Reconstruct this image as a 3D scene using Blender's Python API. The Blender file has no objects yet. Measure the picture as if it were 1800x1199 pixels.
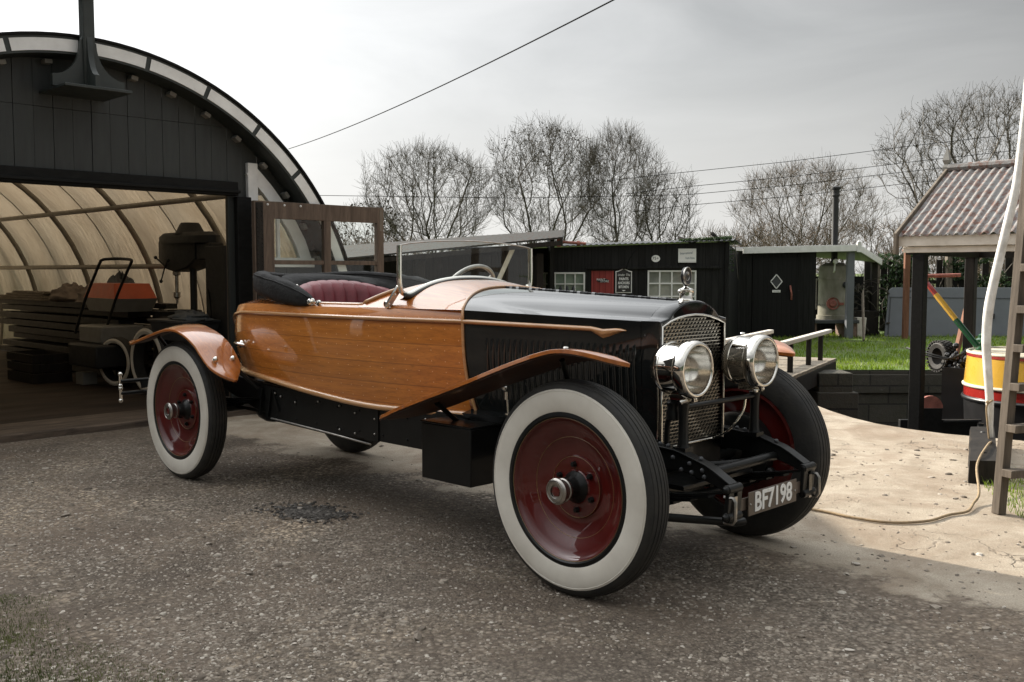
import bpy, math, random
import numpy as np
from mathutils import Matrix, Vector, noise as mnoise
R = math.radians
C = bpy.context.scene.collection
rnd = random.Random(7)

# ------------------------------------------------------------------ camera, world, sun, exposure
scene = bpy.context.scene
cam_d = bpy.data.cameras.new('camera')
cam = bpy.data.objects.new('camera', cam_d); C.objects.link(cam)
cam.location = (0, 0, 1.294)
cam.rotation_euler = (R(90) - 0.0689, 0, 0)
cam_d.sensor_width = 36.0
cam_d.lens = 34.84
cam_d.clip_start = 0.05
cam_d.clip_end = 3000
scene.camera = cam

SUN_DIR = Vector((-0.74, 0.67, 0)).normalized()
SUN_EL = R(27)
def make_world():
    w = bpy.data.worlds.new('World'); scene.world = w; w.use_nodes = True
    nt = w.node_tree; N = nt.nodes; L = nt.links
    N.clear()
    out = N.new('ShaderNodeOutputWorld'); bg = N.new('ShaderNodeBackground')
    sky = N.new('ShaderNodeTexSky'); sky.sky_type = 'NISHITA'; sky.sun_disc = False
    sky.sun_elevation = SUN_EL
    sky.sun_rotation = math.atan2(SUN_DIR.x, SUN_DIR.y)
    sky.air_density = 1.0; sky.dust_density = 1.5; sky.ozone_density = 1.0
    hsv = N.new('ShaderNodeHueSaturation'); hsv.inputs['Saturation'].default_value = 0.12
    L.new(sky.outputs[0], hsv.inputs['Color'])
    # thin overcast: high cloud sheet of near even brightness, torn and streaky
    tc = N.new('ShaderNodeTexCoord'); mp = N.new('ShaderNodeMapping')
    mp.inputs['Scale'].default_value = (1.6, 1.6, 5.0); mp.inputs['Rotation'].default_value = (0.15, 0.1, 0.5)
    L.new(tc.outputs['Generated'], mp.inputs['Vector'])
    nz = N.new('ShaderNodeTexNoise'); nz.inputs['Scale'].default_value = 1.7; nz.inputs['Detail'].default_value = 6
    nz.inputs['Roughness'].default_value = 0.55; nz.inputs['Distortion'].default_value = 0.6
    L.new(mp.outputs[0], nz.inputs['Vector'])
    rp = N.new('ShaderNodeValToRGB')
    rp.color_ramp.elements[0].position = 0.30; rp.color_ramp.elements[0].color = (0.72, 0.77, 0.74, 1)
    rp.color_ramp.elements[1].position = 0.72; rp.color_ramp.elements[1].color = (2.6, 2.62, 2.55, 1)
    L.new(nz.outputs['Fac'], rp.inputs['Fac'])
    mx = N.new('ShaderNodeMix'); mx.data_type = 'RGBA'; mx.inputs['Factor'].default_value = 0.55
    L.new(hsv.outputs[0], mx.inputs['A']); L.new(rp.outputs[0], mx.inputs['B'])
    sx = N.new('ShaderNodeSeparateXYZ'); L.new(tc.outputs['Generated'], sx.inputs[0])
    # an overcast sky is brightest overhead
    mz = N.new('ShaderNodeMapRange'); mz.inputs['From Min'].default_value = 0.24; mz.inputs['From Max'].default_value = 0.9
    mz.inputs['To Min'].default_value = 1.0; mz.inputs['To Max'].default_value = 5.0; mz.interpolation_type = 'SMOOTHSTEP'
    L.new(sx.outputs[2], mz.inputs['Value'])
    vz = N.new('ShaderNodeVectorMath'); vz.operation = 'SCALE'
    L.new(mx.outputs['Result'], vz.inputs[0]); L.new(mz.outputs[0], vz.inputs['Scale'])
    # and cloud is brighter towards the hidden sun
    dp = N.new('ShaderNodeVectorMath'); dp.operation = 'DOT_PRODUCT'; L.new(tc.outputs['Generated'], dp.inputs[0])
    dp.inputs[1].default_value = (SUN_DIR.x * math.cos(SUN_EL), SUN_DIR.y * math.cos(SUN_EL), math.sin(SUN_EL))
    ms = N.new('ShaderNodeMapRange'); ms.inputs['From Min'].default_value = 0.28; ms.inputs['From Max'].default_value = 0.95
    ms.inputs['To Min'].default_value = 0.52; ms.inputs['To Max'].default_value = 1.12; L.new(dp.outputs['Value'], ms.inputs['Value'])
    v2 = N.new('ShaderNodeVectorMath'); v2.operation = 'SCALE'; L.new(vz.outputs[0], v2.inputs[0]); L.new(ms.outputs[0], v2.inputs['Scale']); vz = v2
    # pale haze low over the horizon
    mr = N.new('ShaderNodeMapRange'); mr.inputs['From Min'].default_value = 0.0; mr.inputs['From Max'].default_value = 0.24
    mr.inputs['To Min'].default_value = 0.78; mr.inputs['To Max'].default_value = 0.0; mr.interpolation_type = 'SMOOTHSTEP'
    L.new(sx.outputs[2], mr.inputs['Value'])
    mh = N.new('ShaderNodeMix'); mh.data_type = 'RGBA'
    L.new(mr.outputs[0], mh.inputs['Factor']); L.new(vz.outputs[0], mh.inputs['A']); mh.inputs['B'].default_value = (3.7, 3.66, 3.54, 1)
    L.new(mh.outputs['Result'], bg.inputs['Color'])
    bg.inputs['Strength'].default_value = 0.115
    L.new(bg.outputs[0], out.inputs['Surface'])
make_world()
sl = bpy.data.lights.new('sun', 'SUN'); sl.energy = 4.3; sl.angle = R(0.7); sl.color = (1.0, 0.91, 0.78)
so = bpy.data.objects.new('sun', sl); C.objects.link(so)
sv = Vector((SUN_DIR.x * math.cos(SUN_EL), SUN_DIR.y * math.cos(SUN_EL), math.sin(SUN_EL)))
so.rotation_euler = sv.to_track_quat('Z', 'Y').to_euler(); so.location = (-20, 18, 20)
scene.view_settings.view_transform = 'Standard'; scene.view_settings.look = 'None'
scene.view_settings.exposure = 1.05; scene.view_settings.gamma = 1.0
scene.view_settings.use_curve_mapping = False
scene.cycles.max_bounces = 8; scene.cycles.transparent_max_bounces = 16
scene.cycles.caustics_reflective = False; scene.cycles.caustics_refractive = False

# ------------------------------------------------------------------ node helpers and materials
def new_mat(name):
    m = bpy.data.materials.new(name); m.use_nodes = True
    nt = m.node_tree; nt.nodes.clear()
    out = nt.nodes.new('ShaderNodeOutputMaterial')
    return m, nt, out
def inp(nt, sock, v):
    if hasattr(v, 'links') or isinstance(v, bpy.types.NodeSocket): nt.links.new(v, sock)
    else: sock.default_value = v
def coord(nt, kind='Object', scale=(1, 1, 1), rot=(0, 0, 0)):
    tc = nt.nodes.new('ShaderNodeTexCoord'); mp = nt.nodes.new('ShaderNodeMapping')
    mp.inputs['Scale'].default_value = scale; mp.inputs['Rotation'].default_value = rot
    nt.links.new(tc.outputs[kind], mp.inputs['Vector'])
    return mp.outputs[0]
def tnoise(nt, vec, scale, detail=4, rough=0.55, dist=0.0):
    n = nt.nodes.new('ShaderNodeTexNoise'); nt.links.new(vec, n.inputs['Vector'])
    n.inputs['Scale'].default_value = scale; n.inputs['Detail'].default_value = detail
    n.inputs['Roughness'].default_value = rough; n.inputs['Distortion'].default_value = dist
    return n.outputs['Fac']
def tvor(nt, vec, scale, feature='F1', out='Distance', rand=1.0):
    n = nt.nodes.new('ShaderNodeTexVoronoi'); n.feature = feature; nt.links.new(vec, n.inputs['Vector'])
    n.inputs['Scale'].default_value = scale; n.inputs['Randomness'].default_value = rand
    return n.outputs[out]
def ramp(nt, fac, stops, interp='LINEAR'):
    r = nt.nodes.new('ShaderNodeValToRGB'); r.color_ramp.interpolation = interp
    e = r.color_ramp.elements
    while len(e) < len(stops): e.new(0.5)
    for k, (p, c) in enumerate(stops):
        e[k].position = p; e[k].color = (c[0], c[1], c[2], 1) if hasattr(c, '__len__') else (c, c, c, 1)
    nt.links.new(fac, r.inputs['Fac'])
    return r.outputs['Color']
def mixc(nt, fac, a, b, mode='MIX'):
    n = nt.nodes.new('ShaderNodeMix'); n.data_type = 'RGBA'; n.blend_type = mode
    inp(nt, n.inputs['Factor'], fac)
    for s, v in (('A', a), ('B', b)):
        if isinstance(v, (tuple, list)): n.inputs[s].default_value = (v[0], v[1], v[2], 1)
        else: nt.links.new(v, n.inputs[s])
    return n.outputs['Result']
def mth(nt, op, a, b=0.0, c=None):
    n = nt.nodes.new('ShaderNodeMath'); n.operation = op
    inp(nt, n.inputs[0], a); inp(nt, n.inputs[1], b)
    if c is not None: inp(nt, n.inputs[2], c)
    return n.outputs[0]
def sep(nt, vec):
    n = nt.nodes.new('ShaderNodeSeparateXYZ'); nt.links.new(vec, n.inputs[0]); return n.outputs
def bump(nt, h, strength=0.3, dist=0.01, normal=None):
    b = nt.nodes.new('ShaderNodeBump'); b.inputs['Strength'].default_value = strength
    b.inputs['Distance'].default_value = dist; nt.links.new(h, b.inputs['Height'])
    if normal is not None: nt.links.new(normal, b.inputs['Normal'])
    return b.outputs[0]
def prin(nt, out, color, rough=0.5, metal=0.0, coat=0.0, normal=None, spec=None, coat_rough=0.03, sheen=0.0):
    p = nt.nodes.new('ShaderNodeBsdfPrincipled')
    if isinstance(color, (tuple, list)): p.inputs['Base Color'].default_value = (color[0], color[1], color[2], 1)
    else: nt.links.new(color, p.inputs['Base Color'])
    inp(nt, p.inputs['Roughness'], rough); inp(nt, p.inputs['Metallic'], metal)
    p.inputs['Coat Weight'].default_value = coat; p.inputs['Coat Roughness'].default_value = coat_rough
    if spec is not None: p.inputs['Specular IOR Level'].default_value = spec
    if sheen: p.inputs['Sheen Weight'].default_value = sheen
    if normal is not None: nt.links.new(normal, p.inputs['Normal'])
    nt.links.new(p.outputs[0], out.inputs['Surface'])
    return p
def simple(name, col, rough=0.5, metal=0.0, coat=0.0, var=0.25, nscale=6.0, bstr=0.0, bscale=60.0, scale=(1, 1, 1), col2=None, rvar=0.12, spec=None, bdist=0.004):
    """paint/metal/cloth with uneven tone, uneven gloss and optional fine relief"""
    m, nt, out = new_mat(name)
    v = coord(nt, 'Object', scale)
    f = tnoise(nt, v, nscale, 5, 0.6)
    c2 = col2 or tuple(x * (1 - var) for x in col); c1 = tuple(min(1, x * (1 + var * 0.6)) for x in col)
    c = ramp(nt, f, [(0.3, c2), (0.7, c1)])
    rr = mth(nt, 'MULTIPLY_ADD', tnoise(nt, v, nscale * 2.3, 3), rvar * 2, max(0.0, rough - rvar))
    nrm = bump(nt, tnoise(nt, v, bscale, 4, 0.6), bstr, bdist) if bstr else None
    prin(nt, out, c, rr, metal, coat, nrm, spec)
    return m
def wood_mat(name, light, dark, rough=0.35, coat=0.0, grain=(1.5, 26, 26), planks=None, rivets=False, axis=0, bstr=0.08, speck=1.0):
    m, nt, out = new_mat(name)
    v = coord(nt, 'Object', grain)
    f1 = tnoise(nt, v, 1.6, 7, 0.62, 0.5)
    v2 = coord(nt, 'Object', tuple(g * 3.2 for g in grain))
    f2 = tnoise(nt, v2, 2.2, 4, 0.6)
    c = ramp(nt, f1, [(0.28, dark), (0.5, tuple((a + b) / 2 for a, b in zip(light, dark))), (0.72, light)])
    c = mixc(nt, mth(nt, 'MULTIPLY', ramp(nt, f2, [(0.52, 0), (0.7, 1)]), 0.45 * speck), c, tuple(x * 0.55 for x in dark))
    h = f2
    if planks:
        pa, pw = planks
        s = sep(nt, coord(nt, 'Object'))
        q = mth(nt, 'DIVIDE', s[pa], pw)
        fr = mth(nt, 'FRACT', q)
        wn = nt.nodes.new('ShaderNodeTexWhiteNoise'); wn.noise_dimensions = '1D'
        nt.links.new(mth(nt, 'FLOOR', q), wn.inputs['W'])
        tone = mth(nt, 'MULTIPLY_ADD', wn.outputs['Value'], 0.34, 0.83)
        tn = nt.nodes.new('ShaderNodeCombineXYZ')
        for k in range(3): nt.links.new(tone, tn.inputs[k])
        c = mixc(nt, 1.0, c, tn.outputs[0], 'MULTIPLY')
        line = ramp(nt, fr, [(0.0, 1), (0.012, 0.9), (0.03, 0), (0.97, 0), (0.988, 0.9), (1.0, 1)])
        c = mixc(nt, mth(nt, 'MULTIPLY', line, 0.55), c, tuple(x * 0.35 for x in dark))
        h = mth(nt, 'SUBTRACT', f2, mth(nt, 'MULTIPLY', line, 1.2))
    if rivets:
        s = sep(nt, coord(nt, 'Object'))
        def cell(a, p, off=0.0):
            t = mth(nt, 'FRACT', mth(nt, 'DIVIDE', mth(nt, 'ADD', a, off), p))
            return mth(nt, 'MULTIPLY', mth(nt, 'SUBTRACT', t, 0.5), p)
        dx = cell(s[0], 0.085); dz = cell(s[2], 0.0525)
        d = mth(nt, 'SQRT', mth(nt, 'ADD', mth(nt, 'POWER', dx, 2.0), mth(nt, 'POWER', dz, 2.0)))
        dot = mth(nt, 'LESS_THAN', d, 0.0027)
        c = mixc(nt, mth(nt, 'MULTIPLY', dot, 0.8), c, (0.85, 0.52, 0.27))
    wob = tnoise(nt, coord(nt, 'Object', (1, 1, 1)), 3.0, 2)
    nrm = bump(nt, h, bstr, 0.002)
    p = prin(nt, out, c, rough, 0, coat, nrm, None if coat else 0.15)
    if coat:
        p.inputs['Coat IOR'].default_value = 1.55
        nt.links.new(bump(nt, wob, 0.10, 0.02), p.inputs['Coat Normal'])
    return m

MAT = {}
MAT['varnish'] = wood_mat('varnished mahogany', (0.62, 0.22, 0.032), (0.38, 0.118, 0.015), 0.4, 1.0, (1.3, 24, 24), planks=(2, 0.105), rivets=True, bstr=0.02)
MAT['varnish_plain'] = wood_mat('varnished cedar', (0.52, 0.165, 0.024), (0.30, 0.08, 0.011), 0.35, 1.0, (1.4, 30, 12), bstr=0.02)
MAT['moulding'] = wood_mat('light varnished moulding', (0.60, 0.33, 0.14), (0.42, 0.20, 0.075), 0.35, 1.0, (1.4, 30, 30), bstr=0.02)
def black_paint():
    m, nt, out = new_mat('black coach paint')
    v = coord(nt, 'Object')
    c = ramp(nt, tnoise(nt, v, 5, 4), [(0.3, (0.008, 0.009, 0.009)), (0.7, (0.014, 0.015, 0.0145))])
    dust = ramp(nt, tnoise(nt, v, 22, 6, 0.7), [(0.5, 0.05), (0.8, 0.16)])
    p = prin(nt, out, c, dust, 0, 0.6, None, 0.3)
    p.inputs['Coat Roughness'].default_value = 0.06
    nt.links.new(bump(nt, tnoise(nt, v, 2.5, 2), 0.06, 0.02), p.inputs['Coat Normal'])
    return m
MAT['black'] = black_paint()
MAT['chassis'] = simple('black chassis enamel', (0.008, 0.0083, 0.008), 0.35, 0, 0.06, 0.3, 9, 0.05, 120, spec=0.25)
MAT['rubber'] = simple('black tyre rubber', (0.016, 0.016, 0.016), 0.62, 0, 0, 0.35, 9, 0.35, 90, col2=(0.042, 0.039, 0.034), spec=0.3)
MAT['whitewall'] = simple('white tyre wall', (0.70, 0.665, 0.59), 0.55, 0, 0, 0.06, 4, 0.08, 120, col2=(0.56, 0.52, 0.45))
MAT['maroon'] = simple('maroon wheel enamel', (0.085, 0.0058, 0.0042), 0.4, 0, 1.0, 0.2, 5, spec=0.2)
MAT['goldline'] = simple('gold pinstripe', (0.26, 0.16, 0.06), 0.4)
MAT['chrome'] = simple('polished nickel', (0.82, 0.79, 0.73), 0.07, 1.0, 0, 0.06, 8, rvar=0.03)
MAT['steel'] = simple('worn steel', (0.42, 0.40, 0.37), 0.32, 1.0, 0, 0.3, 20, 0.05, 90)
MAT['grille'] = simple('nickel grille wire', (0.42, 0.39, 0.34), 0.3, 1.0, 0, 0.2, 20)
MAT['blackcloth'] = simple('black hood canvas', (0.018, 0.018, 0.018), 0.8, 0, 0, 0.35, 7, 0.6, 11, bdist=0.02, spec=0.25)
def leather():
    m, nt, out = new_mat('burgundy leather')
    v = coord(nt, 'Object')
    c = ramp(nt, tnoise(nt, v, 9, 5), [(0.3, (0.13, 0.016, 0.022)), (0.7, (0.21, 0.030, 0.040))])
    prin(nt, out, c, 0.42, 0, 0, bump(nt, tvor(nt, v, 160), 0.25, 0.002))
    return m
MAT['leather'] = leather()
def glass_mat(name, tint=(0.93, 0.97, 0.95), ior=1.5, dirt=0.012):
    m, nt, out = new_mat(name)
    tr = nt.nodes.new('ShaderNodeBsdfTransparent'); tr.inputs[0].default_value = (*tint, 1)
    if name.startswith('fluted'):
        tr = nt.nodes.new('ShaderNodeBsdfRefraction'); tr.inputs['IOR'].default_value = 1.12; tr.inputs['Roughness'].default_value = 0.03; tr.inputs[0].default_value = (*tint, 1)
    gl = nt.nodes.new('ShaderNodeBsdfGlossy'); gl.inputs['Roughness'].default_value = 0.015
    df = nt.nodes.new('ShaderNodeBsdfDiffuse'); df.inputs[0].default_value = (0.5, 0.5, 0.47, 1)
    lw = nt.nodes.new('ShaderNodeLayerWeight')
    f = mth(nt, 'MULTIPLY_ADD', mth(nt, 'POWER', lw.outputs['Facing'], 4.0), 0.85, 0.05)
    m1 = nt.nodes.new('ShaderNodeMixShader'); nt.links.new(f, m1.inputs[0])
    nt.links.new(tr.outputs[0], m1.inputs[1]); nt.links.new(gl.outputs[0], m1.inputs[2])
    m2 = nt.nodes.new('ShaderNodeMixShader')
    d = mth(nt, 'MULTIPLY', ramp(nt, tnoise(nt, coord(nt), 5, 6, 0.65), [(0.4, 0.2), (0.75, 1)]), dirt)
    nt.links.new(d, m2.inputs[0]); nt.links.new(m1.outputs[0], m2.inputs[1]); nt.links.new(df.outputs[0], m2.inputs[2])
    nt.links.new(m2.outputs[0], out.inputs['Surface'])
    return m
MAT['glass'] = glass_mat('clear glass')
MAT['lampglass'] = glass_mat('fluted lamp glass', (0.97, 0.96, 0.93), 1.45, 0.07)
MAT['reflector'] = simple('silvered reflector', (0.86, 0.84, 0.80), 0.14, 1.0, 0, 0.05)
def window_dark(name, a, b):
    m, nt, out = new_mat(name)
    c = ramp(nt, tnoise(nt, coord(nt), 2.2, 4), [(0.35, a), (0.65, b)])
    prin(nt, out, c, 0.12, 0, 0.6)
    return m
MAT['pane_pale'] = window_dark('dusty window glass', (0.16, 0.17, 0.15), (0.30, 0.31, 0.27))
MAT['pane_green'] = window_dark('greenish window glass', (0.13, 0.18, 0.14), (0.26, 0.31, 0.25))
MAT['plate'] = simple('brown number plate', (0.085, 0.062, 0.046), 0.5, 0, 0.1, 0.15)
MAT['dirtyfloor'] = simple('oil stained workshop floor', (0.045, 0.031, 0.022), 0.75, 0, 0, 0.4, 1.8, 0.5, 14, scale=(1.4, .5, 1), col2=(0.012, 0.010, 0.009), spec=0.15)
MAT['white'] = simple('white gloss paint', (0.82, 0.82, 0.80), 0.4, 0, 0.15, 0.05, 7, 0.05, 60, col2=(0.70, 0.695, 0.67))
MAT['signwhite'] = simple('white lettering', (0.82, 0.82, 0.80), 0.45, 0, 0, 0.05)
MAT['signblack'] = simple('black sign paint', (0.012, 0.012, 0.012), 0.4, 0, 0, 0.2)
MAT['bluegrey'] = simple('blue grey lettering', (0.10, 0.14, 0.19), 0.5)
def boards(name, a, b, width, axis=0, rough=0.55, gapc=0.25, coat=0.0, streak=1.0):
    """painted vertical boards: a tone per board, streaks, dark joints"""
    m, nt, out = new_mat(name)
    s = sep(nt, coord(nt, 'Object'))
    q = mth(nt, 'DIVIDE', s[axis], width)
    wn = nt.nodes.new('ShaderNodeTexWhiteNoise'); wn.noise_dimensions = '1D'
    nt.links.new(mth(nt, 'FLOOR', q), wn.inputs['W'])
    sc = (22, 22, 1.2)
    st = tnoise(nt, coord(nt, 'Object', sc), 1.3, 6, 0.65)
    c = ramp(nt, st, [(0.3, a), (0.72, b)])
    tone = mth(nt, 'MULTIPLY_ADD', wn.outputs['Value'], 0.5, 0.72)
    tn = nt.nodes.new('ShaderNodeCombineXYZ')
    for k in range(3): nt.links.new(tone, tn.inputs[k])
    c = mixc(nt, 1.0, c, tn.outputs[0], 'MULTIPLY')
    fr = mth(nt, 'FRACT', q)
    line = ramp(nt, fr, [(0.0, 1), (0.03, 0.8), (0.06, 0), (0.94, 0), (0.97, 0.8), (1.0, 1)])
    c = mixc(nt, mth(nt, 'MULTIPLY', line, 1 - gapc), c, tuple(x * 0.2 for x in a))
    wear = ramp(nt, tnoise(nt, coord(nt), 1.7, 6, 0.7), [(0.62, 0), (0.8, 1)])
    c = mixc(nt, mth(nt, 'MULTIPLY', wear, 0.35 * streak), c, (0.12, 0.115, 0.105))
    h = mth(nt, 'SUBTRACT', mth(nt, 'MULTIPLY', st, 0.4), line)
    prin(nt, out, c, rough, 0, coat, bump(nt, h, 0.5, 0.006), 0.18)
    return m
MAT['facade'] = simple('black green painted boarding', (0.022, 0.026, 0.024), 0.5, 0, 0, 0.3, 3, 0.15, 30, scale=(6, 6, 0.8), col2=(0.016, 0.018, 0.017))
MAT['rim'] = simple('dark green painted timber', (0.026, 0.032, 0.029), 0.5, 0, 0, 0.3, 5, 0.15, 40)
MAT['beam'] = simple('black tarred beam', (0.012, 0.012, 0.0115), 0.6, 0, 0, 0.35, 8, 0.3, 40, scale=(4, 1, 4), spec=0.12)
MAT['shedblack'] = boards('black tarred boards', (0.0035, 0.0036, 0.0035), (0.020, 0.0203, 0.0195), 0.135)
MAT['doorblack'] = boards('black tongued door boards', (0.006, 0.006, 0.0062), (0.010, 0.0102, 0.0104), 0.11, streak=0.15)
MAT['reddoor'] = boards('faded red door boards', (0.30, 0.045, 0.04), (0.42, 0.085, 0.075), 0.12, streak=0.3)
MAT['oldwood'] = wood_mat('weathered brown door timber', (0.175, 0.13, 0.10), (0.08, 0.058, 0.045), 0.55, 0, (10, 10, 1.2), bstr=0.3)
MAT['greywood'] = wood_mat('weathered grey timber', (0.24, 0.205, 0.165), (0.10, 0.082, 0.064), 0.75, 0, (14, 14, 1.0), bstr=0.4)
MAT['greywood_h'] = wood_mat('weathered grey deck timber', (0.34, 0.30, 0.24), (0.17, 0.145, 0.115), 0.75, 0, (2, 22, 14), bstr=0.4)
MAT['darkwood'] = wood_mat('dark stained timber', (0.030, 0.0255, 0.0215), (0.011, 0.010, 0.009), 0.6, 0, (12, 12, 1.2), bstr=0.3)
MAT['floorwood'] = wood_mat('dirty floor timber', (0.16, 0.12, 0.09), (0.035, 0.027, 0.022), 0.7, 0, (14, 1.4, 14), bstr=0.6)
MAT['underwing_shade'] = wood_mat('underside wood with painted shade', (0.085, 0.034, 0.014), (0.035, 0.015, 0.007), 0.45, 0.2, (1.4, 24, 24), bstr=0.05)  # wing wood darkened to paint in the shade below the wings
MAT['stepwood'] = wood_mat('weathered dark step timber', (0.15, 0.125, 0.10), (0.06, 0.049, 0.039), 0.8, 0, (14, 14, 1.0), bstr=0.5)
MAT['redplank'] = wood_mat('reddish plank', (0.25, 0.12, 0.075), (0.12, 0.055, 0.036), 0.7, 0, (12, 12, 1.2), bstr=0.3)
MAT['tube'] = simple('galvanised tube', (0.30, 0.275, 0.235), 0.55, 0.1, 0, 0.25, 12)
MAT['greypaint'] = simple('blue grey panel paint', (0.125, 0.135, 0.15), 0.5, 0, 0, 0.12, 2.5, 0.05, 40)
MAT['darkgrey'] = simple('dark grey paint', (0.05, 0.053, 0.058), 0.5, 0, 0, 0.25, 5)
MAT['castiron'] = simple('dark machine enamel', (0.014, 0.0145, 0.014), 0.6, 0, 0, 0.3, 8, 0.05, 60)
MAT['orange'] = simple('orange cover paint', (0.55, 0.085, 0.02), 0.4, 0, 0.2, 0.15)
MAT['palegrey'] = simple('pale grey plastic', (0.24, 0.235, 0.215), 0.5, 0, 0, 0.2, 6)
MAT['cloth'] = simple('crumpled dust sheet', (0.22, 0.18, 0.15), 0.9, 0, 0, 0.35, 4, 0.6, 9, bdist=0.03)
MAT['greycloth'] = simple('grey cloth', (0.11, 0.12, 0.125), 0.9, 0, 0, 0.35, 4, 0.6, 12, bdist=0.02)
def tarp():
    m, nt, out = new_mat('cream tarpaulin')
    v = coord(nt, 'Object', (1, 1, 1))
    f = tnoise(nt, v, 1.6, 6, 0.65); g = tnoise(nt, coord(nt, 'Object', (5, 1, 1)), 2.0, 5, 0.6, 1.0)
    c = ramp(nt, f, [(0.3, (0.21, 0.16, 0.105)), (0.7, (0.29, 0.235, 0.165))])
    c = mixc(nt, mth(nt, 'MULTIPLY', ramp(nt, g, [(0.58, 0), (0.75, 1)]), 0.35), c, (0.22, 0.17, 0.115))
    d = nt.nodes.new('ShaderNodeBsdfDiffuse'); t = nt.nodes.new('ShaderNodeBsdfTranslucent')
    nb = bump(nt, g, 0.5, 0.03)
    for s in (d, t): nt.links.new(c, s.inputs[0]); nt.links.new(nb, s.inputs['Normal'])
    mx = nt.nodes.new('ShaderNodeMixShader'); mx.inputs[0].default_value = 0.62
    nt.links.new(d.outputs[0], mx.inputs[1]); nt.links.new(t.outputs[0], mx.inputs[2])
    nt.links.new(mx.outputs[0], out.inputs['Surface'])
    return m
MAT['tarp'] = tarp()
def corrugated(name, base, rust, amount):
    m, nt, out = new_mat(name)
    v = coord(nt, 'Object', (1, 1, 1)); vs = coord(nt, 'Object', (9, 1.3, 9))
    f = tnoise(nt, vs, 2.4, 6, 0.7, 0.4); g = tnoise(nt, v, 22, 5, 0.7)
    r = ramp(nt, f, [(0.60 - amount, 0), (0.76 - amount * 0.7, 1)])
    c = mixc(nt, r, base, rust)
    c = mixc(nt, mth(nt, 'MULTIPLY', ramp(nt, g, [(0.45, 0), (0.75, 1)]), 0.4), c, tuple(x * 0.4 for x in rust))
    prin(nt, out, c, mth(nt, 'MULTIPLY_ADD', r, 0.2, 0.65), mth(nt, 'MULTIPLY_ADD', r, -0.05, 0.05), 0, bump(nt, g, 0.15, 0.004), 0.12)
    return m
MAT['corrugated'] = corrugated('rusty corrugated iron', (0.25, 0.25, 0.245), (0.155, 0.072, 0.05), 0.15)
MAT['greyroof'] = corrugated('grey felt and iron roof', (0.03, 0.033, 0.03), (0.055, 0.03, 0.022), 0.12)
MAT['boiler'] = simple('boiler plate with moss and rust', (0.30, 0.285, 0.24), 0.7, 0, 0, 0.2, 2.2, 0.2, 30, scale=(1.5, 1.5, .7), col2=(0.135, 0.13, 0.08))
MAT['rustred'] = simple('flaking red oxide', (0.34, 0.12, 0.09), 0.7, 0, 0, 0.4, 12, 0.3, 50)
MAT['brick'] = simple('old brick', (0.20, 0.13, 0.10), 0.85, 0, 0, 0.4, 14, 0.5, 40)
MAT['yellow'] = simple('boat yellow enamel', (0.62, 0.36, 0.045), 0.3, 0, 0.5, 0.1, 4)
MAT['boatred'] = simple('boat red enamel', (0.30, 0.018, 0.014), 0.25, 0, 0.6, 0.15, 4)
MAT['boatgreen'] = simple('boat green enamel', (0.012, 0.075, 0.028), 0.3, 0, 0.5, 0.2, 4)
MAT['cream'] = simple('cream deck paint', (0.60, 0.55, 0.43), 0.55, 0, 0, 0.2, 6, 0.1, 60)
MAT['boatblack'] = simple('black hull bitumen', (0.012, 0.012, 0.013), 0.35, 0, 0.2, 0.3, 5)
MAT['rope'] = simple('tan rope', (0.30, 0.22, 0.13), 0.9, 0, 0, 0.3, 40, 0.5, 300)
MAT['polewhite'] = simple('white painted pole', (0.74, 0.74, 0.72), 0.5, 0, 0, 0.2, 9, 0.2, 70, col2=(0.50, 0.48, 0.44))
MAT['whitewood'] = simple('off white painted timber', (0.68, 0.635, 0.57), 0.55, 0, 0, 0.1, 8, 0.2, 60, col2=(0.55, 0.50, 0.43))
MAT['wire'] = simple('black cable', (0.012, 0.012, 0.012), 0.95, spec=0.05)
MAT['water'] = simple('dark creek water', (0.014, 0.015, 0.012), 0.06, 0, 0, 0.3, 2, 0.08, 6, bdist=0.02)
MAT['unseen_barn'] = boards('dark barn boards', (0.03, 0.03, 0.03), (0.055, 0.055, 0.052), 0.2)
def bark(name, a, b):
    return simple(name, a, 0.85, 0, 0, 0.3, 3, 0.4, 20, col2=b)
MAT['bark'] = bark('winter bark', (0.060, 0.052, 0.040), (0.035, 0.031, 0.025))
MAT['twig'] = bark('fine bare twigs', (0.095, 0.080, 0.062), (0.062, 0.053, 0.042))
MAT['scrub'] = bark('dry scrub twigs', (0.13, 0.095, 0.065), (0.07, 0.055, 0.040))
MAT['deadleaf'] = simple('withered seed clusters', (0.045, 0.036, 0.024), 0.9, 0, 0, 0.4, 1)
def leaf_mat(name, a, b, trans=0.3):
    m, nt, out = new_mat(name)
    c = ramp(nt, tnoise(nt, coord(nt), 6, 4), [(0.3, a), (0.7, b)])
    d = nt.nodes.new('ShaderNodeBsdfPrincipled'); d.inputs['Roughness'].default_value = 0.5; t = nt.nodes.new('ShaderNodeBsdfTranslucent')
    nt.links.new(c, d.inputs['Base Color']); nt.links.new(c, t.inputs[0])
    mx = nt.nodes.new('ShaderNodeMixShader'); mx.inputs[0].default_value = trans
    nt.links.new(d.outputs[0], mx.inputs[1]); nt.links.new(t.outputs[0], mx.inputs[2])
    nt.links.new(mx.outputs[0], out.inputs['Surface'])
    return m
MAT['ivy'] = leaf_mat('ivy leaves', (0.018, 0.040, 0.014), (0.05, 0.085, 0.03))
MAT['lawnblade'] = leaf_mat('lawn grass blades', (0.11, 0.19, 0.014), (0.25, 0.34, 0.03), 0.45)
MAT['mossblade'] = leaf_mat('worn grass blades', (0.055, 0.075, 0.018), (0.135, 0.15, 0.045), 0.3)
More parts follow.
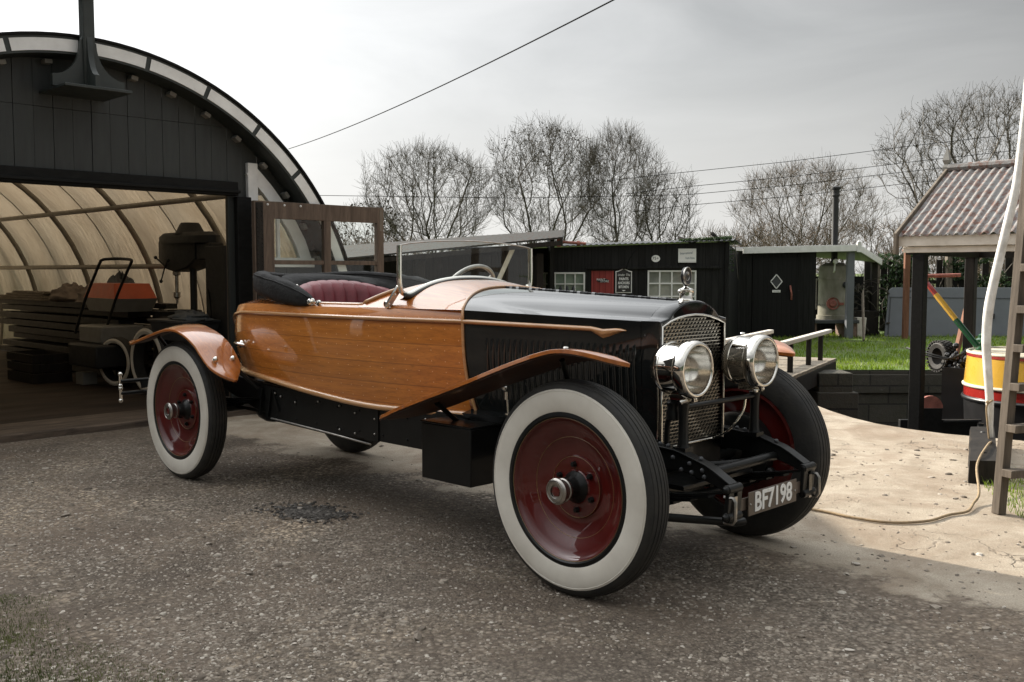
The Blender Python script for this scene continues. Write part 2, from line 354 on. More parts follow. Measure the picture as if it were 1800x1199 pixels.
# ------------------------------------------------------------------ geometry helpers
class MB:
    def __init__(self): self.v = []; self.f = []
    def add(self, vs, fs):
        n = len(self.v); self.v.extend([tuple(p) for p in vs]); self.f.extend([tuple(i + n for i in f) for f in fs]); return self
    def box(self, x0, x1, y0, y1, z0, z1):
        x0, x1 = sorted((x0, x1)); y0, y1 = sorted((y0, y1)); z0, z1 = sorted((z0, z1))
        return self.add([(x0, y0, z0), (x1, y0, z0), (x1, y1, z0), (x0, y1, z0), (x0, y0, z1), (x1, y0, z1), (x1, y1, z1), (x0, y1, z1)],
                        [(0, 3, 2, 1), (4, 5, 6, 7), (0, 1, 5, 4), (1, 2, 6, 5), (2, 3, 7, 6), (3, 0, 4, 7)])
    def beam(self, p, q, w, h, up=(0, 0, 1), w2=None, h2=None):
        p = Vector(p); q = Vector(q); d = (q - p).normalized(); up = Vector(up)
        s = d.cross(up)
        if s.length < 1e-4: s = d.cross(Vector((1, 0, 0)))
        s.normalize(); t = s.cross(d).normalized()
        w2 = w if w2 is None else w2; h2 = h if h2 is None else h2
        vs = []
        for c, a, b in ((p, w, h), (q, w2, h2)):
            vs += [c - s * a / 2 - t * b / 2, c + s * a / 2 - t * b / 2, c + s * a / 2 + t * b / 2, c - s * a / 2 + t * b / 2]
        return self.add(vs, [(0, 1, 2, 3), (7, 6, 5, 4), (0, 4, 5, 1), (1, 5, 6, 2), (2, 6, 7, 3), (3, 7, 4, 0)])
    def tube(self, pts, r, n=8, cap=True, closed=False):
        pts = [Vector(p) for p in pts]; k = len(pts)
        rs = list(r) if hasattr(r, '__len__') else [r] * k
        tang = []
        for i in range(k):
            a = pts[(i - 1) % k] if (closed or i > 0) else pts[i]
            b = pts[(i + 1) % k] if (closed or i < k - 1) else pts[i]
            t = (b - a); tang.append(t.normalized() if t.length > 1e-9 else Vector((0, 0, 1)))
        ref = Vector((0, 0, 1)) if abs(tang[0].z) < 0.9 else Vector((1, 0, 0))
        u = tang[0].cross(ref).normalized(); vs = []
        for i in range(k):
            u = (u - tang[i] * u.dot(tang[i]))
            if u.length < 1e-6: u = tang[i].orthogonal()
            u.normalize(); w = tang[i].cross(u)
            for j in range(n):
                a = 2 * math.pi * j / n; vs.append(pts[i] + (u * math.cos(a) + w * math.sin(a)) * rs[i])
        fs = []
        for i in range(k if closed else k - 1):
            i2 = (i + 1) % k
            for j in range(n):
                fs.append((i * n + j, i * n + (j + 1) % n, i2 * n + (j + 1) % n, i2 * n + j))
        if cap and not closed:
            fs.append(tuple(range(n - 1, -1, -1))); fs.append(tuple((k - 1) * n + j for j in range(n)))
        return self.add(vs, fs)
    def lathe(self, prof, origin=(0, 0, 0), axis=(0, 0, 1), n=24):
        """prof: list of (radius, height along axis)"""
        o = Vector(origin); ax = Vector(axis).normalized(); u = ax.orthogonal().normalized(); w = ax.cross(u)
        vs = []; fs = []; k = len(prof)
        for r, h in prof:
            for j in range(n):
                a = 2 * math.pi * j / n; vs.append(o + ax * h + (u * math.cos(a) + w * math.sin(a)) * max(r, 1e-5))
        for i in range(k - 1):
            for j in range(n):
                fs.append((i * n + j, i * n + (j + 1) % n, (i + 1) * n + (j + 1) % n, (i + 1) * n + j))
        return self.add(vs, fs)
    def ball(self, c, r, n=10, sc=(1, 1, 1)):
        vs = []; fs = []; m = n // 2 + 1
        for i in range(m + 1):
            th = math.pi * i / m
            for j in range(n):
                a = 2 * math.pi * j / n
                vs.append((c[0] + r * sc[0] * math.sin(th) * math.cos(a), c[1] + r * sc[1] * math.sin(th) * math.sin(a), c[2] + r * sc[2] * math.cos(th)))
        for i in range(m):
            for j in range(n): fs.append((i * n + j, (i + 1) * n + j, (i + 1) * n + (j + 1) % n, i * n + (j + 1) % n))
        return self.add(vs, fs)
    def grid(self, rows, closeu=False, closev=False, flip=False):
        m = len(rows); n = len(rows[0]); vs = [p for r in rows for p in r]; fs = []
        for i in range(m if closeu else m - 1):
            for j in range(n if closev else n - 1):
                a, b, c, d = i * n + j, i * n + (j + 1) % n, ((i + 1) % m) * n + (j + 1) % n, ((i + 1) % m) * n + j
                fs.append((d, c, b, a) if flip else (a, b, c, d))
        return self.add(vs, fs)
    def slab(self, rows, off):
        """grid given thickness by the offset vector (or function of i,j)"""
        m = len(rows); n = len(rows[0])
        g = off if callable(off) else (lambda i, j: off)
        top = [Vector(p) for r in rows for p in r]
        bot = [Vector(rows[i][j]) + Vector(g(i, j)) for i in range(m) for j in range(n)]
        N = m * n; fs = []
        for i in range(m - 1):
            for j in range(n - 1):
                a, b, c, d = i * n + j, i * n + j + 1, (i + 1) * n + j + 1, (i + 1) * n + j
                fs.append((a, b, c, d)); fs.append((N + d, N + c, N + b, N + a))
        for i in range(m - 1):
            a, d = i * n, (i + 1) * n; fs.append((a, d, N + d, N + a))
            a, d = i * n + n - 1, (i + 1) * n + n - 1; fs.append((d, a, N + a, N + d))
        for j in range(n - 1):
            fs.append((j + 1, j, N + j, N + j + 1)); b = (m - 1) * n; fs.append((b + j, b + j + 1, N + b + j + 1, N + b + j))
        return self.add(top + bot, fs)
    def prism(self, poly, fn, d0, d1):
        """poly of 2D points, fn(a, b, d) -> 3D"""
        n = len(poly); vs = [fn(a, b, d0) for a, b in poly] + [fn(a, b, d1) for a, b in poly]
        fs = [tuple(range(n - 1, -1, -1)), tuple(range(n, 2 * n))] + [(i, (i + 1) % n, n + (i + 1) % n, n + i) for i in range(n)]
        return self.add(vs, fs)
    def build(self, name, mat, parent=None, frame=None, smooth=35, bevel=0.0, base=None, sub=0):
        """frame: matrix from the coordinates used here to the world; parent: thing or part"""
        F = frame if frame is not None else Matrix.Identity(4)
        P = WM[parent.name] if parent is not None else (Matrix.Translation(base) if base is not None else Matrix.Identity(4))
        T = P.inverted() @ F
        A = np.array(self.v, dtype=np.float64)
        Tm = np.array(T); A = A @ Tm[:3, :3].T + Tm[:3, 3]
        me = bpy.data.meshes.new(name)
        me.from_pydata(A.tolist(), [], self.f); me.update()
        import bmesh
        if len(self.f) < 60000:
            b = bmesh.new(); b.from_mesh(me); bmesh.ops.recalc_face_normals(b, faces=b.faces); b.to_mesh(me); b.free()
        me.materials.append(MAT[mat] if isinstance(mat, str) else mat)
        if smooth:
            me.polygons.foreach_set('use_smooth', [True] * len(me.polygons))
            me.set_sharp_from_angle(angle=R(smooth))
        o = bpy.data.objects.new(name, me); C.objects.link(o)
        if parent is not None: o.parent = parent; WM[o.name] = P
        else: o.matrix_world = P; WM[o.name] = P
        if bevel:
            bv = o.modifiers.new('bevel', 'BEVEL'); bv.width = bevel; bv.segments = 2; bv.limit_method = 'ANGLE'; bv.angle_limit = R(40)
        if sub:
            s = o.modifiers.new('subsurf', 'SUBSURF'); s.levels = sub; s.render_levels = sub
        return o
WM = {}
def tag(o, label=None, cat=None, group=None, kind=None):
    if label: o['label'] = label
    if cat: o['category'] = cat
    if group: o['group'] = group
    if kind: o['kind'] = kind
    return o
def thing(name, label, cat, base, rotz=0.0, group=None):
    o = bpy.data.objects.new(name, None); o.empty_display_size = 0.2; C.objects.link(o)
    o.location = base; o.rotation_euler = (0, 0, rotz)
    WM[o.name] = Matrix.Translation(Vector(base)) @ Matrix.Rotation(rotz, 4, 'Z')
    return tag(o, label, cat, group)
def solo(mb, name, mat, label, cat, base, group=None, kind=None, frame=None, **k):
    return tag(mb.build(name, mat, None, frame=frame, base=base, **k), label, cat, group, kind)
def comps(mb):
    """connected pieces of a mesh, each as an MB of its own"""
    p = list(range(len(mb.v)))
    def fd(i):
        while p[i] != i: p[i] = p[p[i]]; i = p[i]
        return i
    for f in mb.f:
        for k in f[1:]:
            a, b = fd(f[0]), fd(k)
            if a != b: p[b] = a
    gr = {}
    for f in mb.f: gr.setdefault(fd(f[0]), []).append(f)
    out = []
    for fs in gr.values():
        ids = sorted({i for f in fs for i in f}); mp = {i: k for k, i in enumerate(ids)}
        m = MB(); m.v = [mb.v[i] for i in ids]; m.f = [tuple(mp[i] for i in f) for f in fs]; out.append(m)
    return out
def text_mb(body, size, thick, shear=0.0, sx=1.0, bold=0.0):
    """writing as raised lettering in the XZ plane, centred, facing -Y"""
    cu = bpy.data.curves.new('lettering', 'FONT'); cu.body = body; cu.size = size; cu.extrude = thick
    cu.align_x = 'CENTER'; cu.align_y = 'CENTER'; cu.shear = shear; cu.resolution_u = 3; cu.offset = bold
    ob = bpy.data.objects.new('lettering', cu); C.objects.link(ob)
    dg = bpy.context.evaluated_depsgraph_get(); me = ob.evaluated_get(dg).to_mesh()
    vs = [(v.co.x * sx, -v.co.z, v.co.y) for v in me.vertices]; fs = [tuple(p.vertices) for p in me.polygons]
    bpy.data.objects.remove(ob); bpy.data.curves.remove(cu)
    return vs, fs
def put_text(mb, body, size, thick, origin, right=(1, 0, 0), up=(0, 0, 1), **k):
    vs, fs = text_mb(body, size, thick, **k)
    r = Vector(right).normalized(); u = Vector(up).normalized(); n = r.cross(u); o = Vector(origin)
    return mb.add([o + r * x + n * (-y) + u * z for x, y, z in vs], fs)
def smoothstep(a, b, x):
    t = min(1, max(0, (x - a) / (b - a))); return t * t * (3 - 2 * t)
def interp(x, pts):
    if x <= pts[0][0]: return pts[0][1]
    for (a, p), (b, q) in zip(pts, pts[1:]):
        if x <= b: return p + (q - p) * (x - a) / (b - a)
    return pts[-1][1]
def spline(x, pts):
    """Catmull-Rom through (x, y) points, x increasing"""
    n = len(pts)
    if x <= pts[0][0]: return pts[0][1]
    if x >= pts[-1][0]: return pts[-1][1]
    for i in range(n - 1):
        x0, y0 = pts[i]; x1, y1 = pts[i + 1]
        if x <= x1:
            m0 = (y1 - pts[i - 1][1]) / (x1 - pts[i - 1][0]) if i > 0 else (y1 - y0) / (x1 - x0)
            m1 = (pts[i + 2][1] - y0) / (pts[i + 2][0] - x0) if i < n - 2 else (y1 - y0) / (x1 - x0)
            h = x1 - x0; t = (x - x0) / h
            return (2*t**3 - 3*t*t + 1)*y0 + (t**3 - 2*t*t + t)*h*m0 + (-2*t**3 + 3*t*t)*y1 + (t**3 - t*t)*h*m1
def curve3(pts, n):
    """Catmull-Rom through 3D points"""
    P = [Vector(p) for p in pts]; out = []
    P = [P[0] * 2 - P[1]] + P + [P[-1] * 2 - P[-2]]; k = len(P) - 3
    for i in range(k):
        a, b, c, d = P[i:i + 4]
        for j in range(n):
            t = j / n
            out.append(0.5 * ((2 * b) + (c - a) * t + (2 * a - 5 * b + 4 * c - d) * t * t + (3 * b - a - 3 * c + d) * t ** 3))
    out.append(P[-2]); return out

# yard axes: everything in the yard (car, workshop, boathouse, boat) lies square to these
YAW = 0.7947
ORI = Vector((-1.6067, 6.652, 0))           # ground below the car's rear axle
FWD = Vector((math.sin(YAW), -math.cos(YAW), 0)); LEFT = Vector((math.cos(YAW), math.sin(YAW), 0))
ROT = math.atan2(FWD.y, FWD.x)
CF = Matrix.Translation(ORI) @ Matrix.Rotation(ROT, 4, 'Z')     # local (forward, left, up) -> world
def cw(u, v, w=0.0):
    """u forward, v to the car's right, w up -> world"""
    return CF @ Vector((u, -v, w))

# ------------------------------------------------------------------ setting: ground, creek, lawn
def ground_mat():
    m, nt, out = new_mat('gravel yard and worn concrete')
    v = coord(nt, 'Object')
    s = sep(nt, v)
    # stone texture at three grain sizes
    def stones(sc, c1, c2):
        cell = nt.nodes.new('ShaderNodeTexVoronoi'); cell.inputs['Scale'].default_value = sc
        nt.links.new(v, cell.inputs['Vector'])
        r = nt.nodes.new('ShaderNodeSeparateColor'); nt.links.new(cell.outputs['Color'], r.inputs[0])
        c = ramp(nt, r.outputs[0], [(0.0, c1), (0.75, c2), (1.0, tuple(x * 1.6 for x in c2))])
        edge = ramp(nt, cell.outputs['Distance'], [(0.25, 1), (0.62, 0.38)])
        return mixc(nt, 1.0, c, edge, 'MULTIPLY'), cell.outputs['Distance']
    sa, ha = stones(48, (0.15, 0.12, 0.094), (0.47, 0.405, 0.328))
    sb, hb = stones(88, (0.15, 0.122, 0.096), (0.35, 0.298, 0.24))
    patch = ramp(nt, tnoise(nt, v, 1.1, 6, 0.6), [(0.4, 0), (0.62, 1)])
    g = mixc(nt, patch, sb, sa)
    earth = ramp(nt, tnoise(nt, v, 0.75, 8, 0.65, 0.4), [(0.38, 0), (0.60, 1)])
    soil = ramp(nt, tnoise(nt, v, 26, 6, 0.75), [(0.3, (0.09, 0.067, 0.050)), (0.7, (0.255, 0.20, 0.152))])
    g = mixc(nt, mth(nt, 'MULTIPLY', earth, 0.9), g, soil)
    pale = ramp(nt, tnoise(nt, v, 0.62, 7, 0.7, 0.8), [(0.50, 0), (0.66, 1)])
    g = mixc(nt, mth(nt, 'MULTIPLY', pale, 0.55), g, mixc(nt, 1.0, sa, (1.6, 1.52, 1.38), 'MULTIPLY'))
    damp = ramp(nt, tnoise(nt, coord(nt, 'Object', (1, 1, 1), (0, 0, 1.1)), 0.55, 8, 0.7, 0.6), [(0.50, 0), (0.66, 1)])
    g = mixc(nt, mth(nt, 'MULTIPLY', damp, 0.62), g, (0.07, 0.056, 0.044))
    # worn concrete apron towards the creek; boundary wanders
    wob = mth(nt, 'MULTIPLY_ADD', tnoise(nt, v, 1.6, 9, 0.72), 1.3, -0.65)
    side = mth(nt, 'ADD', mth(nt, 'MULTIPLY_ADD', s[0], 0.70, 0.0), mth(nt, 'MULTIPLY', s[1], 0.714))
    side = mth(nt, 'ADD', side, wob)               # distance along the car's left axis
    k = ramp(nt, mth(nt, 'MULTIPLY_ADD', side, 0.5, -1.53), [(0.455, 0), (0.50, 1)])
    fine = tnoise(nt, v, 130, 5, 0.8); mid = tnoise(nt, v, 3.2, 7, 0.66, 0.5)
    con = ramp(nt, mid, [(0.3, (0.27, 0.230, 0.18)), (0.52, (0.385, 0.338, 0.275)), (0.75, (0.47, 0.42, 0.35))])
    con = mixc(nt, 0.85, con, ramp(nt, fine, [(0.3, (0.26, 0.25, 0.24)), (0.7, (0.74, 0.72, 0.69))]), 'OVERLAY')
    dirt = ramp(nt, tnoise(nt, v, 1.0, 7, 0.7, 0.8), [(0.46, 0), (0.66, 1)])
    con = mixc(nt, mth(nt, 'MULTIPLY', dirt, 0.75), con, (0.22, 0.16, 0.11))
    crv = nt.nodes.new('ShaderNodeTexVoronoi'); crv.feature = 'DISTANCE_TO_EDGE'; crv.inputs['Scale'].default_value = 0.75
    wv = nt.nodes.new('ShaderNodeVectorMath'); wv.operation = 'ADD'
    nn = nt.nodes.new('ShaderNodeTexNoise'); nn.inputs['Scale'].default_value = 2.5; nn.inputs['Detail'].default_value = 6; nt.links.new(v, nn.inputs['Vector'])
    nt.links.new(v, wv.inputs[0]); nt.links.new(nn.outputs['Color'], wv.inputs[1]); nt.links.new(wv.outputs[0], crv.inputs['Vector'])
    crack = ramp(nt, crv.outputs['Distance'], [(0.0, 1), (0.004, 0.6), (0.008, 0)])
    crack = mth(nt, 'MULTIPLY', crack, ramp(nt, tnoise(nt, v, 1.7, 3), [(0.45, 0), (0.6, 1)]))
    con = mixc(nt, mth(nt, 'MULTIPLY', crack, 0.5), con, (0.05, 0.04, 0.03))
    c = mixc(nt, k, g, con)
    hh = mixc(nt, patch, hb, ha)
    hg = mth(nt, 'MULTIPLY', hh, mth(nt, 'MULTIPLY_ADD', k, -0.85, 1.0))
    h = mth(nt, 'ADD', mth(nt, 'MULTIPLY', hg, -0.8), mth(nt, 'MULTIPLY', fine, 0.42))
    h = mth(nt, 'SUBTRACT', h, mth(nt, 'MULTIPLY', crack, 0.5))
    n1 = bump(nt, h, 1.0, 0.016)
    n2 = bump(nt, mid, 0.25, 0.05, n1)
    prin(nt, out, c, 0.9, 0, 0, n2, 0.25)
    return m
MAT['ground'] = ground_mat()
def lawn_mat():
    m, nt, out = new_mat('lawn soil and turf')
    v = coord(nt)
    c = ramp(nt, tnoise(nt, v, 0.8, 7, 0.65), [(0.3, (0.075, 0.072, 0.025)), (0.55, (0.075, 0.13, 0.02)), (0.75, (0.12, 0.19, 0.03))])
    c = mixc(nt, ramp(nt, tnoise(nt, v, 2.5, 6, 0.7), [(0.6, 0), (0.75, 0.6)]), c, (0.08, 0.06, 0.04))
    prin(nt, out, c, 0.9, 0, 0, bump(nt, tnoise(nt, v, 40, 5, 0.7), 0.6, 0.03))
    return m
MAT['lawn'] = lawn_mat()
edge = [(9.0, 3.2), (7.0, 5.0), (5.4, 6.4), (4.5, 7.15), (4.05, 7.5), (3.75, 7.72), (3.5, 7.9), (3.29, 8.15), (3.13, 8.45), (3.04, 8.8), (2.99, 9.24), (2.96, 10.0), (2.96, 10.66), (2.9, 12.0), (2.8, 15.7)]
mb = MB()
top = [(-500, -60), (60, -60), (60, 3.0)] + edge + [(-500, 15.7)]
n = len(top)
mb.add([(x, y, 0) for x, y in top], [tuple(range(n))])
r2 = random.Random(3)
rows = [[(x, y, 0) for x, y in [(60, 3.0)] + edge], [(x - 0.03, y - 0.05, -0.35 - 0.1 * r2.random()) for x, y in [(60, 3.0)] + edge], [(x, y, -2.2) for x, y in [(60, 3.0)] + edge]]
mb.grid(rows)
tag(mb.build('yard_ground', 'ground', smooth=0), kind='structure')
mb = MB(); mb.add([(-500, 15.7, -0.25), (500, 15.7, -0.25), (500, 2500, -0.25), (-500, 2500, -0.25)], [(0, 1, 2, 3)])
tag(mb.build('lawn', 'lawn', smooth=0), kind='structure')
mb = MB(); mb.add([(2.3, 2.5, -1.35), (60, 2.5, -1.35), (60, 15.9, -1.35), (2.3, 15.9, -1.35)], [(0, 1, 2, 3)])
tag(mb.build('water', 'water', smooth=0), kind='structure')

def block_mat():
    m, nt, out = new_mat('stained block wall')
    b = nt.nodes.new('ShaderNodeTexBrick'); b.inputs['Scale'].default_value = 1.0
    nt.links.new(coord(nt, 'Object', (1, 1, 1), (R(90), 0, 0)), b.inputs['Vector'])
    b.inputs['Brick Width'].default_value = 0.62; b.inputs['Row Height'].default_value = 0.30; b.inputs['Mortar Size'].default_value = 0.014
    b.inputs['Color1'].default_value = (0.035, 0.032, 0.025, 1); b.inputs['Color2'].default_value = (0.058, 0.052, 0.040, 1); b.inputs['Mortar'].default_value = (0.02, 0.018, 0.015, 1)
    v = coord(nt)
    c = mixc(nt, ramp(nt, tnoise(nt, v, 1.4, 7, 0.7), [(0.45, 0), (0.7, 0.7)]), b.outputs['Color'], (0.03, 0.033, 0.016))
    c = mixc(nt, ramp(nt, tnoise(nt, v, 9, 6, 0.75), [(0.6, 0), (0.72, 0.5)]), c, (0.14, 0.13, 0.11))
    h = mth(nt, 'ADD', tnoise(nt, v, 18, 6, 0.7), mth(nt, 'MULTIPLY', b.outputs['Fac'], -1.0))
    prin(nt, out, c, 0.85, 0, 0, bump(nt, h, 0.7, 0.02))
    return m
MAT['blocks'] = block_mat()
mb = MB(); mb.box(2.7, 60, 15.7, 16.0, -2.0, -0.262); mb.box(4.6, 60, 15.66, 15.69, -0.62, -0.32)
solo(mb, 'creek_wall', 'blocks', 'dark stained block retaining wall below the far lawn edge', 'wall', (6, 15.7, -1.4), bevel=0.01)
mb = MB(); mb.box(4.05, 4.5, 13.0, 13.5, -2.0, -0.03); mb.box(4.02, 4.56, 12.95, 13.55, -0.62, -0.28)
solo(mb, 'bridge_pier', 'blocks', 'short dark block pier under the footbridge end', 'pier', (4.3, 13.2, -1.4), bevel=0.012)

# pothole patch of loose black chippings in the yard, stones and grass
def blob(cx, cy, rx, ry, ang, n, seed, amp=0.22):
    q = random.Random(seed); ph = [q.random() * 6.28 for _ in range(6)]; out = []
    for i in range(n):
        a = 2 * math.pi * i / n
        r = 1 + amp * sum(math.sin(a * (k + 2) + ph[k]) / (k + 1.3) for k in range(6))
        x, y = rx * r * math.cos(a), ry * r * math.sin(a)
        out.append((cx + x * math.cos(ang) - y * math.sin(ang), cy + x * math.sin(ang) + y * math.cos(ang)))
    return out
def pebble_mesh(items):
    """items: (x, y, z, size, stretch, seed) -> low rounded stones"""
    base = []
    for th in (0.0, 0.9, 1.7):
        k = 1 if th == 0 else 6
        for j in range(k):
            a = 2 * math.pi * j / k + th; base.append((math.sin(th) * math.cos(a), math.sin(th) * math.sin(a), math.cos(th)))
    f0 = [(0, 1 + j, 1 + (j + 1) % 6) for j in range(6)] + [(1 + j, 7 + j, 7 + (j + 1) % 6, 1 + (j + 1) % 6) for j in range(6)]
    V = []; F = []
    for x, y, z, s, st, q in items:
        a = q.random() * 6.28; ca, sa = math.cos(a), math.sin(a); fl = 0.4 + 0.4 * q.random(); n0 = len(V)
        tilt = (q.random() - 0.5) * 0.7
        for bx, by, bz in base:
            k = 0.72 + 0.5 * q.random(); X = bx * s * st * k; Y = by * s * k; Z = (bz * s * fl + X * tilt * 0.4) * k
            V.append((x + X * ca - Y * sa, y + X * sa + Y * ca, z + Z))
        F.extend([tuple(i + n0 for i in f) for f in f0])
    m = MB(); m.v = V; m.f = F; return m
def pebble_mat(name, stops):
    m, nt, out = new_mat(name)
    g = nt.nodes.new('ShaderNodeNewGeometry')
    c = ramp(nt, g.outputs['Random Per Island'], stops)
    c = mixc(nt, 0.5, c, ramp(nt, tnoise(nt, coord(nt), 120, 4), [(0.3, 0.55), (0.7, 1.2)]), 'MULTIPLY')
    prin(nt, out, c, 0.85, 0, 0, bump(nt, tnoise(nt, coord(nt), 260, 3), 0.3, 0.002), 0.3)
    return m
MAT['pebble'] = pebble_mat('mixed yard stones', [(0.0, (0.10, 0.08, 0.062)), (0.4, (0.22, 0.186, 0.15)), (0.85, (0.35, 0.305, 0.25)), (1.0, (0.50, 0.455, 0.395))])
MAT['chips'] = pebble_mat('black road chippings', [(0.0, (0.04, 0.036, 0.032)), (0.7, (0.095, 0.086, 0.076)), (1.0, (0.19, 0.175, 0.16))])
q = random.Random(11); items = []
while len(items) < 52000:
    y = 2.1 + 5.2 * q.random() ** 1.9; x = (q.random() - 0.5) * 1.14 * y * 1.05
    side = 0.7 * x + 0.714 * y - 3.55
    nz_ = mnoise.noise(Vector((x * 1.1, y * 1.1, 3.3))) + 0.5 * mnoise.noise(Vector((x * 3, y * 3, 1.3)))
    if side + 0.5 * nz_ > 0.2: 
        if q.random() > 0.05: continue
    if q.random() > 0.62 + 0.95 * nz_: continue
    s = 0.0028 + 0.0058 * q.random() ** 1.8
    if q.random() < 0.008: s *= 2.2
    items.append((x, y, 0.0, s, 1 + 0.6 * q.random(), q))
tag(pebble_mesh(items).build('gravel', 'pebble', smooth=60), 'loose grey and brown gravel strewn over the yard', 'gravel', kind='stuff')
items = []
for _ in range(950):
    a = q.random() * 6.28; r = min(1.5, abs(q.gauss(0, .55)) + .1 * q.random())
    x0, y0 = 0.25 * r * math.cos(a), 0.14 * r * math.sin(a)
    x, y = -1.09 + x0 * 0.9 + y0 * 0.3, 5.27 - x0 * 0.42 + y0
    items.append((x, y, 0.004, 0.006 + 0.006 * q.random(), 1.3, q))
mb = MB(); pb = blob(-1.09, 5.27, 0.18, 0.10, -0.4, 40, 5); mb.add([(x, y, 0.004) for x, y in pb], [tuple(range(40))])
pm = pebble_mesh(items); mb.add(pm.v, pm.f)
tag(mb.build('chippings', 'chips', smooth=50), 'patch of black chippings filling a pothole in the yard', 'chippings', kind='stuff')
q = random.Random(19); items = []
while len(items) < 420:
    y = 2.2 + 5.5 * q.random() ** 1.5; x = (q.random() - 0.5) * 1.14 * y
    items.append((x, y, 0.0, 0.008 + 0.014 * q.random() ** 2.5, 1 + 0.8 * q.random(), q))
tag(pebble_mesh(items).build('loose_stones', 'pebble', smooth=45), 'larger loose stones lying about on the yard', 'stones', kind='stuff')
def blades(fn, count, hmin, hmax, wid, seed):
    q = random.Random(seed); V = []; F = []
    for _ in range(count):
        p = fn(q)
        if p is None: continue
        x, y, z, k = p; h = (hmin + (hmax - hmin) * q.random()) * k; a = q.random() * 6.28; b = q.random() * 6.28; le = h * (0.2 + 0.7 * q.random())
        dx, dy = math.cos(a) * wid * k, math.sin(a) * wid * k; ex, ey = math.cos(b) * le, math.sin(b) * le; n0 = len(V)
        V += [(x - dx, y - dy, z), (x + dx, y + dy, z), (x + ex * 0.4 + dx * .6, y + ey * 0.4 + dy * .6, z + h * 0.65), (x + ex * 0.4 - dx * .6, y + ey * 0.4 - dy * .6, z + h * 0.65), (x + ex, y + ey, z + h)]
        F += [(n0, n0 + 1, n0 + 2, n0 + 3), (n0 + 3, n0 + 2, n0 + 4)]
    m = MB(); m.v = V; m.f = F; return m
def near_grass(q):
    y = 2.0 + 2.2 * q.random(); x = -3.2 + 2.4 * q.random()
    lim = interp(y, [(2.2, -0.62), (2.7, -0.80), (3.1, -1.05), (3.5, -1.55), (3.9, -2.0), (4.15, -2.6)])
    d = lim - x + 0.35 * mnoise.noise(Vector((x * 3, y * 3, 0)))
    if d < 0 or x < -0.62 * y - 0.1: return None
    n_ = mnoise.noise(Vector((x * 2.2, y * 2.2, 7))) + 0.6 * mnoise.noise(Vector((x * 7, y * 7, 2)))
    if q.random() > 0.55 + 0.8 * n_ + min(0.25, d): return None
    return (x, y, 0.0, 0.55 + 0.45 * min(1, d * 2.5))
tag(blades(near_grass, 80000, 0.007, 0.020, 0.0016, 4).build('grass', 'mossblade', smooth=0), 'worn short grass patch at the near edge of the yard', 'grass', kind='stuff')
def far_grass(q):
    y = 15.72 + 9.0 * q.random() ** 1.5; x = 2.5 + 11 * q.random()
    n_ = mnoise.noise(Vector((x * 0.7, y * 0.7, 7))) + 0.6 * mnoise.noise(Vector((x * 2.5, y * 2.5, 2)))
    if q.random() > 0.68 + 0.95 * n_: return None
    return (x, y, -0.25, .6 + .4 * min(1, max(0, .6 + n_)))
tag(blades(far_grass, 34000, 0.04, 0.11, 0.008, 5).build('lawn_grass', 'lawnblade', smooth=0), 'bright sunlit lawn grass beyond the creek', 'grass', kind='stuff')
def step_grass(q):
    x = 2.55 + 0.9 * q.random(); y = 5.15 + 1.1 * q.random()
    if x < 2.66 + .25 * (y - 5.15): return None
    return (x, y, 0.0, 0.5 + 0.5 * q.random())
tag(blades(step_grass, 1600, 0.03, 0.09, 0.003, 6).build('step_weeds', 'lawnblade', smooth=0), 'tuft of weeds growing round the foot of the wooden steps', 'grass', kind='stuff')
# tall building added out of view at left to shade the near yard
mb = MB()
B0 = Vector((0.90, 4.90, 0)) + SUN_DIR * 17.5; BR = Vector((-0.67, -0.74, 0))
a, b2 = B0, B0 + BR * 15; c2, d2 = b2 + SUN_DIR * 7, a + SUN_DIR * 7
bt = thing('unseen_barn', 'tall dark boarded building added out of view at left to shade the yard', 'unseen_barn', B0)
mb.add([a, b2, c2, d2] + [p + Vector((0, 0, 11.5)) for p in (a, b2, c2, d2)], [(0, 1, 5, 4), (1, 2, 6, 5), (2, 3, 7, 6), (3, 0, 4, 7)])
mb.build('wall', 'unseen_barn', bt)
mb = MB(); e0 = (a + d2) / 2 + Vector((0, 0, 12.6)); e1 = (b2 + c2) / 2 + Vector((0, 0, 12.6)); Z = Vector((0, 0, 11.45))
mb.slab([[a + Z, b2 + Z], [e0, e1], [d2 + Z, c2 + Z]], (0, 0, 0.12)); mb.build('roof', 'greyroof', bt)
# ------------------------------------------------------------------ the arched workshop (coordinates: u forward, -v left, w up in the yard axes)
def L3(u, v, w): return (u, -v, w)
VC, WC = 0.30, 0.50
def arch_w(v, r): 
    d = r * r - (v - VC) ** 2
    return WC + math.sqrt(d) if d > 0 else WC
def arc_pt(u, r, a): return L3(u, VC - r * math.sin(a), WC + r * math.cos(a))   # a measured from the crown towards -v (right in view)
ws = thing('workshop', 'black boarded workshop with an arched front, white inset rim and open doorway', 'workshop', cw(-2.4, VC, 0), ROT)
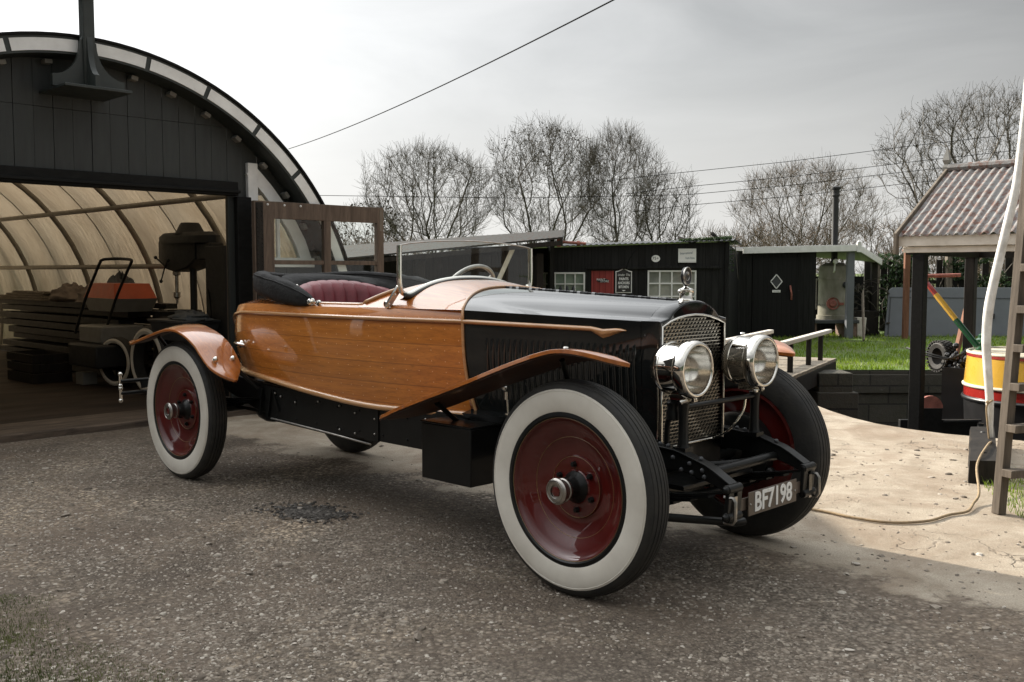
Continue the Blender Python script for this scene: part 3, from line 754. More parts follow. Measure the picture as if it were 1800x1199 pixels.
# facade boards
mb = MB(); vw = 0.152; v = -2.26; q = random.Random(5); k = 0
def win_top(v): # outer curve of the quarter window
    return interp(v, [(-1.90, 1.42), (-1.83, 1.60), (-1.73, 1.77), (-1.61, 1.93), (-1.47, 2.095), (-1.37, 2.195), (-1.29, 2.27)])
while v < 2.85:
    v1 = min(v + vw, 2.86); du = 0.004 * q.random() + 0.003 * (k % 2); g = 0.0008
    a, b = v + g, v1 - g
    def put(lo0, lo1, hi0, hi1):
        if min(hi0, hi1) - max(lo0, lo1) < 0.01: return
        mb.prism([(a, lo0), (b, lo1), (b, hi1), (a, hi0)], lambda p, z, d: L3(d, p, z), -2.43, -2.40 + du)
    ta, tb = arch_w(a, 2.56), arch_w(b, 2.56)
    mid = (a + b) / 2
    lows = []
    if -1.08 < mid < 1.58: lows = [(1.99, 1.99, ta, tb)]
    elif -1.90 < mid < -1.29: lows = [(0.0, 0.0, 1.42, 1.42), (win_top(a), win_top(b), ta, tb)]
    else: lows = [(0, 0, ta, tb)]
    for l0, l1, h0, h1 in lows:
        if min(h0, h1) > 2.6 > max(l0, l1):
            put(l0, l1, 2.602, 2.602); put(2.6035, 2.6035, h0, h1)
        else: put(l0, l1, h0, h1)
    v = v1; k += 1
mb.build('facade', 'facade', ws, CF, bevel=0.002)
# projecting arch rim with its white insets
mb = MB(); n = 72; rows = []
A0, A1 = -1.72, 1.72
for i in range(n + 1):
    a = A0 + (A1 - A0) * i / n
    rows.append([arc_pt(-2.42, 2.495, a), arc_pt(-2.15, 2.495, a), arc_pt(-2.15, 2.627, a), arc_pt(-2.42, 2.627, a)])
mb.grid(rows, closev=True); rim = mb.build('arch_rim', 'rim', ws, CF)
mb = MB(); rows = []
for i in range(n + 1):
    a = A0 + (A1 - A0) * i / n
    rows.append([arc_pt(-2.5, 2.629, a), arc_pt(-2.13, 2.629, a), arc_pt(-2.13, 2.648, a), arc_pt(-2.5, 2.648, a)])
mb.grid(rows, closev=True); mb.build('rim_capping', 'beam', ws, CF)
step = 0.2152
def inset(a0, a1):
    m = MB(); rows = []
    for i in range(9):
        a = a0 + (a1 - a0) * i / 8
        rows.append([arc_pt(-2.152, 2.512, a), arc_pt(-2.142, 2.512, a), arc_pt(-2.142, 2.606, a), arc_pt(-2.152, 2.606, a)])
    m.grid(rows, closev=True); return m
for i in range(-8, 8):
    inset(i * step - .018 + .008, (i + 1) * step - .018 - .008).build('white_inset', 'white', ws, CF)
for i in range(-11, 12):
    a = (i + 0.35) * 0.142; p = arc_pt(-2.33, 2.425, a)
    m = MB(); m.beam(arc_pt(-2.40, 2.46, a), arc_pt(-2.32, 2.46, a), 0.060, 0.035, up=(0, -math.sin(-a), math.cos(a)))
    m.build('rafter_end', 'palegrey', ws, CF, bevel=0.004)
# lintel, jambs, sliding gear
m = MB(); m.box(-2.41, -2.33, -1.7, 1.12, 1.99, 2.115); m.box(-2.33, -2.305, -1.7, 1.13, 2.012, 2.04); m.build('lintel', 'beam', ws, CF, bevel=0.006)
m = MB(); m.box(-2.47, -2.40, 1.06, 1.10, 0.02, 1.99); m.build('door_jamb', 'oldwood', ws, CF, bevel=0.004)
m = MB(); m.box(-2.395, -2.33, 1.105, 1.25, 0.0, 1.985); m.build('door_post', 'beam', ws, CF, bevel=0.006)
# white quarter-arch window
wn = MB()
def curve_in(off):
    pts = [(-1.90, 1.42), (-1.83, 1.60), (-1.73, 1.77), (-1.61, 1.93), (-1.47, 2.095), (-1.37, 2.195), (-1.29, 2.27)]
    out = []
    for i, (a, b) in enumerate(pts):
        j0, j1 = max(0, i - 1), min(len(pts) - 1, i + 1)
        d = Vector((pts[j1][0] - pts[j0][0], pts[j1][1] - pts[j0][1])).normalized()
        out.append((a + d.y * off, b - d.x * off))
    return out
co, ci = curve_in(-0.02), curve_in(0.10)
rows = [[L3(-2.42, *co[i]), L3(-2.36, *co[i]), L3(-2.36, *ci[i]), L3(-2.42, *ci[i])] for i in range(len(co))]
wn.grid(rows, closev=True)
wn.box(-2.42, -2.355, 1.235, 1.335, 1.40, 2.30)
wn.box(-2.42, -2.345, 1.25, 1.94, 1.345, 1.435)
wi = wn.build('window_frame', 'white', ws, CF, bevel=0.003)
m = MB(); m.box(-2.405, -2.375, 1.545, 1.575, 1.435, 1.95); m.box(-2.403, -2.377, 1.335, 1.70, 1.835, 1.865); m.build('glazing_bar', 'white', wi, CF)
m = MB(); poly = [(-1.33, 1.43), (-1.88, 1.43)] + ci; m.add([L3(-2.39, a, b) for a, b in poly], [tuple(range(len(poly)))]); m.build('pane', 'glass', wi, CF, smooth=0)
# tarpaulin tunnel, hoops and rails
mb = MB(); rows = []; q = random.Random(2)
for i in range(61):
    u = -2.45 - i * 9.3 / 60; row = []
    for j in range(41):
        a = -1.75 + 3.5 * j / 40
        ph = ((u + 3.95) / 1.02) % 1.0
        sag = -0.035 * math.sin(math.pi * ph) ** 2 + 0.02 * mnoise.noise(Vector((u * 1.3, a * 3, 5)))
        row.append(arc_pt(u, 2.47 + sag, a))
    rows.append(row)
mb.grid(rows); mb.build('tarpaulin', 'tarp', ws, CF, smooth=80)
for u in (-3.95, -5.9, -7.9, -9.95, -11.6):
    m = MB(); m.tube([arc_pt(u, 2.43, -1.75 + 3.5 * j / 36) for j in range(37)], 0.034, 10); m.build('hoop', 'tube', ws, CF, smooth=60)
for u in (-4.9, -6.9, -8.9, -10.8):
    m = MB(); m.tube([arc_pt(u, 2.462, -1.75 + 3.5 * j / 36) for j in range(37)], 0.007, 6); m.build('seam_cord', 'tube', ws, CF, smooth=60)
for a in (1.20, 0.862, 0.3, -0.3, -0.862, -1.20):
    m = MB(); m.tube([arc_pt(-2.5, 2.40, a), arc_pt(-7, 2.40, a), arc_pt(-11.6, 2.40, a)], 0.030, 8); m.build('rail', 'tube', ws, CF, smooth=60)
m = MB(); poly = [arc_pt(-11.75, 2.47, -1.75 + 3.5 * j / 30) for j in range(31)]; m.add(poly, [tuple(range(31))]); m.build('end_wall', 'tarp', ws, CF, smooth=0)
# floor and threshold planks
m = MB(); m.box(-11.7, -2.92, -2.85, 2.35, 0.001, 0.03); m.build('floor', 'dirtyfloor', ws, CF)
q = random.Random(9)
for u0, u1, h in ((-2.42, -2.20, 0.055), (-2.68, -2.43, 0.05), (-2.91, -2.69, 0.045)):
    m = MB(); rows = []
    for i in range(30):
        y = -1.45 + 3.2 * i / 29; j0 = 0.012 * mnoise.noise(Vector((y * 2, u0, 0)))
        rows.append([(u0 + j0, y, h + j0 * .4), (u1 + j0, y, h + 0.004 * mnoise.noise(Vector((y * 3, u1, 2))))])
    m.slab(rows, (0, 0, -0.06)); m.build('threshold_plank', 'floorwood', ws, CF, bevel=0.006)

# open glazed door leaf folded back on the front
dl = thing('glazed_door', 'brown timber workshop door with square glass panes folded open beside the doorway', 'door', cw(-2.12, -1.15, 0), ROT)
DF = CF @ Matrix.Translation((0, 1.135 - 1.28 * .97, 0)) @ Matrix.Scale(.97, 4, (0, 1, 0)) @ Matrix.Scale(.992, 4, (0, 0, 1))
m = MB()
UD0, UD1 = -2.145, -2.095
for (v0, v1, w0, w1) in ((1.28, 1.49, 0.06, 1.955), (2.70, 2.785, 0.06, 1.955), (1.49, 2.70, 1.80, 1.955), (1.49, 2.70, 0.06, 0.25), (2.05, 2.13, 0.25, 1.80)):
    m.box(UD0, UD1, v0, v1, w0, w1)
m.build('door_frame', 'oldwood', dl, DF, bevel=0.004)
m = MB()
for w in (0.95, 1.40): m.box(UD0 + .008, UD1 - .008, 1.49, 2.05, w - .02, w + .02); m.box(UD0 + .008, UD1 - .008, 2.13, 2.70, w - .02, w + .02)
m.build('glazing_bar', 'oldwood', dl, DF, bevel=0.003)
m = MB(); m.box(UD0 + .01, UD1 - .01, 1.49, 2.05, 0.25, 0.60); m.box(UD0 + .01, UD1 - .01, 2.13, 2.70, 0.25, 0.60); m.build('bottom_panel', 'oldwood', dl, DF)
for (v0, v1) in ((1.49, 2.05), (2.13, 2.70)):
    for (w0, w1) in ((0.60, .93), (.97, 1.38), (1.42, 1.80)):
        m = MB(); y0, y1 = v0, v1; m.add([(-2.12, y0, w0), (-2.12, y1, w0), (-2.12, y1, w1), (-2.12, y0, w1)], [(0, 1, 2, 3)]); m.build('pane', 'glass', dl, DF, smooth=0)
m = MB(); m.box(UD1, UD1 + .012, 1.295, 1.365, 1.0, 1.94); 
for i in range(44):
    m.ball((UD1 + .013, 1.308 + 0.044 * (i % 2), 1.02 + i * 0.0205), 0.007, 6)
m.build('studded_hinge_strip', 'darkwood', dl, DF)
m = MB()
for y in (1.42, 1.60, 1.78): m.ball((UD1 + .004, y, 1.925), 0.011, 8)
m.build('screw_heads', 'signwhite', dl, DF)
m = MB(); m.box(UD1, UD1 + .004, 2.735, 2.765, 1.72, 1.94); m.build('corner_plate', 'greywood', dl, DF)

# timber post bracket over the front
bk = thing('mast_bracket', 'dark timber post on a flared bracket shelf above the workshop doorway', 'post bracket', cw(-2.0, 0.31, 2.70), ROT)
m = MB(); m.box(-2.40, -1.88, -0.58, -0.06, 2.70, 2.722); m.build('shelf', 'rim', bk, CF, bevel=0.003)
m = MB(); m.box(-2.13, -2.04, -0.365, -0.275, 2.722, 4.4); m.build('post', 'rim', bk, CF, bevel=0.008)
def fil(sgn, a0, a1):
    pts = [(0, 0), (0.235, 0), (0.235, 0.09)]
    for i in range(9):
        t = math.pi / 2 * i / 8; pts.append((0.235 - 0.235 * math.sin(t) * 0.93, 0.09 + 0.27 * (1 - math.cos(t))))
    pts.append((0, 0.40)); return [(x * sgn, z) for x, z in pts]
for sg in (-1, 1):
    m = MB(); poly = fil(sg, 0, 0); m.prism(poly, lambda x, z, d: (-2.085 + d, -0.32 + x + (0.045 if x > 0 else -0.045) , 2.722 + z), -0.022, 0.022); m.build('side_knee', 'rim', bk, CF)
m = MB(); m.prism(fil(1, 0, 0), lambda x, z, d: (-2.04 + x * 0.6, -0.32 + d, 2.722 + z), -0.022, 0.022); m.build('front_knee', 'rim', bk, CF)
m = MB()
for x in (-1.93, -2.3):
    for y in (-0.54, -0.42, -0.22, -0.10): m.lathe([(0, -.004), (.012, -.004), (.012, .02), (0, .02)], (x, y, 2.71), (0, 0, 1), 8)
m.build('bolts', 'darkgrey', bk, CF)
m = MB(); m.box(-2.22, -1.96, -0.42, -0.22, 3.47, 3.50); m.build('cleat', 'rim', bk, CF)

# ------------------------------------------------------------------ things inside the workshop
def bench(name, label, u0, u1, v0, v1, w):
    t = thing(name, label, 'bench', cw((u0 + u1) / 2, (v0 + v1) / 2, 0.03), ROT)
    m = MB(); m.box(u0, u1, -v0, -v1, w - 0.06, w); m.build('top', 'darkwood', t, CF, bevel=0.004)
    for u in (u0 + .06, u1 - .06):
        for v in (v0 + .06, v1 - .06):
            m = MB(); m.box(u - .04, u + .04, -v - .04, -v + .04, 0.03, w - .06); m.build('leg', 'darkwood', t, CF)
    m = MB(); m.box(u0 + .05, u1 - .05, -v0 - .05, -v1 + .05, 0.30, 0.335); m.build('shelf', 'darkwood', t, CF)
bench('work_bench', 'dark timber work bench under the pillar drill', -4.75, -3.05, -1.85, -1.22, 0.62)
pd = thing('pillar_drill', 'dark pillar drill with a domed belt cover standing against the cream tarpaulin', 'drill', cw(-3.95, -1.5, 0.62), ROT)
m = MB(); m.lathe([(0, 0), (.036, 0), (.036, .9), (0, .9)], L3(-3.93, -1.5, .64), (0, 0, 1), 16); m.build('column', 'castiron', pd, CF)
m = MB(); m.box(-4.5, -3.75, 1.36, 1.64, 0.62, 0.66); m.lathe([(.075, 0), (.06, .06), (.04, .09)], L3(-3.93, -1.5, .66), (0, 0, 1), 16); m.build('base', 'castiron', pd, CF, bevel=0.006)
m = MB(); rows = []
for u, hw, lo, hi in ((-4.56, .05, 1.47, 1.60), (-4.5, .10, 1.42, 1.635), (-4.30, .125, 1.33, 1.64), (-4.1, .125, 1.30, 1.64), (-3.85, .12, 1.34, 1.64), (-3.72, .09, 1.43, 1.63)):
    rows.append([L3(u, -1.5 + hw, lo), L3(u, -1.5 + hw, hi), L3(u, -1.5 - hw, hi), L3(u, -1.5 - hw, lo)])
m.grid(rows, closev=True); m.add(rows[0], [(0, 1, 2, 3)]); m.add(rows[-1], [(3, 2, 1, 0)]); m.build('head', 'castiron', pd, CF, bevel=0.015)
m = MB(); rows = []
for i in range(25):
    a = 2 * math.pi * i / 24; cu = -4.02 + 0.58 * math.copysign(abs(math.cos(a)) ** .7, math.cos(a)); cv = -1.5 + .155 * math.sin(a) * (1.0 if math.cos(a) > 0 else 0.92)
    rows.append([L3(cu, cv, 1.60), L3(cu, cv, 1.675), L3(-4.02 + (cu + 4.02) * .86, -1.5 + (cv + 1.5) * .82, 1.715), L3(-4.02, -1.5, 1.72)])
m.grid(rows); m.build('belt_cover', 'castiron', pd, CF)
m = MB(); m.lathe([(.16, 0), (.145, .02), (.105, .10), (.09, .118), (0, .12)], L3(-3.98, -1.5, 1.70), (0, 0, 1), 20); m.build('pulley_cap', 'castiron', pd, CF)
m = MB(); m.box(-3.72, -3.42, 1.42, 1.58, 1.42, 1.60); m.build('motor', 'castiron', pd, CF, bevel=0.02)
m = MB(); m.lathe([(0, 0), (.012, 0), (.016, .05), (.036, .07), (.036, .12), (.02, .13), (.02, .30), (.04, .31), (.05, .42)], L3(-4.30, -1.5, .96), (0, 0, 1), 14); m.build('chuck', 'steel', pd, CF)
for a in (0.4, 2.5, 4.6):
    m = MB(); p = Vector(L3(-4.30, -1.37, 1.36)); e = p + Vector((math.cos(a) * .16, -.04, math.sin(a) * .16)); m.tube([p, e], .008, 6); m.ball(e, .02, 8); m.build('feed_lever', 'castiron', pd, CF)
m = MB(); m.tube(curve3([L3(-3.55, -1.45, 1.42), L3(-3.45, -1.4, 1.2), L3(-3.3, -1.35, 0.95), L3(-3.2, -1.3, .7)], 5), .007, 5); m.build('flex', 'wire', pd, CF)

ct = thing('steel_cabinet', 'tall black steel cabinet just inside the doorway', 'cabinet', cw(-3.3, -1.55, .03), ROT)
m = MB(); m.box(-3.45, -3.05, 1.38, 1.75, .03, 1.56); m.build('body', 'castiron', ct, CF, bevel=0.006)
m = MB(); m.box(-3.045, -3.035, 1.40, 1.73, .08, 1.37); m.box(-3.045, -3.035, 1.40, 1.73, 1.40, 1.54); m.build('door', 'darkgrey', ct, CF)
m = MB(); m.ball((-3.02, 1.44, 1.46), .015, 8); m.build('knob', 'steel', ct, CF)
bn = thing('storage_bin', 'grey storage bin on the bench beside the cabinet', 'bin', cw(-3.5, -1.2, .62), ROT)
m = MB(); rows = [[(-3.83, 1.02, .62), (-3.23, 1.02, .62), (-3.23, 1.34, .62), (-3.83, 1.34, .62)], [(-3.88, .98, .80), (-3.18, .98, .80), (-3.18, 1.38, .80), (-3.88, 1.38, .80)]]
m.grid(rows, closev=True); m.add(rows[0], [(0, 1, 2, 3)]); m.build('tub', 'darkgrey', bn, CF)
m = MB(); m.box(-3.9, -3.16, .965, 1.395, .80, .825); m.build('lid', 'darkgrey', bn, CF, bevel=.005)
def heap(name, mat, label, cat, u, v, w, ru, rv, rh, seed):
    m = MB(); rows = []
    for i in range(13):
        th = math.pi / 2 * i / 12; row = []
        for j in range(28):
            a = 2 * math.pi * j / 28
            d = 1 + .28 * mnoise.noise(Vector((math.cos(a) * 2, math.sin(a) * 2 + seed, th * 2.5))) + .16 * mnoise.noise(Vector((math.cos(a) * 6, math.sin(a) * 6 + seed, th * 7)))
            row.append(L3(u + ru * math.sin(th) * math.cos(a) * d, v + rv * math.sin(th) * math.sin(a) * d, w + rh * math.cos(th) * d))
        rows.append(row)
    m.grid(rows, closev=True)
    return solo(m, name, mat, label, cat, cw(u, v, w), frame=CF, smooth=50)
heap('cloth', 'greycloth', 'crumpled grey cloth lying on the grey storage bin', 'cloth', -3.45, -1.2, .825, .30, .17, .085, 1)
heap('dust_sheet', 'cloth', 'crumpled brown dust sheet piled on the left half of the timber stack', 'sheet', -7.35, -1.6, .93, .38, .25, .20, 8)
heap('dust_sheet', 'cloth', 'pinkish dust sheet bunched on the timber stack behind the orange cover', 'sheet', -6.55, -1.62, .93, .40, .25, .20, 21)
heap('plastic_sheet', 'greycloth', 'pale grey plastic sheet heaped highest, just left of the orange cover', 'sheet', -6.15, -1.72, .95, .30, .2, .30, 33)
tsk = thing('timber_stack', 'long stack of dark sawn timber along the workshop side', 'timber stack', cw(-7.2, -1.75, .03), ROT)
q = random.Random(12)
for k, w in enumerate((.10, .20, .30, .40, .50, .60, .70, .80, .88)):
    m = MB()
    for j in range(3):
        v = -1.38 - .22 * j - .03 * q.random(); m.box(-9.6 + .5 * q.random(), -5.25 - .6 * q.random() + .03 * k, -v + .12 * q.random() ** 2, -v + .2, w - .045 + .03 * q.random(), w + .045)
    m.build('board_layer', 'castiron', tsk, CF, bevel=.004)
pl = thing('plank_pile', 'small pile of thin planks on top of the far end of the timber stack', 'planks', cw(-8.6, -1.5, .93), ROT)
for k in range(4):
    m = MB(); m.box(-9.6 + .2 * k, -8.0 + .25 * q.random(), 1.36 + .02 * k, 1.62, .925 + .03 * k, .95 + .03 * k); m.build('plank', 'greywood_h', pl, CF)
# orange and white fairing on a handled cart
mw = thing('cart_cover', 'orange topped pale cover resting on the end of the timber stack', 'cover', cw(-5.65, -1.45, .88), ROT)
def boatshape(w0, w1, s0, s1):
    rows = []
    for w, s in ((w0, s0), (w1, s1)):
        rows.append([L3(-5.66 + du * s, -1.45 + dv * s, w) for du, dv in ((-.62, -.05), (-.45, .22), (.50, .26), (.60, .1), (.60, -.2), (-.4, -.24))])
    m = MB(); m.grid(rows, closev=True); m.add(rows[0], [(5, 4, 3, 2, 1, 0)]); m.add(rows[1], [(0, 1, 2, 3, 4, 5)]); return m
boatshape(1.00, 1.17, 1.0, .82).build('orange_top', 'orange', mw, CF, bevel=.02)
boatshape(.85, 1.0, .86, 1.02).build('pale_base', 'palegrey', mw, CF, bevel=.02)
hd = thing('push_cart', 'dark push cart with a tall bent tube handle inside the workshop', 'cart', cw(-5.0, -1.3, .03), ROT)
for dv in (0, .34):
    m = MB(); m.tube(curve3([L3(-5.45, -1.20 + dv, .62), L3(-5.15, -1.2 + dv, 1.0), L3(-4.85, -1.2 + dv, 1.30), L3(-4.72, -1.2 + dv, 1.42)], 5), .016, 8); m.build('handle_bar', 'castiron', hd, CF)
m = MB(); m.tube(curve3([L3(-4.72, -1.2, 1.42), L3(-4.66, -1.15, 1.435), L3(-4.5, -.95, 1.44), L3(-4.66, -.88, 1.435), L3(-4.72, -.86, 1.42)], 5), .016, 8); m.build('grip', 'castiron', hd, CF)
m = MB(); m.box(-5.7, -5.1, 1.0, 1.5, .50, .70); m.build('tray', 'palegrey', hd, CF, bevel=.02)
m = MB(); m.box(-5.65, -4.9, .85, 1.45, .25, .50); m.build('chassis', 'castiron', hd, CF, bevel=.02)
def spare(u, v, r, yaw, label, nm='spare_tyre'):
    t = thing(nm, label, 'tyre', cw(u, v, .03), ROT)
    Fm = CF @ Matrix.Translation(L3(u, v, .03 + r)) @ Matrix.Rotation(yaw, 4, 'Z')
    m = MB(); m.lathe([(r * .74, -.055), (r * .86, -.065), (r * .95, -.05), (r, -.02), (r, .02), (r * .95, .05), (r * .86, .065), (r * .74, .055), (r * .74, -.055)], (0, 0, 0), (0, 1, 0), 40); m.build('tyre', 'rubber', t, Fm)
    m = MB(); m.lathe([(r * .76, -.0585), (r * .85, -.0675), (r * .93, -.057)], (0, 0, 0), (0, 1, 0), 40); m.build('whitewall', 'whitewall', t, Fm)
spare(-4.95, -1.12, .28, .25, 'left of two spare white wall tyres standing in the dark of the workshop')
spare(-4.0, -1.05, .36, .05, 'larger spare white wall tyre directly behind the rear wheel of the car')
dm = thing('oil_drum', 'dark ribbed oil drum standing at the near end of the timber stack', 'drum', cw(-5.2, -1.9, .03), ROT)
m = MB(); m.lathe([(0, 0), (.27, 0), (.28, .02), (.27, .04), (.27, .27), (.282, .29), (.27, .31), (.27, .54), (.282, .56), (.27, .58), (.27, .80), (.28, .82), (.265, .83), (.255, .81), (0, .81)], L3(-5.0, -1.85, .03), (0, 0, 1), 28); m.build('barrel', 'castiron', dm, CF)
m = MB(); m.lathe([(0, 0), (.03, 0), (.03, .02), (0, .02)], L3(-5.1, -1.75, .84), (0, 0, 1), 10); m.build('bung', 'steel', dm, CF)
tx = thing('tool_box', 'small dark red tool box on the bench in front of the drill column', 'tool box', cw(-4.2, -1.3, .62), ROT)
m = MB(); m.box(-4.45, -4.05, 1.26, 1.42, .62, .76); m.build('box_body', 'leather', tx, CF, bevel=.006)
m = MB(); m.tube(curve3([L3(-4.4, -1.34, .76), L3(-4.38, -1.34, .81), L3(-4.12, -1.34, .81), L3(-4.1, -1.34, .76)], 4), .008, 6); m.build('carry_handle', 'castiron', tx, CF)
bx = thing('carton', 'small pale carton on the workshop floor under the timber stack', 'box', cw(-5.5, -1.0, .03), ROT)
m = MB(); m.box(-5.62, -5.42, .92, 1.08, .03, .165); m.build('carton_body', 'palegrey', bx, CF, bevel=.003)
m = MB(); m.box(-5.62, -5.42, .985, 1.015, .165, .167); m.build('tape', 'cloth', bx, CF)
cr = thing('tool_crate', 'dark open tool crate on the floor at the far left of the workshop', 'crate', cw(-6.3, -.7, .03), ROT)
m = MB()
for k in range(3): m.box(-6.7, -5.9, .55, .57, .05 + .11 * k, .14 + .11 * k); m.box(-6.7, -5.9, .97, .99, .05 + .11 * k, .14 + .11 * k); m.box(-6.7, -6.68, .57, .97, .05 + .11 * k, .14 + .11 * k); m.box(-5.92, -5.9, .57, .97, .05 + .11 * k, .14 + .11 * k)
m.build('slats', 'darkwood', cr, CF)
m = MB(); m.box(-6.7, -5.9, .55, .99, .03, .05); m.build('crate_base', 'darkwood', cr, CF)
# ------------------------------------------------------------------ the car
car = thing('vintage_car', 'vintage open tourer with varnished wooden body, black bonnet and white wall tyres', 'car', cw(0, 0, 0), ROT)
def cb(mb, name, mat, parent=None, **k): return mb.build(name, mat, parent or car, CF, **k)
SPLIT = {'belt_moulding', 'sill_moulding', 'cockpit_rail', 'bonnet_side', 'louvre', 'bonnet_spear', 'bonnet_shelf', 'wing_stay', 'wing_bolt', 'brake_rod', 'lining', 'plate_screw', 'hood_seam', 'hood_pivot', 'bonnet_catch', 'bar_end'}
def cb(mb, name, mat, parent=None, **k):
    if name not in SPLIT: return mb.build(name, mat, parent or car, CF, **k)
    cs = comps(mb)
    if name in ('hood_pivot', 'bonnet_catch', 'bar_end'):          # several touching pieces per side
        out = []
        for sg in (1, -1):
            m = MB()
            for c in cs:
                if c.v[0][1] * sg > 0: m.add(c.v, c.f)
            out.append(m)
        cs = out
    for c in cs: o = c.build(name, mat, parent or car, CF, **k)
    return o
WB = 3.235
B_ = [(-.40, .02), (-.35, .05), (-.2, .155), (0, .29), (.15, .378), (.3, .445), (.5, .50), (.8, .54), (1.2, .557), (1.6, .547), (2.0, .507), (2.37, .452)]
ZB = [(-.40, .84), (-.2, .915), (0, .985), (.2, 1.03), (.4, 1.052), (.7, 1.06), (1.2, 1.062), (2.37, 1.064)]      # belt
ZT = [(-.40, .88), (-.2, .965), (0, 1.04), (.2, 1.085), (.4, 1.105), (.7, 1.113), (1.2, 1.112), (2.37, 1.118)]     # deck edge
Z0 = [(-.40, .72), (-.1, .70), (.2, .69), (.5, .685), (.8, .670), (1.2, .640), (1.7, .610), (2.1, .615), (2.37, .622)]  # bottom
bw = lambda u: spline(u, B_); zb = lambda u: spline(u, ZB); zt = lambda u: spline(u, ZT); z0 = lambda u: spline(u, Z0)
US = [-.40 + 2.77 * i / 60 for i in range(61)]
body = MB()
for s in (1, -1):
    rows = []
    for u in US:
        b, a0, a1, a2 = bw(u), z0(u), zb(u), zt(u); row = []
        for t in (0, .12, .3, .5, .7, .88, 1.0):
            w = a0 + (a1 - a0) * t; row.append(L3(u, s * (b - .055 * (1 - t) ** 2.2 - .012 * t ** 4), w))
        row.append(L3(u, s * (b - .018), a1 + (a2 - a1) * .5)); row.append(L3(u, s * (b - .03), a2))
        rows.append(row)
    body.grid(rows)
# floor pan
body.grid([[L3(u, bw(u) - .06, z0(u) + .01), L3(u, -bw(u) + .06, z0(u) + .01)] for u in US])
bo = cb(body, 'body', 'varnish', smooth=50)
# decks
m = MB(); rows = []
for u in [-.40 + 1.14 * i / 24 for i in range(25)]:
    rows.append([L3(u, (bw(u) - .03) * x, zt(u) + .055 * (1 - abs(x) ** 2.2) * smoothstep(-.4, .2, u)) for x in [-1 + 2 * j / 14 for j in range(15)]])
m.grid(rows)
for s in (1, -1):
    m.grid([[L3(u, s * (bw(u) - .03), zt(u)), L3(u, s * (bw(u) - .055), zt(u) + .010), L3(u, s * (bw(u) - .085), zt(u) + .008)] for u in [.74 + .94 * i / 12 for i in range(13)]])
cb(m, 'deck', 'varnish_plain', bo, smooth=60)
# inner lining
m = MB()
for s in (1, -1):
    m.grid([[L3(u, s * (bw(u) - .086), zt(u) + .006), L3(u, s * (bw(u) - .095), .75)] for u in [.5 + 1.5 * i / 12 for i in range(13)]])
cb(m, 'lining', 'leather', bo, smooth=60)
# cowl
def cowl_rear(x): return (1.64 + .31 * (1 - abs(x) ** 2.3), (bw(1.66) - .03) * x, 1.116 + .142 * (1 - abs(x) ** 3))
SEAMU = lambda x: 2.37 - .17 * (1 - x * x)
def bonnet_top(u, x):
    """x in -1..1 across; shoulder at |x|=1"""
    t = (u - 2.37) / (3.277 - 2.37); hb = .452 + (.272 - .452) * t
    sh = 1.118 + (1.090 - 1.118) * t; cr = 1.2185 + (1.172 - 1.2185) * t
    k = .80 if t < 0 else .80 - .06 * t
    ax = abs(x)
    led = smoothstep(0, 1, t) * .006 + .006
    if ax > k: w = sh + led * (1 - (ax - k) / (1 - k)); 
    else: w = sh + led + (cr - sh - led) * (1 - (ax / k) ** 2.1) ** .78
    return hb * x, w
def cowl_front(x):
    # below the crown the cowl follows the bonnet's section but without its ledge
    u = SEAMU(x); hb = .452
    return (u, hb * x, 1.118 + .1005 * (1 - abs(x) ** 2.3) ** .85)
m = MB(); rows = []
NX = 40
for i in range(15):
    t = i / 14; row = []
    for j in range(NX + 1):
        x = -1 + 2 * j / NX; a, b = cowl_rear(x), cowl_front(x)
        bl = .012 * math.sin(math.pi * t) * (1 - x * x)
        row.append(L3(a[0] + (b[0] - a[0]) * t, a[1] + (b[1] - a[1]) * t + 0.0, a[2] + (b[2] - a[2]) * t + bl))
    rows.append(row)
m.grid(rows)
for s in (1, -1):   # flank between the cowl edge and the body side's deck edge
    m.grid([[L3(*[p + (q_ - p) * t for p, q_ in zip(cowl_rear(s), cowl_front(s))]), L3(1.64 + .73 * t, s * (bw(1.64 + .73 * t) - .03), zt(1.64 + .73 * t) - .002)] for t in [i / 10 for i in range(11)]])
cb(m, 'cowl', 'varnish_plain', bo, smooth=60)
# dash under the scuttle
m = MB(); m.add([L3(*cowl_rear(-1 + 2 * j / 30)) for j in range(31)] + [L3(2.0, -.46, .8), L3(2.0, .46, .8)], [tuple(range(31)) + (32, 31)]); cb(m, 'dashboard', 'darkwood', bo, smooth=0)
# mouldings
m = MB()
for s in (1, -1):
    m.tube([L3(u, s * (bw(u) - .006), zb(u)) for u in US], .0105, 8)
m2 = MB(); 
for s in (1, -1): m2.tube([L3(u, s * (bw(u) - .052), z0(u) - .006) for u in US[6:]], .017, 8)
cb(m, 'belt_moulding', 'moulding', bo, smooth=60); cb(m2, 'sill_moulding', 'moulding', bo, smooth=60)
m = MB()
for s in (1, -1):
    pts = [L3(u, s * (bw(u) - .083), zt(u) + .012) for u in [.76 + .86 * i / 16 for i in range(17)]]
    pts += [L3(a - .003, b, c + .007) for a, b, c in [cowl_rear(s * (1 - i / 20)) for i in range(1, 7)]]
    m.tube(pts, .011, 8)
cb(m, 'cockpit_rail', 'moulding', bo, smooth=60)
m = MB(); pts = []
pts += [L3(2.372 + .045 * (1 - i / 10) ** 3, .452 - .05 * (1 - i / 10) ** 2.2 + .003, .622 + .45 * i / 10) for i in range(11)]
pts += [L3(*[c + o for c, o in zip(cowl_front(1 - 2 * j / 40), (0, 0, .004))]) for j in range(41)]
pts += [L3(2.372 + .045 * (i / 10) ** 3, -(.452 - .05 * (i / 10) ** 2.2) - .003, 1.072 - .45 * i / 10) for i in range(11)]
m.tube(pts, .0075, 8); cb(m, 'seam_moulding', 'moulding', bo, smooth=60)
m = MB()
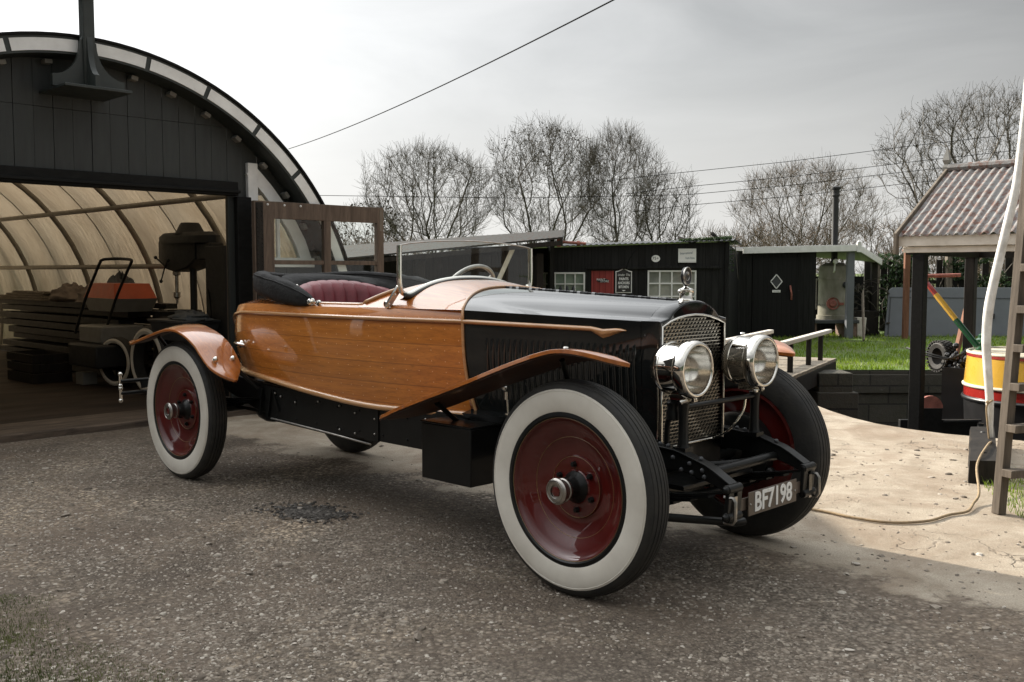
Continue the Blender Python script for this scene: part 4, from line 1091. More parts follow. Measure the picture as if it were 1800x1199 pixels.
for u, v, w in ((.46, None, .86),):
    b = bw(u) + .004; m.tube(curve3([L3(u - .055, b - .012, w), L3(u - .05, b + .022, w + .008), L3(u, b + .036, w + .008), L3(u + .055, b + .022, w)], 4), [.011] * 12 + [.006], 8); m.lathe([(.024, 0), (.022, .01), (.012, .014)], L3(u - .05, b - .02, w), L3(0, 1, 0), 12)
cb(m, 'body_handle', 'chrome', bo, smooth=60)

# bonnet
bn_ = MB(); rows = []
UB = lambda t, x: (2.372 - .17 * (1 - x * x) * (1 - t)) * (1 - t) + (3.277) * t if False else (SEAMU(x) + .002) + (3.277 - SEAMU(x) - .002) * t
for i in range(29):
    t = i / 28; row = []
    for j in range(NX + 1):
        x = -1 + 2 * j / NX; u = UB(t, x); uu = 2.37 + (3.277 - 2.37) * t
        v, w = bonnet_top(uu, x); c = cowl_front(x)
        k = smoothstep(0, .55, t); w = (c[2] + (uu - 2.37) * -.05) * (1 - k) + w * k
        row.append(L3(u, v, w))
    rows.append(row)
bn_.grid(rows)
bon = cb(bn_, 'bonnet', 'black', smooth=60)
m = MB()
HB = lambda u: .452 + (.272 - .452) * (u - 2.37) / .907
SHD = lambda u: 1.118 + (1.090 - 1.118) * (u - 2.37) / .907
for s in (1, -1):
    rows = []
    for i in range(25):
        t = i / 24; row = []
        for k_ in range(9):
            y = k_ / 8; low = .622 + .03 * t
            u0 = 2.374 + .045 * (1 - y) ** 3
            u = u0 + (3.277 - u0) * t; w = low + (SHD(u) - low) * y
            row.append(L3(u, s * (HB(u) - .05 * (1 - y) ** 2.2 * (1 - .5 * t)), w))
        rows.append(row)
    m.grid(rows)
cb(m, 'bonnet_side', 'black', bon, smooth=50)
lou = []
for i in range(25):
    u = 2.50 + .745 * i / 24; m = MB()
    for s in (1, -1):
        rows = []
        for j in range(9):
            y = j / 8; w = .665 + .325 * y; yy = (w - .64) / (1.1 - .64); r = .0085 * math.sin(math.pi * min(1, max(0, y))) ** .22 if 0 < y < 1 else 0.0005
            v0 = HB(u) - .05 * max(0, 1 - yy) ** 2.2 * (1 - .5 * (u - 2.37) / .907) - .001
            rows.append([L3(u + .0095 * math.cos(a) , s * (v0 + r * math.sin(a) * 1.25), w) for a in [math.pi * q_ / 6 for q_ in range(7)]])
        m.grid(rows)
    if i < 25: cb(m, 'louvre', 'black', bon, smooth=60)
# bonnet spear moulding
m = MB()
for s in (1, -1):
    rows = []
    for i in range(31):
        u = 2.37 + .845 * i / 30; t = (u - 2.37) / .845
        h = .0105 if t < .80 else (.0105 + .02 * ((t - .80) / .07) if t < .87 else max(.0008, .0305 * (1 - (t - .87) / .13)))
        zc = 1.064 - .016 * t - (max(0, h - .0105) * .45); b = HB(u) + .0005
        rows.append([L3(u, s * b, zc - h), L3(u, s * (b + .009), zc - h * .55), L3(u, s * (b + .011), zc), L3(u, s * (b + .009), zc + min(h, .0105) * .6), L3(u, s * b, zc + min(h, .0105))])
    m.grid(rows)
cb(m, 'bonnet_spear', 'moulding', bon, smooth=60)
m = MB(); m.tube([L3(2.21 + (3.27 - 2.21) * i / 20, 0, 1.2205 - .0465 * i / 20) for i in range(21)], .006, 6)
for i in range(22): u = 2.24 + 1.0 * i / 22; m.tube([L3(u, 0, 1.2195 - .0439 * (u - 2.21)), L3(u + .02, 0, 1.2195 - .0439 * (u - 2.19))], .0085, 6)
cb(m, 'bonnet_hinge', 'black', bon, smooth=60)
# bonnet bottom shelf and inner panels down to the frame
m = MB()
for s in (1, -1): m.grid([[L3(u, s * (HB(u) - .045), .645), L3(u, s * (HB(u) + .02), .632), L3(u, s * .40, .56), L3(u, s * .40, .46)] for u in [2.38 + .9 * i / 8 for i in range(9)]])
cb(m, 'bonnet_shelf', 'black', bon, smooth=40)
m = MB()
s = 1
for s in (1, -1):
    m.tube([L3(2.66, s * .44, .655), L3(2.66, s * .445, .72)], .006, 8); m.tube([L3(2.66, s * .452, .72), L3(2.66, s * .452, .755)], .009, 8)
    m.ball(L3(2.66, s * .462, .775), .017, 10); m.ball(L3(2.645, s * .455, .80), .013, 10); m.lathe([(0, 0), (.016, 0), (.016, .006), (0, .006)], L3(2.66, s * .44, .65), (0, 0, 1), 10)
cb(m, 'bonnet_catch', 'chrome', bon, smooth=60)

# radiator
m = MB()
def shell_pts(f):
    k = 1 - .075 * f; hb = .272; pts = [(hb * k - .03, .52), (hb * k - .018, .68), (hb * k - .006, .86), (hb * k, 1.02), (hb * k, 1.078)]
    top_ = [bonnet_top(3.277, 1 - 2 * i / 44) for i in range(45)]
    pts += [(v * k, w + .0015) for v, w in top_]
    return pts + [(-v, w) for v, w in reversed(pts[:5])]
S0, S1 = shell_pts(0), shell_pts(1)
NS = len(S0)
rows = [[L3(3.280, v, w) for v, w in S0], [L3(3.300, v, w) for v, w in shell_pts(.15)], [L3(3.355, v, w) for v, w in shell_pts(.85)], [L3(3.362, v * .992, w - .003) for v, w in S1], [L3(3.364, v * .975, w - .010) for v, w in S1]]
m.grid(rows)
G = [(.236, .55), (.236, 1.068), (.18, 1.088), (.12, 1.102), (.06, 1.110), (0, 1.113), (-.06, 1.110), (-.12, 1.102), (-.18, 1.088), (-.236, 1.068), (-.236, .55)]
gt_ = lambda v: interp(abs(v), [(0, 1.113), (.06, 1.110), (.12, 1.102), (.18, 1.088), (.236, 1.068)])
fr1 = []; fr2 = []
for v, w in S1:
    v1, w1 = v * .975, w - .010; fr1.append(L3(3.364, v1, w1))
    if w1 < 1.068: fr2.append(L3(3.360, math.copysign(.236, v1), min(w1, 1.06)))
    else:
        v2 = max(-.236, min(.236, v1 * .985)); fr2.append(L3(3.360, v2, min(gt_(v2), w1 - .001)))
m.grid([fr1, fr2])
sh = cb(m, 'radiator_shell', 'black', smooth=28)
m = MB(); gp = [L3(3.362, v, w) for v, w in G]; m.tube(gp, .0055, 8); m.tube([L3(3.357, .236, .553), L3(3.357, -.236, .553)], .006, 8); m.tube([L3(3.352, v * 1.062, w + .004) for v, w in G[:2]], .004, 6); m.tube([L3(3.352, v * 1.062, w + .004) for v, w in G[-2:]], .004, 6)
cb(m, 'grille_frame', 'chrome', sh, smooth=60)
m = MB(); m.add([L3(3.330, v, w) for v, w in G], [tuple(range(len(G)))]); cb(m, 'radiator_core', 'signblack', sh, smooth=0)
m = MB(); rp_ = .0152; k = 0; w = .565
gtop = lambda v: interp(abs(v), [(0, 1.105), (.06, 1.102), (.12, 1.094), (.18, 1.080), (.236, 1.060)])
while w < 1.10:
    ext = max([x for x in [.002 * i for i in range(116)] if gtop(x) > w] + [0])
    if ext > .01: m.beam(L3(3.350, ext, w), L3(3.350, -ext, w), .0030, .0036)
    off = .5 if k % 2 else 0.0
    for i in range(-9, 10):
        v = (i + off) * .0262
        if abs(v) > .226 or gtop(v) < w + rp_ * .8: continue
        m.beam(L3(3.341, v + .0030, w), L3(3.347, v - .0030, w + rp_), .0075, .003, up=(1, 0, 0))
    w += rp_; k += 1
cb(m, 'grille', 'grille', sh, smooth=0)
m = MB(); m.lathe([(.048, 0), (.040, .004), (.031, .008), (.0285, .014), (.0285, .040), (.033, .043), (.0345, .049), (.033, .054), (.026, .057), (.012, .062), (.007, .068), (.007, .074), (0, .075)], L3(3.315, 0, 1.168), (0, 0, 1), 24)
for s in (1, -1): m.tube([L3(3.315, s * .03, 1.214), L3(3.315, s * .046, 1.214)], .007, 8); m.ball(L3(3.315, s * .046, 1.212), .010, 8)
cb(m, 'radiator_cap', 'chrome', sh, smooth=50)
m = MB(); c = L3(3.305, 0, 1.277)
c = L3(3.315, 0, 1.279); gx = L3(.985, -.17, 0)
m.lathe([(0, -.010), (.034, -.010), (.0385, -.006), (.0385, .007), (.036, .010), (.030, .0075), (.015, .0065), (0, .0065)], c, gx, 32); m.tube([L3(3.315, 0, 1.244), L3(3.315, 0, 1.236)], .009, 8); mm = cb(m, 'temperature_gauge', 'signblack', sh, smooth=50)
m = MB(); m.lathe([(.0385, .0020), (.0402, .0050), (.0400, .0090), (.0380, .0105), (.0362, .0098)], c, gx, 32); cb(m, 'gauge_rim', 'steel', sh, smooth=50)
m = MB(); m.ball(Vector(c) + Vector((.0065, 0, .010)), .0075, 10); m.lathe([(.021, .0068), (.0195, .0082), (.018, .0068)], c, gx, 24); cb(m, 'gauge_glass', 'steel', sh, smooth=50)

# windscreen
WU = 1.93
bot = [(.474, 1.43), (.476, 1.36), (.476, 1.26), (.466, 1.205), (.44, 1.186), (.40, 1.188), (.35, 1.208), (.28, 1.232), (.20, 1.250), (.10, 1.262), (0, 1.265)]
bot = bot + [(-v, w) for v, w in reversed(bot[:-1])]
bp = curve3([L3(WU, v, w) for v, w in bot], 4)
m = MB(); m.tube(bp, .0135, 8); wsf = cb(m, 'windscreen_frame', 'chrome', smooth=60)
tp = [L3(WU, .474 - .948 * i / 24, 1.43 + .032 * math.sin(math.pi * i / 24) ** .7) for i in range(25)]
m = MB(); m.add(bp + list(reversed([Vector(p) for p in tp[1:-1]])), [tuple(range(len(bp) + len(tp) - 2))]); cb(m, 'windscreen_glass', 'glass', wsf, smooth=0)
m = MB(); m.tube([p + Vector((.020, 0, -.010)) for p in bp[14:-14]], .0125, 8); cb(m, 'screen_rubber', 'rubber', wsf, smooth=60)
m = MB(); m.tube(tp, .0038, 6); cb(m, 'glass_edge', 'steel', wsf, smooth=60)
m = MB(); rows = []
for x in [-.90 + 1.8 * j / 40 for j in range(41)]:
    a = cowl_rear(x); zz = a[2]; vv = .44 * x / .9
    gz = interp(abs(vv), [(0, 1.255), (.10, 1.252), (.20, 1.240), (.28, 1.222), (.35, 1.198), (.44, 1.176)])
    rows.append([L3(WU - .004, vv, gz), L3(WU + .02, vv, gz - .012), L3(WU + .03 - .10 * abs(x) ** 3, vv, gz - .034), L3(WU - .02 - .10 * abs(x) ** 3, vv, gz - .034), L3(WU - .02, vv, gz - .01)])
m.grid(rows, closev=True); cb(m, 'scuttle_seal', 'rubber', wsf, smooth=60)
for s in (1, -1):
    m = MB(); m.beam(L3(1.925, s * .470, 1.225), L3(1.865, s * .497, 1.13), .016, .036, up=(0, 1, 0)); m.ball(L3(1.86, s * .50, 1.135), .02, 10, (1.3, .6, 1)); m.ball(L3(1.905, s * .485, 1.185), .010, 8)
    cb(m, 'windscreen_bracket', 'chrome', wsf, smooth=50, bevel=.003)
# steering wheel
FS = CF @ Matrix.Translation(L3(1.62, -.27, 1.165)) @ Matrix.Rotation(R(-58), 4, 'Y')
m = MB(); m.tube([(0.195 * math.cos(2 * math.pi * i / 40), .195 * math.sin(2 * math.pi * i / 40), 0) for i in range(40)], .0125, 8, closed=True)
stw = m.build('steering_wheel', 'steel', car, FS, smooth=60)
m = MB()
for k in range(4): a = R(45) + k * R(90); m.beam((0, 0, -.02), (.19 * math.cos(a), .19 * math.sin(a), 0), .018, .006)
m.build('spoke', 'steel', stw, FS)
m = MB(); m.tube([(0, 0, .01), (0, 0, -.5)], .02, 10); m.lathe([(.04, -.01), (.036, .014), (0, .018)], (0, 0, 0), (0, 0, 1), 16); m.build('column', 'castiron', stw, FS)

# seat
m = MB(); rows = []; NF = 132
for i in range(NF + 1):
    y = -1 + 2 * i / NF; v = .455 * y; fl = .017 * abs(math.sin(11 * math.pi * (y + 1) / 2)) ** .6
    topw = 1.245 - .12 * abs(y) ** 2.6; back = .30 * (1 - (1 - abs(y) ** 3) ** 1)  # wraps forward at the ends
    u = .70 + back
    rows.append([L3(u - .10, v, .95), L3(u - .10, v, topw - .05), L3(u - .07, v, topw - .012), L3(u - .02 + fl * .3, v, topw + fl * .25), L3(u + .04 + fl * .7, v, topw - .02), L3(u + .065 + fl, v, topw - .07), L3(u + .085 + fl, v, topw - .2), L3(u + .11 + fl, v, .80)])
m.grid(rows); cb(m, 'seat_back', 'leather', smooth=70)
m = MB(); m.box(.78, 1.40, -.44, .44, .70, .88); cb(m, 'seat_cushion', 'leather', bevel=.05)

# folded hood
path = [(1.235, .515, 1.118, 1.150, .030), (1.17, .525, 1.108, 1.190, .060), (1.05, .525, 1.112, 1.235, .085), (.88, .51, 1.128, 1.268, .10), (.68, .465, 1.155, 1.292, .115), (.50, .385, 1.172, 1.304, .125), (.36, .27, 1.175, 1.300, .13), (.28, .14, 1.17, 1.292, .13), (.25, 0, 1.168, 1.288, .13)]
path = path + [(a, -b, c, d, e) for a, b, c, d, e in reversed(path[:-1])]
P3 = curve3([L3(a, b, (c + d) / 2) for a, b, c, d, e in path], 5); n5 = len(P3)
m = MB(); rows = []
for i, p in enumerate(P3):
    f = i / 5; a = min(int(f), len(path) - 2); t = f - a
    lo = path[a][2] * (1 - t) + path[a + 1][2] * t; hi = path[a][3] * (1 - t) + path[a + 1][3] * t; wd = path[a][4] * (1 - t) + path[a + 1][4] * t
    d = (P3[min(i + 1, n5 - 1)] - P3[max(i - 1, 0)]); d.z = 0; d.normalize(); nrm = Vector((d.y, -d.x, 0))
    row = []
    for j in range(18):
        th = 2 * math.pi * j / 18; cx, sx = math.cos(th), math.sin(th)
        k = 1 + .10 * mnoise.noise(Vector((i * .45, j * .8, 2))) + .05 * mnoise.noise(Vector((i * 1.1, j * .5, 6))) 
        row.append(Vector((p.x, p.y, (lo + hi) / 2)) + nrm * (wd * .42 * math.copysign(abs(cx) ** .6, cx) * k) + Vector((0, 0, (hi - lo) / 2 * math.copysign(abs(sx) ** .8, sx) * k)))
    rows.append(row)
m.grid(rows, closev=True); m.add(rows[0], [tuple(range(18))]); m.add(rows[-1], [tuple(range(17, -1, -1))])
hood = cb(m, 'folded_hood', 'blackcloth', smooth=70)
m = MB()
for s in (-3, 0): 
    m.tube([rows[i][(2 if s else 7)] + Vector((0, 0, .002)) for i in range(2, n5 - 2)], .004, 5)
cb(m, 'hood_seam', 'blackcloth', hood, smooth=60)
# flap of the hood cover behind the seat
m = MB(); rr = []
for i in range(41):
    y = -1 + 2 * i / 40; v = .47 * y; u = .62 + .38 * abs(y) ** 2.4
    hang = 1.205 - .05 * abs(y) ** 2 + .012 * math.sin(y * 9)
    rr.append([L3(u - .22 + .05 * abs(y), v * .93, 1.285 - .05 * abs(y) ** 3), L3(u - .10, v, 1.275 - .09 * abs(y) ** 3), L3(u - .03, v, min(hang + .03, 1.25 - .08 * abs(y) ** 3)), L3(u - .025, v, hang - .01)])
m.slab(rr, (0, 0, -.006)); cb(m, 'hood_cover', 'blackcloth', hood, smooth=60)
m = MB()
for s in (1, -1): m.lathe([(.020, 0), (.020, .008), (.008, .012), (.008, .022), (.017, .024), (.012, .032), (0, .033)], L3(1.235, s * .52, 1.135), L3(.15, s, 0), 14); m.lathe([(.016, 0), (.014, .012), (0, .014)], L3(1.285, s * .512, 1.13), L3(.2, s, .1), 12)
cb(m, 'hood_pivot', 'chrome', hood, smooth=50)
m = MB()
for y in (.55, -.2): m.lathe([(.009, 0), (.006, .006), (0, .007)], L3(.60 + .38 * abs(y) ** 2.4, .47 * y, 1.215), L3(1, 0, .2), 10)
cb(m, 'press_stud', 'chrome', hood, smooth=50)

# wings
def fender(name, out, inn, s, thick=.016, camber=.012):
    """out/inn: lists of (u, v, w)"""
    n = 60
    def res(pts):
        P = curve3([L3(a, s * b, c) for a, b, c in pts], 10); acc = [0]
        for a, b in zip(P, P[1:]): acc.append(acc[-1] + (b - a).length)
        o = []
        for i in range(n + 1):
            d = acc[-1] * i / n; k = 0
            while k < len(acc) - 2 and acc[k + 1] < d: k += 1
            t = (d - acc[k]) / max(1e-9, acc[k + 1] - acc[k]); o.append(P[k].lerp(P[k + 1], t))
        return o
    A, B = res(out), res(inn); rows = []
    for i in range(n + 1):
        rows.append([A[i].lerp(B[i], j / 8) for j in range(9)])
    nor = []
    for i in range(n + 1):
        d = rows[min(i + 1, n)][4] - rows[max(i - 1, 0)][4]; c = (B[i] - A[i])
        c = c if c.length > .02 else Vector(L3(0, -s, 0)); k = d.cross(c)
        if k.length < 1e-6: k = nor[-1] if nor else Vector((0, 0, 1))
        k = k.normalized(); nor.append(-k if (nor and nor[-1].dot(k) < 0) else k)
    if sum(x.z for x in nor) < 0: nor = [-x for x in nor]
    for i in range(n + 1):
        for j in range(9): rows[i][j] = rows[i][j] + nor[i] * camber * (1 - ((j - 4) / 4) ** 2) * min(1, (A[i] - B[i]).length / .1)
    m = MB(); m.slab(rows, lambda i, j: -nor[i] * thick)
    o = cb(m, name, 'varnish_plain', smooth=50, bevel=.004)
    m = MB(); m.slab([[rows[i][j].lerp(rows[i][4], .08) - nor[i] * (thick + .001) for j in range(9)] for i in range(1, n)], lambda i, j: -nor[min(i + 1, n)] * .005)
    cb(m, 'wing_underside_shade', 'underwing_shade', o, smooth=50)  # thin extra slab whose dark colour stands for shade under the wing
    return o
for s in (1, -1):
    fo = [(2.00, .665, .598), (2.10, .725, .622), (2.30, .765, .690), (2.70, .785, .823), (3.0, .785, .930), (3.20, .785, .990), (3.30, .770, 1.000), (3.38, .738, .988), (3.45, .692, .968), (3.50, .635, .950)]
    fi = [(1.99, .635, .595), (2.08, .575, .608), (2.28, .545, .655), (2.60, .535, .765), (2.85, .53, .850), (3.05, .53, .915), (3.18, .535, .950), (3.30, .555, .960), (3.42, .595, .955), (3.498, .628, .949)]
    if s < 0: fo = [(a, b, c - .035 * smoothstep(2.4, 3.2, a)) for a, b, c in fo]; fi = [(a, b, c - .035 * smoothstep(2.4, 3.2, a)) for a, b, c in fi]
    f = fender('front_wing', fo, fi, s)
    m = MB()
    m.tube([L3(3.18, s * .66, .945), L3(3.10, s * .42, .60)], .012, 8); m.tube([L3(2.42, s * .66, .70), L3(2.35, s * .42, .55)], .012, 8); cb(m, 'wing_stay', 'chassis', f, smooth=60)
    m = MB(); m.lathe([(.013, 0), (.010, .006), (0, .007)], L3(3.2, s * .66, .994), (0, 0, 1), 12); m.lathe([(.010, 0), (.008, .005), (0, .006)], L3(2.45, s * .66, .742), L3(-.33, 0, .94), 12); cb(m, 'wing_bolt', 'chrome', f, smooth=50)
    ro = [(-.62, .715, .835), (-.45, .775, .842), (-.2, .795, .895), (0, .80, .938), (.12, .80, .953), (.22, .80, .948), (.32, .80, .922), (.43, .80, .875), (.51, .80, .818), (.60, .795, .755), (.68, .765, .712), (.72, .70, .678)]
    ri = [(-.63, .69, .835), (-.55, .62, .856), (-.3, .57, .925), (-.12, .56, .958), (.0, .56, .970), (.10, .56, .968), (.22, .56, .945), (.32, .56, .915), (.42, .56, .868), (.51, .56, .790), (.575, .58, .735), (.70, .675, .672)]
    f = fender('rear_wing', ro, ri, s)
    m = MB()
    for u, v, w in ((.575, .745, .790), (.535, .610, .785)): m.lathe([(.017, -.006), (.0155, .012), (.009, .019), (0, .021)], L3(u, s * v, w), L3(.72, 0, .69), 14)
    cb(m, 'wing_bolt', 'chrome', f, smooth=50)
    m = MB(); m.tube([L3(.45, s * .68, .83), L3(.55, s * .45, .6)], .012, 8); m.tube([L3(-.3, s * .66, .88), L3(-.35, s * .4, .58)], .012, 8); cb(m, 'wing_stay', 'chassis', f, smooth=60)

# wheels (local: x radial, y along the axle, outwards +y)
def wheel(u, s, front):
    """s=+1 right (near) side"""
    F = CF @ Matrix.Translation(L3(u, s * .64, .435)) @ (Matrix.Identity(4) if s < 0 else Matrix.Rotation(math.pi, 4, 'Z'))
    ax = (0, 1, 0)
    m = MB()
    m.lathe([(.300, .050), (.292, .062), (.287, .0605), (.281, .057), (.275, .049), (.268, .041), (.25, .034), (.225, .022), (.20, .006), (.175, -.006), (.15, -.0125), (.128, -.014), (.124, -.006), (.120, -.006), (.07, -.006), (.066, -.002), (.03, -.002)], (0, 0, 0), ax, 72)
    m.lathe([(.300, .050), (.300, -.055), (.285, -.06), (.27, -.03), (.2, -.032), (.06, -.04)], (0, 0, 0), ax, 72)
    w = m.build('wheel', 'maroon', car, F, smooth=35)
    m = MB()
    prof = [(.296, .050), (.306, .063), (.318, .066), (.36, .069), (.395, .064), (.4105, .058), (.4200, .052), (.4235, .046)]
    tread = []
    for k in range(5):
        y1 = .044 - k * .0190; y0 = y1 - .0135; c = lambda y: .4350 - 4.0 * y * y
        tread += [(c(y1) - .006, y1 + .0015), (c(y1), y1), (c(y0), y0), (c(y0) - .006, y0 - .0015)]
    prof = prof + tread + [(r, -y) for r, y in reversed(prof)]
    m.lathe(prof, (0, 0, 0), ax, 96); ty = m.build('tyre', 'rubber', w, F, smooth=30)
    m = MB(); m.lathe([(.3095, .0640), (.318, .0672), (.340, .0688), (.36, .0702), (.380, .0685), (.395, .0654), (.4003, .0632), (.4008, .0600)], (0, 0, 0), ax, 96); m.lathe([(.391, .0664), (.393, .0676), (.395, .0655)], (0, 0, 0), ax, 96); m.build('whitewall', 'whitewall', w, F, smooth=50)
    m = MB(); m.lathe([(.286, .0605), (.2935, .0665), (.302, .0650), (.3095, .0630), (.311, .058)], (0, 0, 0), ax, 72); m.build('rim_ring', 'chassis', w, F, smooth=40)
    m = MB()
    for rr_, yy in ((.2035, .0085), (.1235, -.0045), (.286, .0608)):
        m.lathe([(rr_ - .0009, yy - .0004), (rr_, yy + .0010), (rr_ + .0009, yy + .0004)], (0, 0, 0), ax, 72)
    m.build('pinstripe', 'goldline', w, F, smooth=50)
    for k in range(6):
        a = R(60) * k + R(25); m = MB(); m.lathe([(.0125, -.006), (.0125, .004), (.009, .012), (.005, .013), (0, .013)], (.092 * math.cos(a), 0, .092 * math.sin(a)), ax, 6); m.build('wheel_bolt', 'chassis', w, F, smooth=30)
    m = MB(); m.lathe([(.068, -.006), (.062, .004), (.047, .014), (.041, .034), (.037, .062), (.030, .07)], (0, 0, 0), ax, 28); m.build('hub', 'chassis', w, F, smooth=45)
    m = MB(); m.lathe([(.034, .060), (.045, .064), (.047, .070), (.047, .076), (.043, .079), (.043, .098), (.051, .101), (.053, .106), (.053, .114), (.049, .119), (.044, .121), (.042, .118), (.040, .121), (.030, .122), (.026, .120), (.0255, .112), (0, .112)], (0, 0, 0), ax, 32); hc = m.build('hub_cap', 'steel', w, F, smooth=35)
    m = MB(); m.lathe([(.0225, .1125), (.0225, .117), (.018, .119), (0, .119)], (0, 0, 0), ax, 6); m.build('hub_nut', 'maroon', w, F, smooth=30)
    m = MB(); m.lathe([(.17, -.03), (.185, -.04), (.185, -.095), (.165, -.105), (.05, -.11), (.03, -.13), (.03, -.30)], (0, 0, 0), ax, 40); m.build('brake_drum', 'chassis', w, F, smooth=35)
    return w
for s in (1, -1): wheel(WB, s, True)
for s in (1, -1): wheel(0, s, False)

# chassis
m = MB()
for s in (1, -1):
    rows = []
    for i in range(41):
        u = -.75 + 4.5 * i / 40
        hi = interp(u, [(-.75, .60), (-.4, .66), (0, .68), (.5, .63), (.8, .615), (2.4, .60), (3.1, .585), (3.3, .585), (3.5, .57), (3.65, .525), (3.755, .465)])
        lo = interp(u, [(-.75, .55), (-.4, .58), (0, .58), (.5, .46), (.8, .435), (2.4, .43), (3.0, .45), (3.3, .49), (3.5, .495), (3.65, .465), (3.755, .43)])
        ce = interp(u, [(-.75, .40), (1.5, .42), (2.3, .41), (3.0, .33), (3.3, .295), (3.755, .295)])
        rows.append([L3(u, s * (ce + .02), lo), L3(u, s * (ce + .02), hi), L3(u, s * (ce - .02), hi), L3(u, s * (ce - .02), lo)])
    m.grid(rows, closev=True); m.add(rows[-1], [(0, 1, 2, 3)])
fr = cb(m, 'frame', 'chassis', smooth=40, bevel=.004)
m = MB()
for s in (1, -1):
    rows = []
    for i in range(13):
        u = 3.30 + .45 * i / 12
        hi = interp(u, [(3.3, .592), (3.5, .577), (3.65, .532), (3.755, .472)]); rows.append([L3(u, s * (.295 + .028), hi - .008), L3(u, s * (.295 + .028), hi), L3(u, s * (.295 - .028), hi), L3(u, s * (.295 - .028), hi - .008)])
    m.grid(rows, closev=True); m.add(rows[-1], [(0, 1, 2, 3)])
cb(m, 'frame_flange', 'chassis', fr, smooth=40, bevel=.002)
m = MB()
for u, w, z in ((3.52, .5, .0), (3.56, .53, 0), (3.57, .495, 0), (3.62, .51, 0), (3.63, .485, 0), (3.48, .545, 0)):
    for s in (1, -1): m.ball(L3(u, s * .316, w), .010, 8)
for u in (3.40, 3.44, 3.60): 
    for s in (1, -1): m.ball(L3(u, s * .295, interp(u, [(3.3, .597), (3.5, .58), (3.65, .537)])), .010, 8)
cb(m, 'frame_rivet', 'darkgrey', fr, smooth=50)
m = MB()
for s in (1, -1): m.box(.62, 2.40, s * .445 * -1 - .003, s * .445 * -1 + .003, .415, .618)
for s in (1, -1):
    for i in range(9): m.ball(L3(.75 + .2 * i, s * .449, .56), .007, 6); m.ball(L3(.75 + .2 * i, s * .449, .45), .007, 6)
    m.box(1.62, 1.66, -s * .446 - .004, -s * .446 + .004, .405, .60); m.tube([L3(.72, s * .455, .425), L3(1.64, s * .455, .395)], .005, 6)
    m.box(1.60, 1.72, -s * .45 - .005, -s * .45 + .005, .41, .58)
    m.beam(L3(.70, s * .455, .60), L3(.66, s * .455, .44), .014, .012, up=(0, 1, 0)); m.beam(L3(.72, s * .455, .60), L3(.78, s * .455, .48), .012, .012, up=(0, 1, 0)); m.beam(L3(.60, s * .455, .60), L3(.57, s * .455, .44), .02, .012, up=(0, 1, 0))
cb(m, 'valance', 'chassis', fr, smooth=40)
m = MB()
for s in (1, -1): m.tube([L3(.70, s * .458, .432), L3(1.2, s * .458, .414), L3(1.66, s * .458, .392)], .0055, 6)
cb(m, 'brake_rod', 'steel', fr, smooth=60)
m = MB()
for s in (1, -1):
    for u, w in ((.74, .585), (.80, .57), (.95, .55), (1.18, .575), (1.38, .57), (1.38, .44), (1.52, .545), (1.52, .435), (1.69, .53), (1.69, .45), (1.9, .58), (2.1, .57), (2.1, .44)): m.ball(L3(u, s * .4545, w), .0065, 8)
cb(m, 'valance_bolt', 'steel', fr, smooth=50)
m = MB(); m.tube([L3(3.60, .295, .487), L3(3.60, -.295, .487)], .021, 12); cb(m, 'cross_tube', 'chassis', fr, smooth=60)
m = MB(); m.box(3.28, 3.50, -.27, .27, .40, .42); m.box(3.30, 3.32, -.285, .285, .43, .57); m.tube(curve3([L3(3.34, .2, .46), L3(3.44, .05, .47), L3(3.54, -.12, .475), L3(3.58, -.25, .49)], 5), .014, 8)
for v in (-.1, .02, .14): m.lathe([(0, -.05), (.018, -.05), (.018, .05), (0, .05)], L3(3.50, v, .455), L3(.4, 1, 0), 10)
cb(m, 'undertray', 'chassis', fr, smooth=40, bevel=.003)
m = MB(); m.box(.2, 3.25, -.40, .40, .44, .46); m.lathe([(0, -.25), (.14, -.25), (.17, 0), (.14, .25), (0, .25)], L3(2.7, 0, .45), L3(1, 0, 0), 16); m.tube([L3(2.3, 0, .45), L3(0, 0, .43)], .05, 10); cb(m, 'gearbox', 'chassis', fr, smooth=50)
m = MB(); m.tube([L3(0, -.6, .435), L3(0, .6, .435)], .045, 12); m.ball(L3(0, 0, .435), .15, 14); cb(m, 'rear_axle', 'chassis', smooth=60)
m = MB(); pts = [L3(WB, v, w) for v, w in ((-.60, .42), (-.50, .38), (-.42, .345), (-.25, .33), (0, .325), (.25, .33), (.42, .345), (.50, .38), (.60, .42))]
for a, b in zip(pts, pts[1:]): m.beam(a, b, .05, .06)
m.tube([L3(3.42, -.56, .34), L3(3.42, .56, .34)], .014, 8); m.ball(L3(3.42, .56, .345), .03, 8); m.ball(L3(3.42, -.56, .345), .03, 8); m.beam(L3(3.42, .57, .345), L3(3.24, .57, .40), .03, .03); m.beam(L3(3.42, -.57, .345), L3(3.24, -.57, .40), .03, .03)
m.tube([L3(3.47, .50, .335), L3(3.72, .22, .30), L3(3.73, .18, .30)], [.018, .016, .016], 8); m.ball(L3(3.46, .49, .355), .03, 8)
cb(m, 'front_axle', 'chassis', smooth=45)
